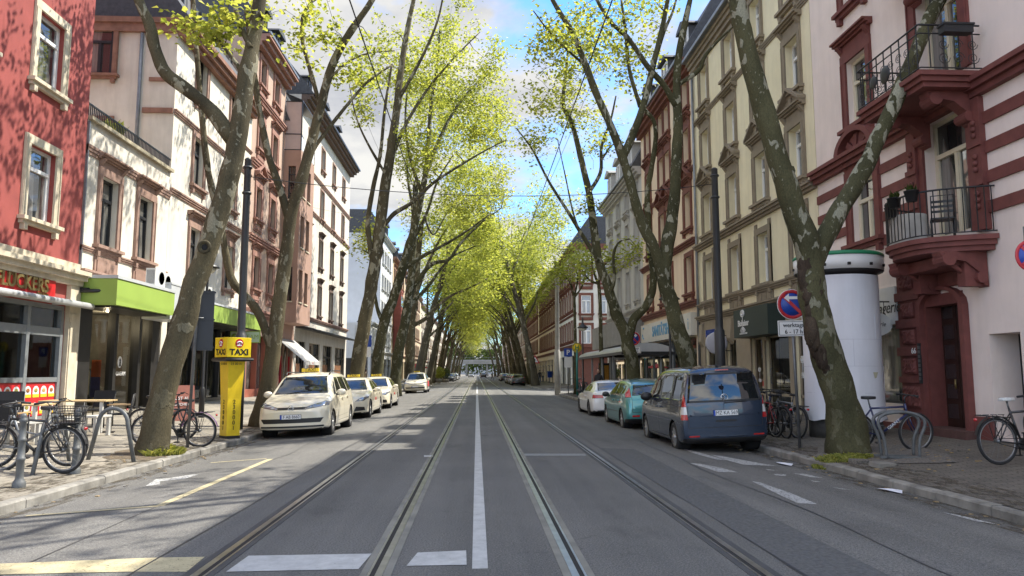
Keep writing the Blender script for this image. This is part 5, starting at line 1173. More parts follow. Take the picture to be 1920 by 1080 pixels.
# ================================================================ CARS
def paint(name,c,metal=0.,rough=.28,coat=1.):
    m,nt,b=nmat(name); v=mapv(nt); g=noise(nt,v,2.5,4); 
    col=mixc(nt,.35,c,ramp(nt,g,[(.35,[x*.82 for x in c]),(.65,c)])); nt.links.new(col,b.inputs['Base Color'])
    b.inputs['Metallic'].default_value=metal; b.inputs['Roughness'].default_value=rough; b.inputs['Coat Weight'].default_value=coat; b.inputs['Coat Roughness'].default_value=.03; return m
CARG,_n,_b=nmat('car_glass'); _b.inputs['Base Color'].default_value=(.012,.014,.016,1); _b.inputs['Roughness'].default_value=.015; _b.inputs['IOR'].default_value=1.9
BLKP=M('black_plastic',(.016,.016,.017),.45,.15); CHROME=M('chrome',(.62,.62,.62),.12,.05,metal=1.)
LAMPG,_n,_b=nmat('lamp_glass'); _b.inputs['Base Color'].default_value=(.30,.31,.33,1); _b.inputs['Roughness'].default_value=.08; _b.inputs['Metallic'].default_value=.55; _b.inputs['Coat Weight'].default_value=1
REDL=M('tail_lamp_red',(.42,.012,.015),.15,.15,25,coat=1.); WHL=M('tail_lamp_white',(.6,.58,.56),.12,.1,20,coat=1.); ALLOY=M('alloy_wheel',(.55,.55,.54),.28,.1,4,metal=.75); DALLOY=M('dark_alloy',(.09,.09,.09),.35,.2,4,metal=.7)
PLATEB=M('plate_blue',(.01,.06,.4),.4,.05); SEATM=M('car_interior',(.03,.03,.032),.8,.3)
def pch(xs,ys):
    n=len(xs); h=[xs[i+1]-xs[i] for i in range(n-1)]; d=[(ys[i+1]-ys[i])/h[i] for i in range(n-1)]; m=[d[0]]+[0]*(n-2)+[d[-1]]
    for i in range(1,n-1): m[i]=0 if d[i-1]*d[i]<=0 else 2/(1/d[i-1]+1/d[i])
    def f(x):
        if x<=xs[0]: return ys[0]
        if x>=xs[-1]: return ys[-1]
        i=max(k for k in range(n-1) if xs[k]<=x); t=(x-xs[i])/h[i]
        return ys[i]*(2*t**3-3*t*t+1)+h[i]*m[i]*(t**3-2*t*t+t)+ys[i+1]*(-2*t**3+3*t*t)+h[i]*m[i+1]*(t**3-t*t)
    return f
def chaikin(P,k):
    for _ in range(k):
        Q=[P[0]]
        for a,b in zip(P,P[1:]): Q.append(tuple(x*.75+y*.25 for x,y in zip(a,b))); Q.append(tuple(x*.25+y*.75 for x,y in zip(a,b)))
        Q.append(P[-1]); P=Q
    return P
class Car:
    """front at local y=0, tail at y=L; x across; z up"""
    def __init__(s,name,label,group,st,L,wb,fo,bodym,wr=.32,bowf=.22,bowr=.10,tyre=.31):
        s.root=thing(name,label,'car',(0,0,0),0,group); s.L=L; s.bm=bmesh.new(); s.body=bodym
        xs=[q[0] for q in st]; F=[pch(xs,[q[k] for q in st]) for k in range(1,7)]
        S=[]; n=72
        for i in range(n+1): t=i/n; S.append(L*(t-.12*math.sin(2*PI*t)/(2*PI)*1.0))
        S=sorted(set(S+[.01,.03,.06,L-.01,L-.03,L-.06])); rows=[]
        for y in S:
            zb,zs,zt,wm,ws,wr_=[f(y) for f in F]; h=zs-zb
            C=[(0,zb),(wm*.86,zb),(wm*.985,zb+.05),(wm,zb+h*.3),(wm,zb+h*.62),((wm*.35+ws*.65),zs-h*.10),(ws,zs),(ws*.93+wr_*.07,zs+(zt-zs)*.14),(ws*.5+wr_*.5,zs+(zt-zs)*.5),(wr_*1.0+(ws-wr_)*.1,zs+(zt-zs)*.88),(wr_*.86,zt-.012),(wr_*.45,zt+.012),(0,zt+.02)]
            half=chaikin(C,2); row=[]
            for x,z in half: row.append((x,z))
            full=row+[(-x,z) for x,z in row[-2:0:-1]]; rows.append(full)
        W=max(q[4] for q in st); s.W=W
        def bow(x,y,z):
            a=(abs(x)/W)**2.2; y2=y+bowf*a*math.exp(-(y/.55)**2)-bowr*a*math.exp(-((L-y)/.4)**2); return (x,y2,z)
        V=[[s.bm.verts.new(bow(x,y,z)) for x,z in r] for y,r in zip(S,rows)]; m=len(rows[0])
        for i in range(len(S)-1):
            for j in range(m): s.bm.faces.new((V[i][j],V[i+1][j],V[i+1][(j+1)%m],V[i][(j+1)%m]))
        # caps, bowed across
        K=8
        for i,fl in((0,0),(len(S)-1,1)):
            hm=(m+2)//2; cols=[]
            for j in range(hm):
                x,z=rows[i][j]; r=[]
                for k in range(K+1):
                    xx=x*(1-2*k/K)
                    r.append(V[i][j] if k==0 else (V[i][(m-j)%m] if k==K else s.bm.verts.new(bow(xx,S[i],z))))
                cols.append(r)
            for j in range(hm-1):
                for k in range(K):
                    q=[]; [q.append(v) for v in (cols[j][k],cols[j][k+1],cols[j+1][k+1],cols[j+1][k]) if v not in q]
                    if len(q)>=3:
                        try: s.bm.faces.new(q)
                        except ValueError: pass
        bmesh.ops.remove_doubles(s.bm,verts=s.bm.verts,dist=.0008)
        bmesh.ops.recalc_face_normals(s.bm,faces=s.bm.faces); s.bm.normal_update()
        s.mats=[bodym,BLKP]
        for f in s.bm.faces:
            f.smooth=True
            c=f.calc_center_median()
            if f.normal.z<-.6 and c.z<.45: f.material_index=1
        s.wy=(fo,fo+wb)
    def sel(s,view,poly,cond=None,cut=True):
        """cut along a convex polygon seen from the side (y,z), front or rear (x,z), top (x,y); returns the faces inside"""
        ax={'side':(1,2),'front':(0,2),'rear':(0,2),'top':(0,1)}[view]; bm=s.bm
        area=sum(poly[i][0]*poly[(i+1)%len(poly)][1]-poly[(i+1)%len(poly)][0]*poly[i][1] for i in range(len(poly)))
        if area<0: poly=poly[::-1]
        lo=[min(p[k] for p in poly)-.12 for k in(0,1)]; hi=[max(p[k] for p in poly)+.12 for k in(0,1)]
        def ok(f):
            c=f.calc_center_median(); a,b=c[ax[0]],c[ax[1]]
            if not(lo[0]<a<hi[0] and lo[1]<b<hi[1]): return False
            n=f.normal
            if view=='side' and abs(n.x)<.28: return False
            if view=='front' and not(n.y<-.12): return False
            if view=='rear' and not(n.y>.12): return False
            if view=='top' and n.z<.3: return False
            return cond(c,n) if cond else True
        for i in range(len(poly)):
            a,b=poly[i],poly[(i+1)%len(poly)]; d=(b[0]-a[0],b[1]-a[1]); nn=[0,0,0]; nn[ax[0]]=d[1]; nn[ax[1]]=-d[0]; co=[0,0,0]; co[ax[0]],co[ax[1]]=a
            fs=[f for f in bm.faces if ok(f)]
            if not fs: return []
            geom=list({v for f in fs for v in f.verts})+list({e for f in fs for e in f.edges})+fs
            bmesh.ops.bisect_plane(bm,geom=geom,plane_co=co,plane_no=nn,dist=1e-5)
        out=[]
        for f in bm.faces:
            if not ok(f): continue
            c=f.calc_center_median(); p=(c[ax[0]],c[ax[1]]); ins=True
            for i in range(len(poly)):
                a,b=poly[i],poly[(i+1)%len(poly)]
                if (b[0]-a[0])*(p[1]-a[1])-(b[1]-a[1])*(p[0]-a[0])<-1e-6: ins=False;break
            if ins: out.append(f)
        return out
    def part(s,name,faces,mats,rim=.0,push=0.,solid=None,cat=None):
        """take faces out of the body as a part of their own, with an optional dark rim"""
        faces=[f for f in faces if f.is_valid]
        if not faces: return None
        bm2=bmesh.new(); mp={}
        for f in faces:
            vs=[]
            for v in f.verts:
                if v not in mp: mp[v]=bm2.verts.new(v.co)
                vs.append(mp[v])
            try: n=bm2.faces.new(vs); n.smooth=True
            except ValueError: pass
        bmesh.ops.delete(s.bm,geom=faces,context='FACES')
        bm2.normal_update()
        if rim:
            r=bmesh.ops.inset_region(bm2,faces=bm2.faces[:],thickness=rim,depth=0,use_boundary=True,use_even_offset=True)
            for f in r['faces']: f.material_index=1; f.smooth=True
        if push:
            for v in bm2.verts: v.co-=v.normal*push
        me=bpy.data.meshes.new(name); bm2.to_mesh(me); bm2.free()
        for q in mats: me.materials.append(q)
        o=put(name,me,s.root); return o
    def seam(s,a,b,w=.011,view='side'):
        d=Vector((b[0]-a[0],b[1]-a[1])); n=Vector((-d.y,d.x)).normalized()*w/2
        fs=s.sel(view,[(a[0]+n.x,a[1]+n.y),(a[0]-n.x,a[1]-n.y),(b[0]-n.x,b[1]-n.y),(b[0]+n.x,b[1]+n.y)])
        for f in fs: f.material_index=1
    def paintf(s,fs,m):
        if m not in s.mats: s.mats.append(m)
        for f in fs: f.material_index=s.mats.index(m)
    def arches(s,r,zc):
        for y in s.wy:
            for sg in(-1,1):
                poly=[(y+(r+.02)*math.cos(2*PI*i/20),zc+(r+.02)*math.sin(2*PI*i/20)) for i in range(20)]
                fs=s.sel('side',poly,lambda c,n:c.x*sg>s.W*.55); bmesh.ops.delete(s.bm,geom=[f for f in fs if f.is_valid],context='FACES')
    def wheels(s,r,zc,rimm,spokes,width=.2,cover=False):
        me=None
        g=MB(); w=width
        g.lathe([(r*.66,-w/2),(r*.8,-w/2-.006),(r*.95,-w/2+.012),(r,-w/2+.04),(r,w/2-.04),(r*.95,w/2-.012),(r*.8,w/2+.006),(r*.66,w/2)],28,(0,0,0),0,0,True,True); tm=g.mesh('tyre',RUB)
        g=MB(); R_=r*.67
        g.lathe([(R_,-w/2+.0),(R_*.97,-w/2-.004),(R_*.9,-w/2+.02),(R_*.86,-w/2+.06),(.05,-w/2+.07)],28,(0,0,0),0,1,True,False,False)
        for k in range(spokes):
            a=2*PI*k/spokes; c,sn=math.cos(a),math.sin(a); hw=(PI/spokes)*(.62 if cover else .42)
            p=[(R_*.22,hw*1.1),(R_*.94,hw*.75),(R_*.94,-hw*.75),(R_*.22,-hw*1.1)]
            for q0 in(0,):
                pts=[(-w/2+(.012 if rr>R_*.5 else .002),rr*math.cos(a+t),rr*math.sin(a+t)) for rr,t in p]; bk=[(x+.045,y,z) for x,y,z in pts]
                b=len(g.v); g.v+=pts+bk
                for f in((0,1,2,3),(0,4,5,1),(1,5,6,2),(2,6,7,3),(3,7,4,0)): g.f.append(tuple(b+i for i in f)); g.m.append(0); g.sm.append(False)
        g.lathe([(.001,-w/2-.012),(R_*.24,-w/2-.008),(R_*.27,-w/2+.03)],16,(0,0,0),0,0,True,False,False); rm=g.mesh('rim',[rimm,DALLOY])
        g=MB(); g.lathe([(r+.04,-.13),(r+.04,.13),(.0,.13)],20,(0,0,0),0,0,True,False,False); wm=g.mesh('wheel_well',DARK)
        for y in s.wy:
            for sg in(-1,1):
                t=put('wheel',tm,s.root,(sg*(s.W-.115),y,zc)); t.rotation_euler[2]=0 if sg<0 else PI
                q=put('rim',rm,t); ww=put('wheel_well',wm,s.root,(sg*(s.W-.16),y,zc)); ww.rotation_euler[2]=0 if sg<0 else PI
    def finish(s):
        me=bpy.data.meshes.new('body'); s.bm.to_mesh(me); s.bm.free()
        for q in s.mats: me.materials.append(q)
        o=put('body',me,s.root)
        g=MB(); g.box(-s.W*.8,s.W*.8,.35,s.L-.3,.2,.42); g.build('underbody',DARK,s.root); return o
    def mirror(s,y,z,m,sz=1.,x=None):
        for sg in(-1,1):
            g=MB(); g.ball((sg*(x or s.W+.09),y,z),.12*sz,12,0,(1.0,.62,.72)); g.box(min(sg*(s.W-.06),sg*(s.W+.04)),max(sg*(s.W-.06),sg*(s.W+.04)),y-.03,y+.05,z-.08,z-.03,1); g.build('wing_mirror',[m,BLKP],s.root)
    def handle(s,y,z,m):
        for sg in(-1,1): g=MB(); g.box(min(sg*(s.W-.02),sg*(s.W+.025)),max(sg*(s.W-.02),sg*(s.W+.025)),y-.09,y+.09,z-.018,z+.018); g.build('door_handle',m,s.root,bev=.008)
    def plate(s,y,z,txt,face):  # face -1 front, +1 rear
        t=MB(); t.box(-.26,.26,-.008,.008,-.055,.055,0); t.box(-.262,-.222,-.0095,.0095,-.055,.055,1); t.box(-.268,.268,-.006,.006,-.062,.062,2)
        o=t.build('number_plate',[SIGNW,PLATEB,BLKP],s.root,(0,y,z)); 
        if face>0: o.rotation_euler[2]=PI
        if txt: text(txt,.112,TXTB,o,(.02,-.0105,-.002),ext=.001,sx=.88)
        return o
    def vw(s,y,z,r,face):
        g=MB(); n=24; g.tube([(r*math.cos(2*PI*i/n),0,r*math.sin(2*PI*i/n)) for i in range(n+1)],r*.1,6,0,False)
        P=lambda pts:g.tube([(x*r,-.004,zz*r) for x,zz in pts],r*.085,5)
        P([(-.42,.88),(0,.12),(.42,.88)]); P([(-.9,.4),(-.42,-.82),(0,.05),(.42,-.82),(.9,.4)])
        o=g.build('emblem',CHROME,s.root,(0,y,z)); 
        if face>0: o.rotation_euler[2]=PI
        return o
def side_windows(c,polys,rim=.016):
    for p in polys:
        for sg in(-1,1):
            fs=c.sel('side',p,lambda q,n:q.x*sg>.2); c.part('side_window',fs,[CARG,BLKP],rim,.002)
TAXIP=paint('taxi_ivory',(.77,.71,.55))
# ---- taxi minivan
def touran(label,group,plate,rack=True):
    c=Car('taxi_minivan',label,group,[(0,.27,.52,.66,.78,.77,.70),(.05,.21,.6,.74,.84,.82,.74),(.15,.19,.7,.83,.88,.86,.77),(.35,.18,.8,.92,.905,.88,.79),(.8,.18,.9,1.02,.915,.89,.80),(1.12,.18,.95,1.09,.915,.885,.79),(1.45,.18,.97,1.33,.915,.88,.72),(1.85,.18,.985,1.58,.915,.875,.665),(2.3,.18,1.,1.66,.915,.87,.65),(3.1,.18,1.02,1.67,.915,.87,.65),(3.9,.19,1.05,1.645,.91,.865,.64),(4.25,.22,1.06,1.58,.90,.85,.63),(4.42,.26,1.05,1.35,.88,.83,.68),(4.5,.3,.95,1.05,.86,.8,.72),(4.53,.36,.7,.8,.8,.76,.7)],4.53,2.79,.92,TAXIP)
    c.arches(.345,.33)
    ws=c.sel('front',[(-.72,1.10),(.72,1.10),(.58,1.565),(-.58,1.565)],lambda p,n:1.05<p.y<2.1); c.part('windscreen',ws,[CARG,BLKP],.025,.003)
    side_windows(c,[[(1.72,1.06),(2.52,1.08),(2.52,1.52),(2.12,1.52)],[(2.6,1.08),(3.45,1.1),(3.45,1.53),(2.6,1.53)],[(3.53,1.1),(4.22,1.16),(4.1,1.47),(3.53,1.53)],[(1.36,1.05),(1.64,1.06),(1.92,1.38),(1.85,1.42)]])
    c.part('rear_window',c.sel('rear',[(-.66,1.1),(.66,1.1),(.58,1.5),(-.58,1.5)],lambda p,n:p.y>4.),[CARG,BLKP],.02)
    for sg in(-1,1):
        P=[(.34,.715),(.88,.80),(.9,.87),(.80,.915),(.38,.79)]; P=[(x*sg,z) for x,z in P]
        c.part('headlight',c.sel('front',P,lambda p,n:p.y<.75),[LAMPG,BLKP],.012,-.003)
        c.part('tail_lamp',c.sel('rear',[(sg*.62,.98),(sg*.95,.98),(sg*.95,1.28),(sg*.7,1.22)],lambda p,n:p.y>3.9),[REDL,BLKP],.01)
    c.part('grille',c.sel('front',[(-.335,.72),(.335,.72),(.375,.785),(-.375,.785)],lambda p,n:p.y<.6),[BLKP])
    c.part('lower_grille',c.sel('front',[(-.74,.40),(.74,.40),(.80,.50),(.6,.485),(-.6,.485),(-.80,.50)][0:0] or [(-.72,.385),(.72,.385),(.80,.50),(-.80,.50)],lambda p,n:p.y<.7),[BLKP],0,.012)
    c.paintf(c.sel('front',[(-.8,.27),(.8,.27),(.8,.315),(-.8,.315)],lambda p,n:p.y<.7),BLKP)
    for a,b in(((1.62,.34),(1.62,1.0)),((2.56,.34),(2.56,1.06)),((3.42,.75),(3.5,1.08)),((1.66,.34),(3.2,.34))): c.seam(a,b)
    c.seam((1.3,.44),(3.35,.47),.006)
    c.wheels(.32,.32,ALLOY,9,.2,True); c.mirror(1.62,1.1,TAXIP,1.1); c.handle(2.4,.93,TAXIP); c.handle(3.25,.95,TAXIP)
    c.plate(-.012,.545,plate,-1); c.vw(.02,.757,.072,-1)
    g=MB(); g.tube([(-.36,.07,.735),(.36,.07,.735)],.008,5); g.build('chrome_strip',CHROME,c.root)
    if rack:
        for sg in(-1,1): g=MB(); g.tube([(sg*.6,2.0,1.6),(sg*.62,2.2,1.7),(sg*.62,3.6,1.7),(sg*.61,3.8,1.64)],.018,6); g.build('roof_rail',BLKP,c.root)
    roofsign(c,2.35,1.70,.0); c.finish(); return c
def roofsign(c,y,z,x0):
    t=MB(); t.prism([(-.06,0),(.06,0),(.04,.1),(-.04,.1)],0,-.24,.24,0); t.box(-.15,.15,-.04,.04,-.03,0,1); o=t.build('roof_sign',[YEL,BLKP],c.root,(x0,y,z))
    text('TAXI',.13,TXTB,o,(0,-.053,.05),rx=R(80),ext=.004,sx=1.1)
def place(c,x,y,rz=0,roll=0.,z=None):
    c.root.location=(x,y,gz(x)+(0 if z is None else z)); c.root.rotation_euler=(0,roll,rz)
tx=touran('ivory taxi minivan with taxi roof sign parked first beside the yellow column','taxis waiting at the kerb','F AB 8660'); place(tx,-4.72,19.55,0,R(-2.2))
tx4=touran('lone ivory taxi minivan parked far behind the other three taxis','taxis waiting at the kerb',None,False); place(tx4,-4.95,61,0,R(-2.2))
FLY=M('advert_red',(.5,.03,.04),.5,.1)
g=MB(); g.box(.918,.922,1.7,3.3,.5,.95); g.build('door_advert',FLY,tx4.root)
# ---- saloon taxis
def saloon(label,group):
    c=Car('taxi_saloon',label,group,[(0,.27,.5,.60,.74,.73,.66),(.06,.2,.58,.70,.82,.8,.72),(.2,.17,.68,.80,.88,.86,.76),(.5,.16,.76,.88,.91,.88,.77),(1.0,.16,.85,.94,.92,.89,.78),(1.5,.16,.9,1.0,.925,.885,.76),(1.9,.16,.92,1.22,.925,.88,.68),(2.35,.16,.93,1.42,.925,.875,.6),(2.8,.16,.94,1.465,.925,.87,.58),(3.4,.16,.955,1.45,.925,.87,.58),(3.9,.17,.96,1.32,.92,.865,.62),(4.3,.19,.965,1.11,.91,.85,.7),(4.7,.23,.955,1.03,.89,.83,.72),(4.85,.28,.9,1.0,.86,.8,.72),(4.88,.34,.7,.8,.8,.76,.7)],4.88,2.87,.88,TAXIP,bowf=.3)
    c.arches(.345,.33)
    c.part('windscreen',c.sel('front',[(-.70,1.0),(.70,1.0),(.53,1.385),(-.53,1.385)],lambda p,n:1.3<p.y<2.6),[CARG,BLKP],.022,.003)
    side_windows(c,[[(1.95,1.0),(2.85,1.01),(2.85,1.35),(2.42,1.34)],[(2.92,1.01),(3.6,1.02),(3.55,1.32),(2.92,1.35)],[(3.66,1.02),(4.05,1.05),(3.75,1.22),(3.62,1.29)]],.014)
    c.part('rear_window',c.sel('rear',[(-.64,1.05),(.64,1.05),(.52,1.38),(-.52,1.38)],lambda p,n:3.4<p.y<4.4),[CARG,BLKP],.02)
    for sg in(-1,1):
        c.part('headlight',c.sel('front',[(sg*.46,.62),(sg*.74,.63),(sg*.9,.74),(sg*.9,.80),(sg*.62,.735)],lambda p,n:p.y<1.1),[LAMPG,BLKP],.012,-.003)
        c.part('tail_lamp',c.sel('rear',[(sg*.5,.78),(sg*.95,.78),(sg*.95,.93),(sg*.5,.9)],lambda p,n:p.y>4.2),[REDL,BLKP],.01)
        c.part('side_intake',c.sel('front',[(sg*.42,.27),(sg*.8,.3),(sg*.78,.42),(sg*.5,.44)],lambda p,n:p.y<.8),[BLKP],0,.01)
    c.part('grille',c.sel('front',[(-.36,.5),(.36,.5),(.40,.7),(-.40,.7)],lambda p,n:p.y<.4),[BLKP],0,.008)
    g=MB(); [g.tube([(-.36,.0,.56+i*.06),(.36,.0,.56+i*.06)],.008,5) for i in range(3)]; n=16; g.tube([(.075*math.cos(2*PI*i/n),-.01,.62+.075*math.sin(2*PI*i/n)) for i in range(n+1)],.008,5); [g.tube([(0,-.01,.62),(.07*math.cos(a),-.01,.62+.07*math.sin(a))],.007,5) for a in(PI/2,PI*7/6,-PI/6)]; g.build('grille_bars',CHROME,c.root)
    c.part('lower_grille',c.sel('front',[(-.3,.27),(.3,.27),(.34,.4),(-.34,.4)],lambda p,n:p.y<.6),[BLKP],0,.01)
    for a,b in(((1.75,.34),(1.75,.93)),((2.88,.3),(2.88,.97)),((3.75,.75),(3.68,.97)),((1.8,.3),(3.4,.3))): c.seam(a,b)
    c.wheels(.325,.325,ALLOY,10); c.mirror(1.95,1.0,TAXIP,1.); c.handle(2.72,.85,TAXIP); c.handle(3.55,.86,TAXIP); c.plate(-.008,.44,None,-1)
    for sg in(1,-1): o=text('taxi',.22,FLY,c.root,(sg*.926,2.25 if sg>0 else 2.3,.66),rx=PI/2,rz=PI/2*sg,name='door_lettering',ext=.002,sx=1.3)
    roofsign(c,2.75,1.5,0); c.finish(); return c
s2=saloon('ivory taxi saloon directly behind the first taxi minivan','taxis waiting at the kerb'); place(s2,-4.8,27.2,0,R(-2.2))
r3=copy_tree(s2.root); r3.location=(-4.85,34.3,gz(-4.85)); r3['label']='ivory taxi saloon, third in the rank, parked under the dark tree trunks'
# ---- dark grey van
VANP=paint('slate_blue_grey',(.03,.046,.078),.35,.26)
v=Car('grey_van','slate grey passenger van with plain hubcaps parked at the kerb by the dark pole','cars parked along the shaded kerb',[(0,.27,.55,.7,.78,.77,.70),(.06,.21,.65,.8,.85,.83,.76),(.25,.19,.82,.98,.9,.88,.8),(.7,.18,.95,1.1,.925,.9,.82),(1.05,.18,1.0,1.2,.93,.9,.8),(1.4,.18,1.02,1.5,.93,.895,.74),(1.8,.18,1.03,1.73,.93,.89,.71),(2.3,.18,1.04,1.81,.93,.89,.70),(3.2,.18,1.05,1.83,.93,.89,.70),(4.0,.19,1.05,1.81,.93,.885,.70),(4.28,.2,1.06,1.77,.925,.88,.70),(4.38,.22,1.06,1.70,.92,.875,.72),(4.45,.26,1.04,1.35,.91,.865,.79),(4.49,.3,.92,1.02,.90,.85,.82),(4.50,.36,.7,.8,.88,.83,.8)],4.5,2.755,.9,VANP,bowr=.07)
v.arches(.345,.33)
v.part('windscreen',v.sel('front',[(-.74,1.2),(.74,1.2),(.62,1.7),(-.62,1.7)],lambda p,n:.9<p.y<2.1),[CARG,BLKP],.02)
side_windows(v,[[(1.5,1.1),(2.35,1.1),(2.35,1.64),(1.88,1.63)],[(2.45,1.1),(3.4,1.1),(3.4,1.65),(2.45,1.65)],[(3.5,1.1),(4.22,1.12),(4.12,1.62),(3.5,1.65)]],.02)
v.part('rear_window',v.sel('rear',[(-.80,1.07),(.80,1.07),(.69,1.69),(-.69,1.69)],lambda p,n:p.y>4.1),[CARG,BLKP],.045)
for sg in(-1,1):
    v.part('tail_lamp',v.sel('rear',[(sg*.80,.72),(sg*.95,.72),(sg*.95,.83),(sg*.81,.83)],lambda p,n:p.y>4.0),[REDL],.0,-.006)
    v.part('tail_lamp',v.sel('rear',[(sg*.81,.832),(sg*.95,.832),(sg*.95,.99),(sg*.82,.99)],lambda p,n:p.y>4.0),[WHL],.0,-.006)
    v.part('tail_lamp',v.sel('rear',[(sg*.82,.992),(sg*.95,.992),(sg*.95,1.25),(sg*.835,1.3)],lambda p,n:p.y>4.0),[REDL],.0,-.006)
    g=MB(); g.box(min(sg*.55,sg*.8),max(sg*.55,sg*.8),4.455,4.475,.36,.39); g.build('reflector',REDL,v.root)
    v.part('headlight',v.sel('front',[(sg*.45,.8),(sg*.9,.82),(sg*.9,.95),(sg*.5,.9)],lambda p,n:p.y<.7),[LAMPG,BLKP],.012)
for a,b in(((-.78,.55),(.78,.55)),((-.79,.55),(-.79,1.02)),((.79,.55),(.79,1.02))): v.seam(a,b,.012,'rear')
for f in v.sel('rear',[(-.9,.22),(.9,.22),(.9,.33),(-.9,.33)],lambda p,n:p.y>4.2): f.material_index=1
for a,b in(((1.42,.32),(1.42,1.03)),((2.4,.3),(2.4,1.05)),((3.45,.75),(3.45,1.05)),((2.45,1.0),(4.35,1.0)),((1.45,.3),(3.3,.3))): v.seam(a,b)
v.wheels(.32,.32,ALLOY,12,.2,True); v.mirror(1.62,1.14,BLKP,1.25); v.handle(2.3,.93,VANP); v.handle(2.55,.93,VANP); v.plate(4.50,.845,'MZ KA 569',1); v.vw(4.475,1.16,.075,1)
g=MB(); g.box(-.14,.14,4.40,4.43,1.735,1.755); g.build('brake_lamp',REDL,v.root); g=MB(); g.tube([(.0,4.49,1.05),(-.45,4.52,1.07)],.012,6); g.ball((0,4.47,1.05),.03,8); g.build('rear_wiper',BLKP,v.root)
g=MB(); g.box(-.22,.22,4.485,4.505,.66,.70); g.build('tailgate_handle',BLKP,v.root); g=MB(); g.ball((.0,4.1,1.84),.05,8,0,(.6,1.4,.7)); g.tube([(0,4.1,1.86),(0,4.3,1.93)],.006,5); g.build('aerial',BLKP,v.root)
v.finish(); place(v,5.28,20.2,PI,R(2.4)) 
# ---- teal hatchback
TEAL=paint('teal_metallic',(.08,.29,.29),.45,.28)
def hatch(name,label,group,pm,lights_high=True,plate=None):
    c=Car(name,label,group,[(0,.27,.5,.62,.76,.75,.68),(.06,.2,.58,.72,.83,.81,.74),(.22,.17,.7,.84,.88,.86,.76),(.6,.16,.82,.94,.9,.88,.78),(1.05,.16,.9,1.02,.91,.88,.77),(1.4,.16,.93,1.22,.91,.875,.70),(1.85,.16,.95,1.43,.91,.87,.62),(2.3,.16,.96,1.485,.91,.865,.6),(2.9,.16,.975,1.475,.91,.865,.6),(3.5,.17,1.,1.42,.905,.86,.60),(3.85,.19,1.01,1.34,.9,.85,.62),(4.08,.22,1.0,1.14,.885,.84,.68),(4.22,.26,.94,1.0,.87,.82,.72),(4.31,.32,.72,.86,.84,.79,.72),(4.34,.38,.6,.66,.8,.75,.7)],4.34,2.64,.86,pm)
    c.arches(.335,.32)
    c.part('windscreen',c.sel('front',[(-.72,1.02),(.72,1.02),(.55,1.40),(-.55,1.40)],lambda p,n:.9<p.y<2.1),[CARG,BLKP],.02)
    side_windows(c,[[(1.55,1.0),(2.4,1.01),(2.4,1.38),(1.98,1.37)],[(2.48,1.01),(3.3,1.04),(3.25,1.35),(2.48,1.38)],[(3.38,1.05),(3.66,1.1),(3.55,1.28),(3.35,1.33)]],.014)
    c.part('rear_window',c.sel('rear',[(-.66,1.03),(.66,1.03),(.55,1.33),(-.55,1.33)],lambda p,n:p.y>3.3),[CARG,BLKP],.022)
    for sg in(-1,1):
        p=[(sg*.69,.98),(sg*.95,.98),(sg*.95,1.10),(sg*.8,1.28),(sg*.66,1.30)] if lights_high else [(sg*.6,.78),(sg*.95,.78),(sg*.95,.98),(sg*.62,.94)]
        c.part('tail_lamp',c.sel('rear',p,lambda q,n:q.y>3.4),[REDL,BLKP],.01,-.004)
        c.part('headlight',c.sel('front',[(sg*.42,.68),(sg*.86,.72),(sg*.9,.84),(sg*.55,.8)],lambda q,n:q.y<.9),[LAMPG,BLKP],.01)
        g=MB(); g.box(min(sg*.5,sg*.72),max(sg*.5,sg*.72),4.31,4.335,.42,.47); g.build('reflector',REDL,c.root)
    c.part('grille',c.sel('front',[(-.4,.5),(.4,.5),(.4,.66),(-.4,.66)],lambda q,n:q.y<.4),[BLKP])
    for f in c.sel('rear',[(-.9,.22),(.9,.22),(.9,.36),(-.9,.36)],lambda q,n:q.y>3.9): f.material_index=1
    for a,b in(((-.7,.55),(-.68,.98)),((.7,.55),(.68,.98)),((-.7,.55),(.7,.55))): c.seam(a,b,.012,'rear')
    for a,b in(((1.4,.3),(1.4,.96)),((2.44,.28),(2.44,1.0)),((3.3,.75),(3.34,1.02)),((1.45,.28),(3.1,.28))): c.seam(a,b)
    c.seam((1.25,.52),(3.1,.54),.02); c.wheels(.315,.315,ALLOY,8,.2,True); c.mirror(1.58,1.02,BLKP,1.); c.handle(2.28,.86,pm); c.handle(3.16,.88,pm); c.plate(4.325,.62,plate,1); c.finish(); return c
t=hatch('teal_hatchback','teal hatchback parked between the grey van and the white coupe','cars parked along the shaded kerb',TEAL); place(t,5.28,26.2,PI,R(2.4))
# ---- white coupe
WHP=paint('car_white',(.8,.81,.82))
c=Car('white_coupe','white sports coupe with dark five spoke wheels parked before the tram stop','cars parked along the shaded kerb',[(0,.25,.46,.56,.76,.75,.68),(.08,.19,.56,.68,.84,.82,.74),(.3,.16,.68,.78,.9,.88,.76),(.8,.15,.79,.87,.92,.89,.78),(1.4,.15,.86,.94,.93,.885,.76),(1.85,.15,.89,1.14,.93,.88,.68),(2.3,.15,.90,1.32,.93,.875,.58),(2.7,.15,.91,1.37,.93,.87,.56),(3.2,.15,.925,1.345,.93,.87,.56),(3.7,.16,.94,1.2,.925,.865,.6),(4.1,.18,.95,1.04,.915,.85,.7),(4.4,.2,.945,1.0,.9,.84,.72),(4.56,.24,.88,.97,.88,.82,.74),(4.62,.32,.66,.74,.84,.79,.72)],4.62,2.75,.86,WHP)
c.arches(.36,.335); c.part('windscreen',c.sel('front',[(-.7,.95),(.7,.95),(.52,1.29),(-.52,1.29)],lambda p,n:1.3<p.y<2.6),[CARG,BLKP],.02)
side_windows(c,[[(1.9,.97),(2.95,.985),(2.95,1.26),(2.36,1.25)],[(3.0,.985),(3.62,1.0),(3.45,1.15),(3.0,1.255)]],.014)
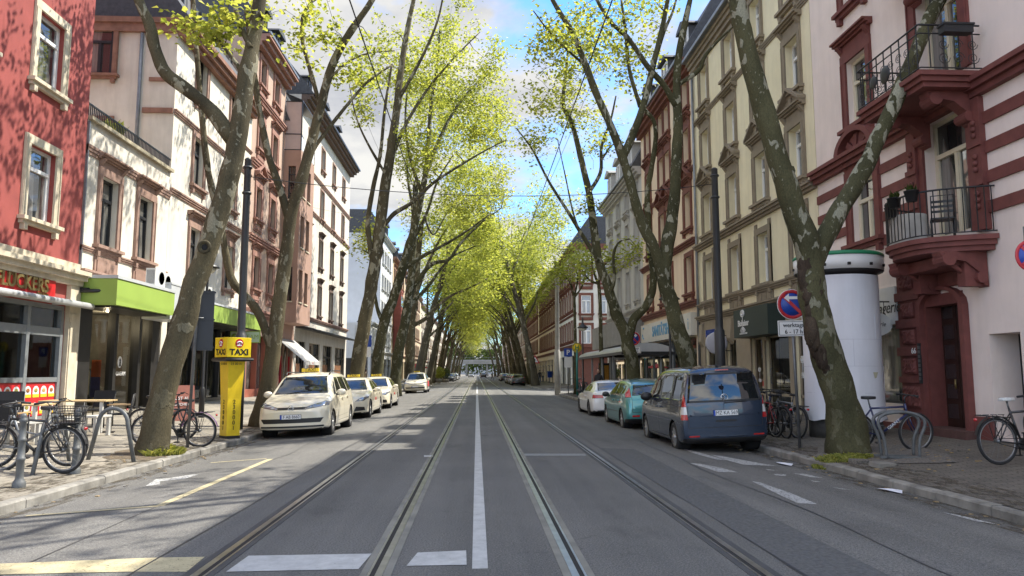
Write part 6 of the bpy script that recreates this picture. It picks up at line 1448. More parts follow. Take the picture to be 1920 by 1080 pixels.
c.part('rear_window',c.sel('rear',[(-.62,1.01),(.62,1.01),(.5,1.29),(-.5,1.29)],lambda p,n:3.1<p.y<4.2),[CARG,BLKP],.02)
for sg in(-1,1):
    c.part('tail_lamp',c.sel('rear',[(sg*.48,.74),(sg*.97,.74),(sg*.97,.88),(sg*.5,.86)],lambda q,n:q.y>3.9),[REDL,BLKP],.01,-.004)
    c.part('headlight',c.sel('front',[(sg*.45,.62),(sg*.9,.66),(sg*.9,.74),(sg*.5,.7)],lambda q,n:q.y<.9),[LAMPG,BLKP],.01)
c.part('grille',c.sel('front',[(-.34,.3),(.34,.3),(.4,.6),(-.4,.6)],lambda q,n:q.y<.4),[BLKP])
for a,b in(((1.85,.28),(1.85,.9)),((3.0,.28),(3.02,.94)),((1.9,.28),(2.95,.28))): c.seam(a,b)
c.wheels(.345,.345,DALLOY,5,.22); c.mirror(1.95,.98,BLKP,1.); c.handle(2.85,.8,WHP); c.plate(4.60,.6,None,1); c.finish(); place(c,5.3,32.9,PI,R(2.4))
# ---- distant parked cars: copies of the hatchback and saloon bodies in other colours
BLKC=paint('car_black',(.02,.021,.023)); GRYC=paint('car_grey',(.09,.095,.1),.4); SILV=paint('car_silver',(.42,.43,.44),.5); REDC=paint('car_dark_red',(.09,.025,.022),.3)
def far(src,x,y,rz,m,label,grp,name,old):
    o=copy_tree(src); o.name=name; o.location=(x,y,gz(x)); o.rotation_euler=(0,0,rz); o['label']=label; o['group']=grp; setmat(o,old,m); return o
G1='dark cars parked beyond the side street'; G2='cars parked far along the sunny kerb'
for i,(y,m,l) in enumerate(((95.5,BLKC,'black estate-like hatchback, nearest of the far cars by the leaning trunks'),(101.5,GRYC,'grey hatchback, second of the far cars by the leaning trunks'),(108,REDC,'dark red hatchback, third of the far cars by the leaning trunks'),(115,BLKC,'black hatchback, fourth of the far cars by the leaning trunks'),(140,GRYC,'grey hatchback, fifth of the far cars by the leaning trunks'),(150,SILV,'silver hatchback, sixth of the far cars by the leaning trunks'))):
    far(t.root,5.3,y+4.3,PI,m,l,G1,'parked_car',TEAL)
for i,(y,m,l) in enumerate(((135,BLKC,'black car, nearest of the far parked cars under the sunny trees'),(142,WHP,'white car behind the black one under the sunny trees'),(149,SILV,'silver car, third of the far row under the sunny trees'),(157,GRYC,'grey car, fourth of the far row under the sunny trees'),(166,WHP,'white car, fifth of the far row under the sunny trees'),(176,BLKC,'black car, sixth of the far row under the sunny trees'))):
    far(t.root,-5.0,y,0,m,l,G2,'parked_car',TEAL)
far(t.root,-1.8,235,0,SILV,'silver car driving towards us in the distance near the railway bridge','cars driving near the railway bridge','driving_car',TEAL)
far(t.root,2.0,230,PI,BLKC,'dark car driving away towards the railway bridge','cars driving near the railway bridge','driving_car',TEAL)
# ================================================================ BICYCLES
def bike(label,loc,rz,fm,kind='city',group=None,lean=0,saddlem=BLKP,tyre=RUB,basket=False,steer=0.,rackm=True):
    t=thing('bicycle',label,'bicycle',loc,rz,group,rx=lean); r=.345
    A=Vector((-.52,0,r)); B=Vector((.56,0,r)); bb=Vector((-.08,0,.29)); st=Vector((-.24,0,.82)); hd=Vector((.38,0,.86)); hb=Vector((.42,0,.68))
    g=MB(); tb=lambda a,b,q=.017,m=0:g.tube([a,b],q,8,m)
    if kind=='step': tb(bb+Vector((.02,0,.1)),hb,.024); g.tube([st*.55+bb*.45,Vector((.15,0,.5)),hd-Vector((.0,0,.06))],.018,8)
    else: tb(bb,hb,.024); tb(st*.93+bb*.07,hd-Vector((0,0,.04)),.019)
    tb(bb,st,.018); tb(hb-Vector((0,0,.03)),hd+Vector((0,0,.02)),.024)
    for s in(-.06,.06):
        o=Vector((0,s,0)); tb(bb+o*.6,A+o,.011); tb(st*.9+bb*.1+o*.3,A+o,.010)
    g.build('frame',[fm],t)
    def wheel(c,par,stv):
        g=MB(); n=36; g.lathe([(r+.022*math.cos(2*PI*i/8),.022*math.sin(2*PI*i/8)) for i in range(8)],n,(0,0,0),1,0,True,True)
        g.lathe([(r-.02,-.012),(r-.04,-.008),(r-.04,.008),(r-.02,.012)],n,(0,0,0),1,1,True,True)
        w=g.build('wheel',[tyre,M('bike_rim',(.25,.25,.25),.35,.2,metal=.7)],par,tuple(c)); w.rotation_euler[2]=stv
        g=MB()
        for i in range(18):
            a=2*PI*i/18; g.tube([(.02*math.cos(a+.9),.03*(-1)**i,.02*math.sin(a+.9)),((r-.03)*math.cos(a),0,(r-.03)*math.sin(a))],.0022,3,0,False)
        g.lathe([(.0,-.05),(.028,-.05),(.03,0),(.028,.05),(.0,.05)],10,(0,0,0),1,0); g.build('spokes',STEEL,w)
        return w
    wheel(A,t,0); wheel(B,t,steer)
    g=MB(); F=lambda p:hd+Matrix.Rotation(steer,3,'Z')@(Vector(p)-hd)
    for s in(-.055,.055): g.tube([F(hb+Vector((.005,s*.6,-.02))),F((.47,s,.5)),F((.56,s,r))],.013,7)
    g.build('fork',[fm],t)
    g=MB(); P=lambda x,y,z:F(hd+Vector((x,y,z)))
    g.tube([P(0,0,0),P(.0,0,.14),P(.06,0,.17)],.014,8)
    if kind=='sport': g.tube([P(.05,-.32,.19),P(.08,-.12,.18),P(.08,.12,.18),P(.05,.32,.19)],.013,8); ends=[((.05,-.32,.19),(.03,-.2,.19)),((.05,.32,.19),(.03,.2,.19))]
    else: g.tube([P(-.16,-.3,.17),P(-.02,-.27,.2),P(.07,-.1,.19),P(.07,.1,.19),P(-.02,.27,.2),P(-.16,.3,.17)],.012,8)
    for s in(-1,1): g.tube([P(-.16 if kind!='sport' else .05,s*.3,.17),P(-.06 if kind!='sport' else .06,s*.2,.19)],.019,8,1); g.tube([P(.02,s*.24,.19),P(.09,s*.27,.15)],.007,5,1)
    g.build('handlebar',[BLACK,RUB],t)
    g=MB(); g.tube([st,st+Vector((-.03,0,.14))],.014,8); g.build('seat_post',STEEL,t)
    g=MB(); q=st+Vector((-.04,0,.165)); n=16
    pts=[]
    for i in range(n):
        a=2*PI*i/n; x=math.cos(a); y=math.sin(a); w=.075 if x<0 else .035+.03*(1-x); pts.append((q.x+.02+.14*x,q.y+w*y*1.2))
    g.prism(pts,2,q.z-.025,q.z+.03); g.build('saddle',saddlem,t,bev=.015)
    g=MB(); g.lathe([(.06,-.03),(.095,-.028),(.095,-.022),(.06,-.02)],20,tuple(bb),1); g.box(bb.x-.01,bb.x+.01,.05,.065,bb.z-.17,bb.z); g.box(bb.x-.01,bb.x+.01,-.065,-.05,bb.z,bb.z+.17); g.box(bb.x-.05,bb.x+.05,.065,.16,bb.z-.185,bb.z-.165); g.box(bb.x-.05,bb.x+.05,-.16,-.065,bb.z+.165,bb.z+.185)
    g.tube([bb+Vector((0,-.03,.09)),A+Vector((0,-.03,.035))],.006,4); g.tube([bb+Vector((0,-.03,-.09)),A+Vector((0,-.03,-.035))],.006,4); g.build('crankset',BLACK,t)
    if kind!='sport':
        for c,a0,a1 in((A,.2,2.9),(B,.5,2.6)):
            g=MB(); k=14
            for i in range(k):
                u,w=a0+(a1-a0)*i/k,a0+(a1-a0)*(i+1)/k; R2=r+.045
                a,b=[(c.x+R2*math.cos(x),c.z+R2*math.sin(x)) for x in(u,w)]
                g.face([(a[0],-.028,a[1]),(b[0],-.028,b[1]),(b[0],.028,b[1]),(a[0],.028,a[1])])
            g.build('mudguard',BLKP,t)
        g=MB()
        for s in(-.06,.06): g.tube([st+Vector((-.02,s,-.12)),A+Vector((-.3,s,.40))],.007,5); g.tube([A+Vector((0,s,0)),A+Vector((-.1,s,.40))],.006,5); g.tube([A+Vector((0,s,0)),A+Vector((.1,s,.40))],.006,5)
        for i in range(4): x=A.x-.3+i*.14; g.tube([(x,-.06,A.z+.405),(x,.06,A.z+.405)],.006,5)
        g.build('luggage_rack',BLACK,t)
        g=MB(); g.ball((A.x-.36,0,A.z+.33),.035,8,0,(.6,1.3,.8)); g.build('rear_lamp',REDL,t)
    if basket:
        g=MB(); z0=A.z+.43; z1=A.z+.66
        for k in range(4):
            z=z0+(z1-z0)*k/3; e=.03*k/3; g.tube([(A.x-.26-e,-.12-e,z),(A.x+.1+e,-.12-e,z),(A.x+.1+e,.12+e,z),(A.x-.26-e,.12+e,z),(A.x-.26-e,-.12-e,z)],.008,5)
        for k in range(9):
            x=A.x-.26+.045*k
            for sy in(-1,1): g.tube([(x,sy*.12,z0),(x*1.0,sy*.15,z1)],.005,4)
        for k in range(6):
            y=-.12+.048*k
            for x,e in((A.x-.26,-.03),(A.x+.1,.03)): g.tube([(x,y,z0),(x+e,y*1.2,z1)],.005,4)
        g.box(A.x-.26,A.x+.1,-.12,.12,z0-.005,z0+.005); g.build('basket',BLKP,t)
    return t
def hoop(label,pA,pB,h,m=IRON,r=.032,group='bicycle hoops on the pavement'):
    t=thing('bicycle_hoop',label,'bicycle stand',tuple((pA+pB)/2),0,group); c=(pA+pB)/2; a=pA-c; b=pB-c; P=[]
    n=14
    P.append(a-Vector((0,0,.05)))
    for i in range(n+1):
        u=i/n; x=math.cos(PI*(1-u)); k=.62
        P.append((a+b)/2+(b-a)/2*x*(k if True else 1)+Vector((0,0,h*.72+h*.28*math.sin(PI*u))))
    P.append(b-Vector((0,0,.05))); g=MB(); g.tube(P,r,12); g.build('tube',m,t); return t
FB=M('bike_frame_black',(.02,.02,.022),.3,.2,coat=.5); FBL=M('bike_frame_blue',(.012,.02,.08),.3,.2,coat=.5); FR=M('bike_frame_red',(.25,.015,.02),.3,.2,coat=.5); FG=M('bike_frame_grey',(.2,.21,.22),.3,.2,coat=.5); FP=M('bike_frame_purple',(.12,.02,.16),.3,.2,coat=.5)
SADW=M('saddle_floral',(.6,.6,.58),.6,.25,30)
cA=gp(2,868); cB=gp(88,884); 
pb=gp(42,889); bike('black city bike with rear basket locked to the hoop beside the café tables',(pb.x-.02,pb.y+.28,pb.z),R(172),FB,'city','bicycles along the café pavement',R(-4),basket=True,steer=.25)
bike('second black bike leaning behind the basket bike at the café tables',(pb.x-.35,pb.y+.75,pb.z+.03),R(10),FG,'step','bicycles along the café pavement',R(5),steer=-.3)
hoop('bent grey hoop stand holding the black bike beside the first bollard',gp(52,893)+Vector((0,.1,0)),gp(92,868)+Vector((.15,.35,0)),.85)
hoop('empty grey hoop stand beside the thick leaning trunk',gp(164,862),gp(252,866),.92,r=.036)
pb=gp(350,842); bike('dark bike with purple rear mudguard leaning behind the thick trunk',(pb.x-.45,pb.y+.55,pb.z),R(178),FB,'city','bicycles along the café pavement',R(-5),steer=.3)
for ch in bpy.data.objects:
    if ch.name.startswith('mudguard') and ch.parent and 'purple rear mudguard' in str(ch.parent.get('label')) : ch.material_slots[0].link='OBJECT'; ch.material_slots[0].material=FP
pb=gp(340,830); bike('black bike standing against the one with the purple mudguard',(pb.x-.9,pb.y+1.2,pb.z),R(-8),FB,'city','bicycles along the café pavement',R(6),steer=-.2)
# right side
t=bike('dark blue sports bike with white lettering in the steel stand by the mossy trunk',tuple(gp(1682,846)+Vector((-.08,.28,0))),R(-14),FBL,'sport','bicycles by the mossy trunk',R(4),steer=.35)
text('GIANT',.085,SIGNW,t,(.17,-.032,.49),rx=PI/2,ry=-R(38),ext=.001,sx=1.1).rotation_euler=(PI/2,-R(38),0)
def hoop2(label,c,rz):
    t=thing('bicycle_rack',label,'bicycle stand',c,rz,'bicycle stands by the mossy trunk'); g=MB()
    for s in(0,.26):
        P=[(-.30,s,0),(-.34,s,.35),(-.42,s,.62),(-.3,s,.76),(.05,s,.8),(.3,s,.72),(.36,s,.58),(.26,s,.32),(.24,s,0)]
        g.tube(catmull(P,4),.028,10)
    g.box(-.42,.42,-.04,.0,0,.035); g.box(-.42,.42,.26,.30,0,.035); g.box(-.32,-.26,-.04,.30,0,.03); g.build('tube',IRON,t); return t
p=gp(1690,858); hoop2('steel bicycle rack holding the blue sports bike',(p.x,p.y-.12,p.z),R(-10))
p=gp(1905,872); t=bike('black city bike with white floral saddle cut off by the frame edge',(p.x+.28,p.y+.1,p.z+.02),R(8),FB,'city','bicycles by the mossy trunk',R(-3),SADW)
hoop2('thick steel rack tube beside the bike with the floral saddle',(p.x+.62,p.y-.02,p.z),R(70))
CL=[(1428,800,FB,'silver wheeled bike, first in the cluster before the organic shop','city',100),(1447,806,FR,'red framed bike in the cluster before the organic shop','sport',96),(1470,808,FB,'black bike with orange reflector in the cluster before the organic shop','city',92),(1486,808,FG,'grey bike in the cluster, nearest the advertising column','city',99),(1462,798,FBL,'blue framed bike at the back of the cluster before the organic shop','step',86)]
for i,(x,y,m,l,k,a) in enumerate(CL):
    p=gp(x,y+14); bike(l,(p.x+.05,p.y+.55,p.z),R(a),m,k,'bicycles before the organic shop',R((-6,4,-3,6,5)[i]),steer=(-.5,.3,-.2,.4,.2)[i])
for i,(x,m,l) in enumerate(((1052,FB,'black bike at the tram stop, nearest the white pole'),(1062,FG,'grey bike between two others at the tram stop'),(1074,FR,'red bike at the tram stop, nearest the green flag pole'))):
    p=gp(x,733); bike(l,(p.x+.3,56+i*.3,gz(p.x)),R(80+i*15),m,'city','bicycles at the tram stop')
# ================================================================ STREET FURNITURE
def bollard(label,p):
    t=thing('bollard',label,'bollard',tuple(p),0,'iron bollards along the café pavement'); g=MB()
    g.lathe([(.085,-.1),(.085,.05),(.075,.08),(.055,.11),(.05,.14),(.05,.36),(.06,.37),(.06,.40),(.047,.41),(.045,.62),(.055,.63),(.055,.66),(.043,.67),(.041,.88),(.052,.89),(.052,.93),(.035,.94),(.045,.965),(.03,1.0),(.001,1.01)],14); g.build('post',IRON,t)
bollard('iron bollard in front of the locked black bike',gp(35,914)); bollard('iron bollard standing alone between bike and empty hoop',gp(140,888))
# cafe furniture
CHW=M('chair_weave_black',(.016,.016,.018),.75,.25,40); ARM=M('wood_arm',(.42,.28,.14),.5,.2,12); BEN=M('bench_grey_white',(.5,.49,.45),.6,.12,5)
def cafe_chair(label,x,y,rz):
    t=thing('cafe_chair',label,'chair',(x,y,gz(x)),rz,'café chairs outside the grill restaurant')
    g=MB(); g.box(-.25,.25,-.24,.22,.42,.46); g.build('seat',CHW,t)
    for sx in(-.26,.26):
        g=MB(); g.tube([(sx,-.24,0),(sx,-.24,.66)],.016,6); g.build('leg',BLACK,t); g=MB(); g.tube([(sx,.24,0),(sx,.22,.45),(sx,.3,.92)],.016,6); g.build('leg',BLACK,t)
        g=MB(); g.box(sx-.03,sx+.03,-.27,.24,.655,.685); g.build('armrest',ARM,t,bev=.008)
    g=MB(); g.prism([(.215,.5),(.245,.5),(.32,.93),(.29,.93)],0,-.25,.25); g.build('backrest',CHW,t)
def cafe_table(label,x,y,rz,l=1.5):
    t=thing('cafe_table',label,'table',(x,y,gz(x)),rz,'café tables outside the grill restaurant')
    g=MB(); [g.box(-l/2,l/2,-.36+i*.145,-.36+i*.145+.14,.72,.755) for i in range(5)]; g.build('tabletop',WOODT,t,bev=.006)
    for sx in(-l/2+.12,l/2-.12):
        for sy in(-.28,.28): g=MB(); g.box(sx-.035,sx+.035,sy-.035,sy+.035,0,.719); g.build('leg',BEN,t)
def bench(label,x,y,rz,l=.9):
    t=thing('cafe_stool',label,'stool',(x,y,gz(x)),rz,'pale café stools outside the grill restaurant'); g=MB(); g.box(-l/2,l/2,-.18,.18,.42,.47); g.build('seat',BEN,t,bev=.008)
    for sx in(-l/2+.05,l/2-.05):
        for sy in(-.13,.13): g=MB(); g.box(sx-.035,sx+.035,sy-.035,sy+.035,0,.419); g.build('leg',BEN,t)
cafe_table('pale wooden café table in front of the charity shop window',-9.55,18.6,R(5)); cafe_table('pale wooden café table behind the basket bike',-9.7,16.2,R(3)); 
cafe_chair('black café chair with wooden armrests beside the charity shop door',-8.75,19.0,R(-70)); cafe_chair('black café chair turned away at the far side of the table',-9.8,20.1,R(0)); cafe_chair('black café chair with its back to us behind the basket bike',-8.95,14.9,R(185)); cafe_chair('black café chair partly cut off beside the locked bikes',-9.5,13.7,R(170)); cafe_chair('black café chair against the food picture panels',-10.6,17.6,R(20))
bench('pale stool at the end of the wooden table near the empty hoop',-8.75,17.9,R(80),.55); bench('pale stool tucked under the table beside the bollard',-8.9,16.9,R(85),.55); bench('pale stool under the second café table',-9.0,15.5,R(80),.6)
# sign pole with panel backs, bell lamp
p=gp(351,839)
t=thing('sign_pole','thin grey pole carrying dark panel backs beside the thick trunk','sign',tuple(p)); g=MB(); g.tube([(0,0,-.1),(.06,0,2.6),(.09,0,3.9)],.032,10); g.build('pole',STEEL,t)
g=MB(); g.box(-.2,.22,-.02,.02,2.05,3.35); [g.box(-.22,.24,-.03,-.021,z,z+.04) for z in(2.1,2.7,3.3)]; o=g.build('panel',ANTH,t,(.16,.12,.0)); o.rotation_euler[2]=R(20)
g=MB(); [g.tube([(-.12,0,z),(.2,.05,z)],.012,6) for z in(2.75,3.45)]; g.build('clamp',STEEL,t)
LENS,_n,_b=nmat('lamp_lens'); _b.inputs['Base Color'].default_value=(.55,.53,.42,1); _b.inputs['Roughness'].default_value=.15
def bell_lamp(label,p,h,out=.0):
    t=thing('street_lamp',label,'street lamp',tuple(p),0,'black bell street lamps'); g=MB()
    g.lathe([(.09,-.1),(.09,.9),(.07,.95),(.05,1.0),(.042,h-.1),(.05,h)],12); g.build('post',BLACK,t)
    g=MB(); g.tube([(0,0,h-.05),(0,0,h+.25)],.03,8); g.lathe([(.02,h+.62),(.05,h+.6),(.06,h+.3),(.08,h+.2),(.16,h+.1),(.3,h-.02),(.36,h-.08),(.37,h-.11),(.0,h-.1)],18); g.build('lamp_shade',BLACK,t)
    g=MB(); g.lathe([(.27,h-.12),(.25,h-.2),(.17,h-.28),(.0,h-.3)],16); g.build('lens',LENS,t)
p=gp(377,783); bell_lamp('black bell lamp beside the thick leaning trunk',p,at(404,496,p.y).z-p.z); 
# yellow taxi call column
p=gp(430,821)
t=thing('taxi_column','tall yellow taxi call column with two taxi signs on top','taxi column',(p.x,p.y,p.z),R(45))
g=MB()
def fr(s0,s1,z0,z1,m): 
    a,b=s0/2,s1/2; n=len(g.v); g.v+=[(-a,-a,z0),(a,-a,z0),(a,a,z0),(-a,a,z0),(-b,-b,z1),(b,-b,z1),(b,b,z1),(-b,b,z1)]
    for f in((0,1,5,4),(1,2,6,5),(2,3,7,6),(3,0,4,7),(0,3,2,1),(4,5,6,7)): g.f.append(tuple(n+i for i in f)); g.m.append(m); g.sm.append(False)
fr(.36,.36,-.05,.06,1); fr(.34,.35,.061,.95,0); fr(.35,.43,.951,1.85,0); g.build('shaft',[YEL,BLKP],t)
g=MB(); g.lathe([(.40,1.851),(.50,1.86),(.52,1.89),(.50,1.93),(.3,1.95)],4,(0,0,0)); g.v=[(x*math.cos(PI/4)-y*math.sin(PI/4),x*math.sin(PI/4)+y*math.cos(PI/4),z) for x,y,z in g.v]; g.build('collar',BLKP,t,smooth=False)
g=MB(); g.box(-.31,.31,-.31,.31,1.951,2.43); hd_=g.build('sign_head',M('taxi_yellow_bright',(.85,.62,.02),.35,.06,4),t,bev=.006)
for k,(x,y,rz) in enumerate(((0,-.313,0),(-.313,0,-PI/2))):
    text('TAXI',.2,TXTB,hd_,(x,y,2.07),rz=rz,sx=1.1,off=.006)
    e=thing('x','x','x'); bpy.data.objects.remove(e)
    g=MB(); n=20; g.prism([(.105*math.cos(2*PI*i/n),.105*math.sin(2*PI*i/n)) for i in range(n)],1,-.003,.0,0)
    g.tube([(.07*math.cos(a),-.005,-.03+.07*math.sin(a)) for a in[.35+i*.3 for i in range(9)]],.017,6,1); g.box(-.06,.06,-.006,-.003,-.065,-.035,1); g.box(-.02,.02,-.006,-.003,-.035,0,1)
    o=g.build('phone_emblem',[SIGNR,SIGNW],hd_,(x,y,2.29)); o.rotation_euler[2]=rz
    s=.2; q=(x/.313*.212,y/.313*.212)
    text('23 00 01',.085,TXTB,t,(q[0],q[1],1.79),rz=rz,sx=1.)
    for i,ch in enumerate('230001'): text(ch,.14,TXTB,t,(x/.313*.178,y/.313*.178,.87-i*.125),rz=rz)
# tall poles
def tallpole(label,p,h,r,m=ANTH,lean=0,bands=()):
    t=thing('catenary_pole',label,'pole',tuple(p),0,'tall poles holding the tram wires',ry=lean); g=MB(); g.lathe([(r*1.35,-.1),(r*1.35,h*.34),(r*1.05,h*.345),(r,h*.36),(r*.85,h),(r*.9,h+.01),(r*.5,h+.06),(.001,h+.08)],16); g.build('pole',m,t)
    g=MB(); [g.lathe([(r*1.15,h-d),(r*1.2,h-d+.03),(r*1.15,h-d+.06)],14) for d in(.25,1.0)]; g.build('collar',m,t); return t
Yp=21.2; a=at(449,700,Yp); tp=at(460,300,Yp); tallpole('dark grey pole rising behind the yellow taxi column',(a.x,Yp,gz(a.x)),tp.z-gz(a.x),.11)
Yp=24.6; a=at(1351,690,Yp); tp=at(1336,318,Yp); tallpole('dark grey pole rising beside the grey van',(a.x,Yp,gz(a.x)),tp.z-gz(a.x),.125,ANTH,-.0)
# A-board
p=gp(338,788); t=thing('a_board','reddish brown folding board on the pavement behind the thick trunk','sign board',(p.x,p.y,p.z),R(35)); g=MB(); g.prism([(-.28,0),(-.25,0),(-.02,1.05),(-.05,1.05)],0,-.35,.35); g.prism([(.28,0),(.25,0),(.02,1.05),(.05,1.05)],0,-.35,.35); b=g.build('board',M('board_red',(.28,.10,.07),.6,.15,3),t)
text('LUST AUF',.13,SIGNW,t,(0,-.145,.66),rx=R(78)); text('BÜCHER?',.11,SIGNW,t,(0,-.185,.48),rx=R(78))
# parking bay sign of the opposite kerb
def disc_sign(label,p,h,dia,sub,arrow=1,m=STEEL,tilt=0.,grp='no parking signs',bare=False):
    t=thing('no_parking_sign',label,'road sign',tuple(p),0,grp,ry=tilt); g=MB(); g.tube([(0,0,-.1),(0,0,h+dia*.55)],.032,10); g.build('post',m,t)
    g=MB(); r=dia/2; g.lathe([(.001,-.05),(r*.78,-.05),(r*.78,-.045)],28,(0,0,h),1,0); g.lathe([(r*.78,-.052),(r,-.05),(r,-.04),(r*.78,-.04)],28,(0,0,h),1,1,True,True); g.lathe([(r*1.03,-.049),(r*1.03,-.038),(.001,-.038)],28,(0,0,h),1,2)
    n=[]; a=R(45); w=r*.11
    for s,q in((1,1),(1,-1),(-1,-1),(-1,1)): n.append((s*r*.8*math.cos(a)+q*w*math.sin(a)*1,-(s*r*.8*math.sin(a))+q*w*math.cos(a)))
    g.prism([(x,h+z) for x,z in n],1,-.058,-.051,1)
    if arrow: g.prism([(x*arrow,h+r*.45+z) for x,z in((-.17,0),(-.06,.09),(-.06,.03),(.15,.03),(.15,-.03),(-.06,-.03),(-.06,-.09))] if arrow else [],1,-.06,-.0585,2)
    g.build('disc',[SIGNB,SIGNR,SIGNW],t)
    if sub:
        g=MB(); g.box(-.33,.33,-.05,-.04,h-r-.36,h-r-.03,0); g.box(-.31,.31,-.053,-.0505,h-r-.34,h-r-.05,1); g.box(-.30,.30,-.055,-.0535,h-r-.33,h-r-.06,0); o=g.build('sub_plate',[SIGNW,TXTB],t)
        text(sub[0],.13,TXTB,o,(0,-.058,h-r-.13),sx=.95); text(sub[1],.13,TXTB,o,(0,-.058,h-r-.27),sx=.95)
    return t
p=gp(1500,840); disc_sign('no parking disc with weekday plate beside the two-armed trunk',p,at(1476,571,p.y).z-p.z,.62,('werktags','6 - 17 h'),1,STEEL,R(-1.2))
a=at(1189,735,45); disc_sign('no parking disc with weekday plate before the tram shelter',(at(1188,650,34).x,34,gz(at(1188,650,34).x)),at(1188,634,34).z-.1,.62,('werktags','6 - 17 h'),-1)
# cropped no stopping sign at the right edge
Ys=9.3; a=at(1932,480,Ys); t=thing('no_stopping_sign','round blue sign with red cross cut off by the frame edge','road sign',(a.x,Ys,gz(a.x))); g=MB(); g.tube([(.0,.05,-.1),(.0,.05,a.z-gz(a.x)+.4)],.03,10); g.build('post',STEEL,t)
h0=a.z-gz(a.x); r=.21; g=MB(); g.lathe([(.001,-.01),(r*.8,-.01),(r*.8,-.006)],28,(0,0,h0),1,0); g.lathe([(r*.8,-.012),(r,-.01),(r,0),(r*.8,0)],28,(0,0,h0),1,1,True,True)
for s in(-1,1):
    w=r*.1; pts=[(.8*r*.707-w*.707,s*(.8*r*.707+w*.707)),(.8*r*.707+w*.707,s*(.8*r*.707-w*.707)),(-.8*r*.707+w*.707,-s*(.8*r*.707+w*.707)),(-.8*r*.707-w*.707,-s*(.8*r*.707-w*.707))]; g.prism([(x,h0+z) for x,z in pts],1,-.018-s*.001,-.012,1)
g.build('disc',[SIGNB,SIGNR],t)
# advertising column
pc=gp(1575,826); Ya=17.2; L_=at(1509,640,Ya).x; R_=at(1646,640,Ya).x; cx=(L_+R_)/2; rd=(R_-L_)/2*.97
t=thing('advertising_column','white papered advertising column with green topped cap behind the mossy trunk','advertising column',(cx,Ya,gz(cx)))
zt=at(1575,522,Ya).z-gz(cx); zc=at(1575,480,Ya).z-gz(cx)
g=MB(); g.lathe([(rd*.93,-.1),(rd*.93,.42)],36); g.build('plinth',M('column_plinth',(.07,.066,.06),.8,.3,3,.3,40),t)
PAPER=M('white_paper',(.76,.77,.82),.75,.06,.8,.35,5,stain=.12)
g=MB(); n=48; rows=[(.34,1.03),(.45,1.02),(1.2,1.005),(2.,1.),(zt*.75,1.0),(zt,1.)]
for j,(z,k) in enumerate(rows):
    for i in range(n):
        aa=2*PI*i/n; q=rd*k*(1+(.012*mnoise.noise(Vector((aa*2.5,z*1.2,3))) if j else .02*math.sin(aa*9))); g.v.append((q*math.cos(aa),q*math.sin(aa),z+(.03*math.sin(aa*7) if j==0 else 0)))
for j in range(len(rows)-1):
    for i in range(n): g.f.append((j*n+i,j*n+(i+1)%n,(j+1)*n+(i+1)%n,(j+1)*n+i)); g.m.append(0); g.sm.append(True)
g.build('paper_wrap',PAPER,t)
g=MB()
for z in(.95,1.55,2.15): g.lathe([(rd*1.009,z),(rd*1.009,z+.012)],40,(0,0,0),2,0,True,False,False)
for k,a in enumerate((-2.4,-1.75,-1.05,-.5)): g.prism([(rd*1.004*math.cos(a),rd*1.004*math.sin(a)),(rd*1.012*math.cos(a),rd*1.012*math.sin(a)),(rd*1.012*math.cos(a+.012),rd*1.012*math.sin(a+.012)),(rd*1.004*math.cos(a+.012),rd*1.004*math.sin(a+.012))],2,.95+.6*(k%3),1.55+.6*(k%3))
g.build('paper_seams',M('paper_edge',(.62,.63,.68),.8,.1),t)
g=MB(); g.lathe([(rd*.98,zt),(rd*1.0,zt+.05),(rd*1.13,zt+.09),(rd*1.16,zt+.12)],36,m=2); g.lathe([(rd*1.16,zt+.121),(rd*1.17,zc-.1)],36,m=0); g.lathe([(rd*1.18,zc-.099),(rd*1.18,zc-.04),(rd*1.1,zc),(.001,zc+.1)],36,m=1)
for i in range(12): aa=2*PI*i/12+.3; g.box(rd*1.165*math.cos(aa)-.03,rd*1.165*math.cos(aa)+.03,rd*1.17*math.sin(aa)-.03,rd*1.17*math.sin(aa)+.03,zt+.19,zt+.25,2)
g.build('cap',[SIGNW,M('cap_green',(.02,.22,.10),.5,.1),BLKP],t)
g=MB(); a0=-1.15; pts=[(a0-.09,1.42),(a0+.09,1.42),(a0+.03,1.3),(a0-.04,1.28)]; g.face([(rd*1.02*math.cos(x),rd*1.02*math.sin(x),z) for x,z in pts]); g.build('torn_paper',M('paper_glue',(.5,.47,.33),.8,.2,5),t)
# litter
for pts,l in(([(1455,868),(1487,872),(1484,875),(1462,872)],'crumpled white paper lying on the road near the van'),([(1645,917),(1692,922),(1692,927),(1660,922)],'white paper sheet lying in the gutter by the kerb')):
    P=[gp(*q) for q in pts]; c=sum(P,Vector())/4; g=MB(); rr=random.Random(len(l)); top=[(q.x-c.x,q.y-c.y,gz(q.x)-gz(c.x)+.012+rr.uniform(0,.025)) for q in P]; m=(0,0,.045)
    for i in range(4): g.face([top[i],top[(i+1)%4],m])
    for i in range(4): g.face([(top[i][0],top[i][1],top[i][2]-.004),(m[0],m[1],m[2]-.004),(top[(i+1)%4][0],top[(i+1)%4][1],top[(i+1)%4][2]-.004)])
    tag(g.build('paper',PAPER,None,(c.x,c.y,gz(c.x))),l,'paper')
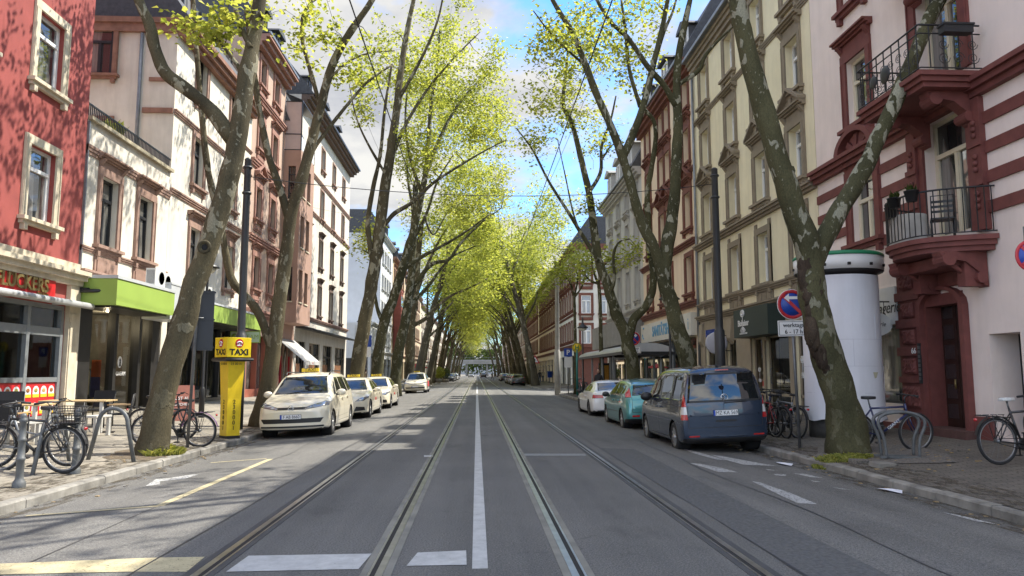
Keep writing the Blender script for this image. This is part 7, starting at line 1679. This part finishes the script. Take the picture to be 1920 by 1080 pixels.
# ---- tram stop: shelter, flag, lamps, signs, bikes, bin
SHM=M('shelter_steel',(.3,.31,.31),.4,.1,3,metal=.5); ROOFS=M('shelter_roof',(.55,.56,.56),.3,.08,2,metal=.3)
t=thing('tram_shelter','glass tram shelter with curved grey roof and orange timetable','tram shelter',(0,0,0))
xs0,xs1=7.0,9.1; ya,yb=34.5,49.5; zg=.1
t.location=(xs0,ya,zg); W_=xs1-xs0; Ln=yb-ya
for k,(y0,y1) in enumerate(((0,7.2),(7.3,15.))):
    g=MB(); n=10
    for i in range(n):
        A=lambda t_:(W_*(.5-.5*math.cos(t_))*1.15-.25,2.45+.42*math.sin(t_)); p0,p1=A(PI*i/n),A(PI*(i+1)/n)
        g.face([(p0[0],y0,p0[1]),(p1[0],y0,p1[1]),(p1[0],y1,p1[1]),(p0[0],y1,p0[1])],0,True); g.face([(p0[0],y0,p0[1]),(p0[0],y0,2.45),(p1[0],y0,2.45),(p1[0],y0,p1[1])],0)
    g.box(-.3,-.2,y0-.05,y1+.05,2.32,2.46,1); g.box(W_*1.15-.3,W_*1.15-.2,y0-.05,y1+.05,2.32,2.46,1); g.box(-.2,W_*1.15-.3,y0-.05,y0+.05,2.32,2.46,1); g.build('roof',[ROOFS,BLKP],t)
for y in(.1,3.7,7.2,10.8,14.8):
    for x in(0,W_): g=MB(); g.box(x-.05,x+.05,y-.05,y+.05,0,2.32); g.build('post',SHM,t)
for i,y in enumerate((.15,3.75,7.25,10.85)):
    g=MB(); g.face([(W_,y,.25),(W_,y+3.4,.25),(W_,y+3.4,2.25),(W_,y,2.25)]); g.build('glass_panel',CLEAR,t)
g=MB(); g.face([(.9,.12,.25),(W_-.1,.12,.25),(W_-.1,.12,2.2),(.9,.12,2.2)]); g.build('glass_panel',CLEAR,t)
g=MB(); g.box(.9,1.6,13.9,14.05,.6,2.1,0); g.box(.95,1.55,13.88,13.899,.9,1.95,1); g.build('timetable_case',[BLKP,M('timetable_orange',(.55,.27,.03),.5,.2,8)],t)
g=MB(); g.box(1.5,2.0,1.5,6.5,.42,.47); [g.box(1.7,1.8,y,y+.06,0,.42) for y in(1.8,4,6.2)]; g.build('bench',SHM,t)
def flag(px_,Y): 
    x=at(px_,640,Y).x; t=thing('tram_stop_flag','green pole with round yellow tram stop disc lettered H','tram stop sign',(x,Y,gz(x))); g=MB(); zt_=at(px_,655,Y).z-gz(x); g.tube([(0,0,-.1),(0,0,zt_)],.07,10); g.build('post',M('stop_green',(.02,.18,.16),.4,.1),t)
    zz=at(px_,652,Y).z-gz(x); g=MB(); g.lathe([(.001,-.04),(.27,-.04),(.27,-.03)],24,(0,0,zz),1,0); g.lathe([(.27,-.045),(.34,-.045),(.34,.0),(.27,.0)],24,(0,0,zz),1,1,True,True); d=g.build('disc',[YEL,M('flag_rim',(.35,.3,.05),.5,.1)],t); text('H',.4,M('flag_green',(.03,.2,.08),.5,.1),d,(0,-.05,zz),off=.01); return t
flag(1081.5,50.5)
x=at(1093,660,49).x; p=Vector((x,49,gz(x))); bell_lamp('black bell lamp behind the tram stop flag',p,at(1093,612,49).z-p.z)
x=at(1257,660,26).x+.0; p=Vector((x,26,gz(x))); bell_lamp('black bell lamp with tall post behind the leaning dark trunk',p,at(1243,556,26).z-p.z)
x=at(1045,660,57).x; tallpole('pale grey concrete tram pole at the side street corner',(x,57,gz(x)),at(1045,500,57).z,.17,M('concrete_pole',(.33,.32,.29),.8,.15,3))
x=at(1065,660,55).x; t=thing('parking_sign','blue parking sign with white plate at the tram stop','road sign',(x,55,gz(x))); zz=at(1065,661,55).z-gz(x)
g=MB(); g.tube([(0,0,-.1),(0,0,zz+.3)],.035,8); g.build('post',STEEL,t); g=MB(); g.box(-.3,.3,-.05,-.04,zz-.3,zz+.3,0); o=g.build('panel',SIGNB,t); text('P',.5,SIGNW,o,(0,-.055,zz),off=.01); g=MB(); g.box(-.28,.28,-.05,-.04,zz-1.1,zz-.34); g.build('sub_plate',SIGNW,t)
x=at(1003,660,92).x; t=thing('warning_sign','red bordered triangular warning sign beside the side street trees','road sign',(x,92,gz(x))); zz=at(1003,676,92).z-gz(x)
g=MB(); g.tube([(0,0,-.1),(0,0,zz+.3)],.05,8); g.build('post',STEEL,t); g=MB(); T=lambda k:[(-.5*k,zz-.3*k+.02),(.5*k,zz-.3*k+.02),(0,zz+.58*k)]; g.prism(T(1.25),1,-.05,-.03,0); g.prism(T(.8),1,-.06,-.0501,1); g.box(-.05,.05,-.07,-.061,zz-.1,zz+.2,2); g.build('panel',[SIGNR,SIGNW,TXTB],t)
x=at(1031,700,95).x; t=thing('litter_bin','blue litter bin hanging at the far street corner','bin',(x,95,gz(x))); g=MB(); g.tube([(0,.2,-.1),(0,.2,1.6)],.05,8); g.build('post',STEEL,t); g=MB(); g.lathe([(.3,.7),(.36,1.5),(.37,1.5),(.34,1.45),(.001,1.4)],14); g.build('bucket',SIGNB,t)
x=at(690,640,44).x; t=thing('parking_sign','small blue parking sign between the taxi rank trunks','road sign',(x,52,gz(-6.2))); t.location.x=at(689,650,52).x; zz=at(689,640,52).z
g=MB(); g.tube([(0,0,-.1),(0,0,zz+.4)],.04,8); g.build('post',STEEL,t); g=MB(); g.box(-.28,.28,-.05,-.04,zz-.4,zz+.4,0); g.box(-.25,.25,-.055,-.0505,zz-1.1,zz-.45,1); g.build('panel',[SIGNB,SIGNW],t)
# overhead wires and hanging lamp
def cable(label,name,A,B,sag,r=.012,m=BLACK):
    A,B=Vector(A),Vector(B); n=16; g=MB(); g.tube([A.lerp(B,i/n)-Vector((0,0,sag*4*(i/n)*(1-i/n))) for i in range(n+1)],r,5); tag(g.build(name,m),label,'cable',"overhead wires across the street")
cable('thin span wire running between the two dark grey poles','span_wire',(at(459,330,21.2)),(at(1337,345,24.6)),.5,.012)
cable('contact wire hanging above the left tram track','contact_wire',(-1.5,-5,5.9),(-1.5,300,5.9),0,.009); cable('contact wire hanging above the right tram track','contact_wire',(1.55,-5,5.9),(1.55,300,5.9),0,.009)
cable('steep black cable running through the sparse right crown','guy_wire',at(1195,-60,24),at(985,440,44),.3,.009); cable('span wire from the far cream house across the trees','span_wire',at(560,383,50),at(960,420,58),.6,.007); cable('long cable crossing before the left crowns','guy_wire',at(610,-10,22),at(725,310,40),.5,.007)
t=thing('hanging_lamp','flat street lamp hanging from a wire above the tram tracks','street lamp',(at(886,572,95))); g=MB(); g.prism([(-.55,0),(.55,0),(.45,.2),(-.45,.2)],1,-.25,.25); g.build('housing',STEEL,t); g=MB(); g.tube([(-11,0,1.6),(0,0,.2),(15,0,1.7)],.02,5); g.build('wire',BLACK,t)
# ================================================================ PEOPLE
SKIN=M('skin',(.42,.25,.18),.6,.08)
def person(label,loc,rz,top,legs,hair,walk=.0,h=1.72,long=False,bag=False):
    t=thing('person',label,'person',loc,rz,'people on the pavements'); k=h/1.72
    J={'pel':(0,0,.95,.145),'wa':(0,0,1.1,.125),'ch':(0,.01,1.3,.15),'nk':(0,.01,1.46,.06),'hd0':(0,-.0,1.53,.06)}
    V=[];E=[];Rr=[]
    def add(p,r,par=None): V.append(tuple(x*k for x in p)); Rr.append(r*k); 
    add((0,0,.95),.15); add((0,0,1.1),.13); E.append((0,1)); add((0,.01,1.3),.155); E.append((1,2)); add((0,.01,1.44),.075); E.append((2,3)); add((0,-.0,1.52),.055); E.append((3,4))
    for s in(-1,1):
        w=walk*s
        a=len(V); add((s*.18,.01,1.37),.07); E.append((2,a)); add((s*.23,.03+w*.12,1.1),.05); E.append((a,a+1)); add((s*.22,-.06+w*.2,.86),.036); E.append((a+1,a+2))
        a=len(V); add((s*.095,w*.02,.86),.1); E.append((0,a)); add((s*.1,-w*.22-.02,.48),.065); E.append((a,a+1)); add((s*.1,-w*.3+.03*(w<0)+.05,.09),.045); E.append((a+1,a+2)); add((s*.11,-w*.3-.12,.04),.04); E.append((a+2,a+3))
    me=bpy.data.meshes.new('body'); me.from_pydata(V,E,[]); o=put('clothes',me,t)
    m=o.modifiers.new('skin','SKIN'); me.skin_vertices[0].data[0].use_root=True
    for i,r in enumerate(Rr): me.skin_vertices[0].data[i].radius=(r,r*.82)
    o.modifiers.new('sub','SUBSURF').levels=2; o.modifiers['sub'].render_levels=2
    em=bpy.data.meshes.new_from_object(o.evaluated_get(bpy.context.evaluated_depsgraph_get())); o.modifiers.clear(); o.data=em; em.name='clothes'; em.materials.clear(); em.materials.append(top); em.materials.append(legs); em.materials.append(BLKP)
    for f in em.polygons: f.use_smooth=True; z=f.center.z/k; f.material_index=0 if z>.88 else (1 if z>.1 else 2)
    g=MB(); g.ball((0,-.01*k,1.62*k),.1*k,14,0,(.78,.92,1.2)); g.ball((0,-.105*k,1.61*k),.016*k,6,0,(1,1.2,1.5)); [g.ball((s*.078*k,0,1.61*k),.022*k,6,0,(.5,.8,1.3)) for s in(-1,1)]; [g.ball((s*.034*k,-.092*k,1.645*k),.011*k,6,1) for s in(-1,1)]; g.box(-.025*k,.025*k,-.1*k,-.085*k,1.568*k,1.576*k,2)
    g.build('head',[SKIN,TXTB,M('lips',(.3,.1,.09),.6,.1)],t)
    for s in(-1,1):
        hx,hy,hz=s*.22*k,(-.06+walk*s*.2)*k,.84*k; g=MB(); g.ball((hx,hy,hz-.03),.036*k,8,0,(.6,1,1.1))
        for i in range(4): l=(.06,.072,.07,.055)[i]; y=hy+(-.028+.019*i); g.tube([(hx,y,hz-.06),(hx-s*.006,y-.008,hz-.06-l*.55),(hx-s*.016,y-.012,hz-.06-l)],[.0095,.0085,.007],6)
        g.tube([(hx-s*.01,hy-.03,hz-.02),(hx-s*.015,hy-.052,hz-.06),(hx-s*.018,hy-.056,hz-.085)],[.011,.01,.008],6); g.build('hand',SKIN,t)
    g=MB(); g.ball((0,.012*k,1.65*k),.108*k,14,0,(.84,.95,1.1)); 
    if long: g.ball((0,.055*k,1.53*k),.1*k,12,0,(.85,.55,1.5))
    g.v=[(x,y if not(y<-.05*k and z<1.69*k) else y+.07*k,z) for x,y,z in g.v]; g.build('hair',hair,t)
    if bag: g=MB(); g.box(-.3*k,-.22*k,-.16,.16,.55*k,.86*k); g.tube([(-.26*k,-.1,.86*k),(-.26*k,0,1.0*k),(-.26*k,.1,.86*k)],.01,5); g.build('bag',BLKP,t)
    return t
HB=M('hair_black',(.02,.015,.012),.6,.2); HG=M('hair_grey',(.3,.29,.27),.6,.2); JB=M('coat_black',(.02,.021,.024),.85,.2); JN=M('jacket_navy',(.03,.04,.075),.85,.2); JEANS=M('jeans',(.05,.07,.12),.85,.2); BEI=M('coat_beige',(.35,.28,.19),.85,.15)
x=at(1122,708,40).x; p_=person('person in dark coat and dark cap waiting beside the tram shelter',(x,40,gz(x)),R(-35),JB,JEANS,HB,0,1.74,True)
for i,(pxx,Y,tp,lg,hr,rz,w,l) in enumerate(((1012,97,JB,JEANS,HB,170,.8,'person in black walking away beside the warning sign'),(1018,103,BEI,JN,HG,10,-.8,'grey haired person in beige coat walking past the shops beyond the side street'),(1040,99,JN,JB,HB,180,.7,'person in navy jacket near the blue bin'),(923,150,JB,JB,HB,90,.8,'distant person crossing the street near the far cars'),(686,58,BEI,JEANS,HB,120,.5,'person in beige jacket on the pavement behind the taxi rank trunks'))):
    x=at(pxx,700,Y).x; person(l,(x,Y,gz(x) if abs(x)>2 else 0),R(rz),tp,lg,hr,w)
p=person('grey haired person in black standing behind the grill restaurant window',(-13.1,20.2,.32),R(75),JB,JB,HG,0,1.7)
# bush tubs, scooter and planters at the far left kerb
for i,(pxx,Y,l) in enumerate(((824,118,'leafy green bush in a tub at the far sunny pavement'),(836,126,'second leafy bush at the far pavement behind the first tub'))):
    x=at(pxx,690,Y).x; t=thing('bush',l,'bush',(x,Y,gz(x)),0,'bushes at the far sunny pavement'); g=MB(); g.lathe([(.5,0),(.6,.6),(.55,.6),(.001,.55)],12); g.build('tub',CONC,t); g=MB(); q=random.Random(i)
    for _ in range(900): v=Vector([q.gauss(0,1) for _ in range(3)]).normalized()*q.uniform(.5,1.); leaf(g,Vector((v.x*.9,v.y*.9,1.5+v.z*1.)),v,.2,q)
    g.build('foliage',LEAFD if i else LEAF,t)
t=thing('distant_building','pale long building seen through the railway underpass','building',(0,470,0)); g=MB(); g.box(-45,45,0,10,-.4,9,0); g.build('wall',M('distant_wall',(.32,.33,.34),.85,.1,.2),t)
for i in range(18): g=MB(); g.box(-42+i*4.8,-40+i*4.8,-.05,.02,3,5.5); g.build('window',GLASS,t)
# white-red café parasol and kiosk roof beyond
x=at(800,690,112).x; t=thing('parasol','red and white parasol outside the far red bay house','parasol',(x-1.5,112,.1)); g=MB(); g.tube([(0,0,0),(0,0,2.6)],.04,6); g.build('pole',STEEL,t); g=MB(); g.lathe([(1.7,2.1),(1.6,2.25),(.0,2.8)],10,smooth=False) if False else g.lathe([(1.7,2.1),(1.6,2.25),(.0,2.8)],10); g.build('canopy',M('parasol_red',(.45,.05,.05),.8,.1),t)
# ================================================================ SKY AND LIGHT
w=bpy.data.worlds.new('World'); sc.world=w; w.use_nodes=True; nt=w.node_tree; bg=nt.nodes['Background']
EL,AZ=R(53),math.atan2(.91,.41)
sky=N(nt,'ShaderNodeTexSky',sky_type='NISHITA'); sky.sun_disc=False; sky.sun_elevation=EL; sky.sun_rotation=AZ; sky.air_density=1.0; sky.dust_density=.4; sky.ozone_density=2.
tc=N(nt,'ShaderNodeTexCoord'); sep=N(nt,'ShaderNodeSeparateXYZ'); nt.links.new(tc.outputs['Generated'],sep.inputs[0])
mz=N(nt,'ShaderNodeMath',operation='MAXIMUM'); mz.inputs[1].default_value=.02; nt.links.new(sep.outputs[2],mz.inputs[0]); ad=N(nt,'ShaderNodeMath',operation='ADD'); ad.inputs[1].default_value=.22; nt.links.new(mz.outputs[0],ad.inputs[0])
cmb=N(nt,'ShaderNodeCombineXYZ')
for i in(0,1):
    d=N(nt,'ShaderNodeMath',operation='DIVIDE'); nt.links.new(sep.outputs[i],d.inputs[0]); nt.links.new(ad.outputs[0],d.inputs[1]); nt.links.new(d.outputs[0],cmb.inputs[i])
off=N(nt,'ShaderNodeVectorMath',operation='ADD'); off.inputs[1].default_value=CLOUD_OFF; nt.links.new(cmb.outputs[0],off.inputs[0])
n1=noise(nt,off.outputs[0],1.25,9,.56)
cov=ramp(nt,n1,[(.43,(0,0,0)),(.53,(1,1,1))])
n2=noise(nt,off.outputs[0],2.6,7,.6)
ccol=ramp(nt,n2,[(.32,CLOUD_LO),(.62,CLOUD_HI)])
skyc=mixc(nt,1.,sky.outputs[0],SKY_TINT,'MULTIPLY')
mr=N(nt,'ShaderNodeMapRange'); mr.inputs[1].default_value=-.4; mr.inputs[2].default_value=.85; mr.inputs[3].default_value=1.45; mr.inputs[4].default_value=.64; nt.links.new(sep.outputs[1],mr.inputs[0])  # cloud brightness raised behind the camera, lowered ahead, added to fill the shade
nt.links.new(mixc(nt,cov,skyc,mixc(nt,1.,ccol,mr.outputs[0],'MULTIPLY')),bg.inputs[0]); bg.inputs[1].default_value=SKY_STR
ld=bpy.data.lights.new('sun','SUN'); lo=bpy.data.objects.new('sun',ld); COL.objects.link(lo); ld.energy=SUN_E; ld.angle=R(.53); ld.color=(1,.94,.84)
dv=Vector((.91*math.cos(EL),.41*math.cos(EL),math.sin(EL))); lo.rotation_euler=dv.to_track_quat('Z','Y').to_euler(); lo.location=(20,10,40)
vs=sc.view_settings; vs.view_transform='Standard'; vs.look='None'; vs.exposure=EXPO; vs.gamma=1
sc.cycles.max_bounces=8; sc.cycles.transparent_max_bounces=12; sc.cycles.diffuse_bounces=3; sc.cycles.glossy_bounces=3
sc.cycles.sample_clamp_indirect=6; sc.cycles.use_denoising=True
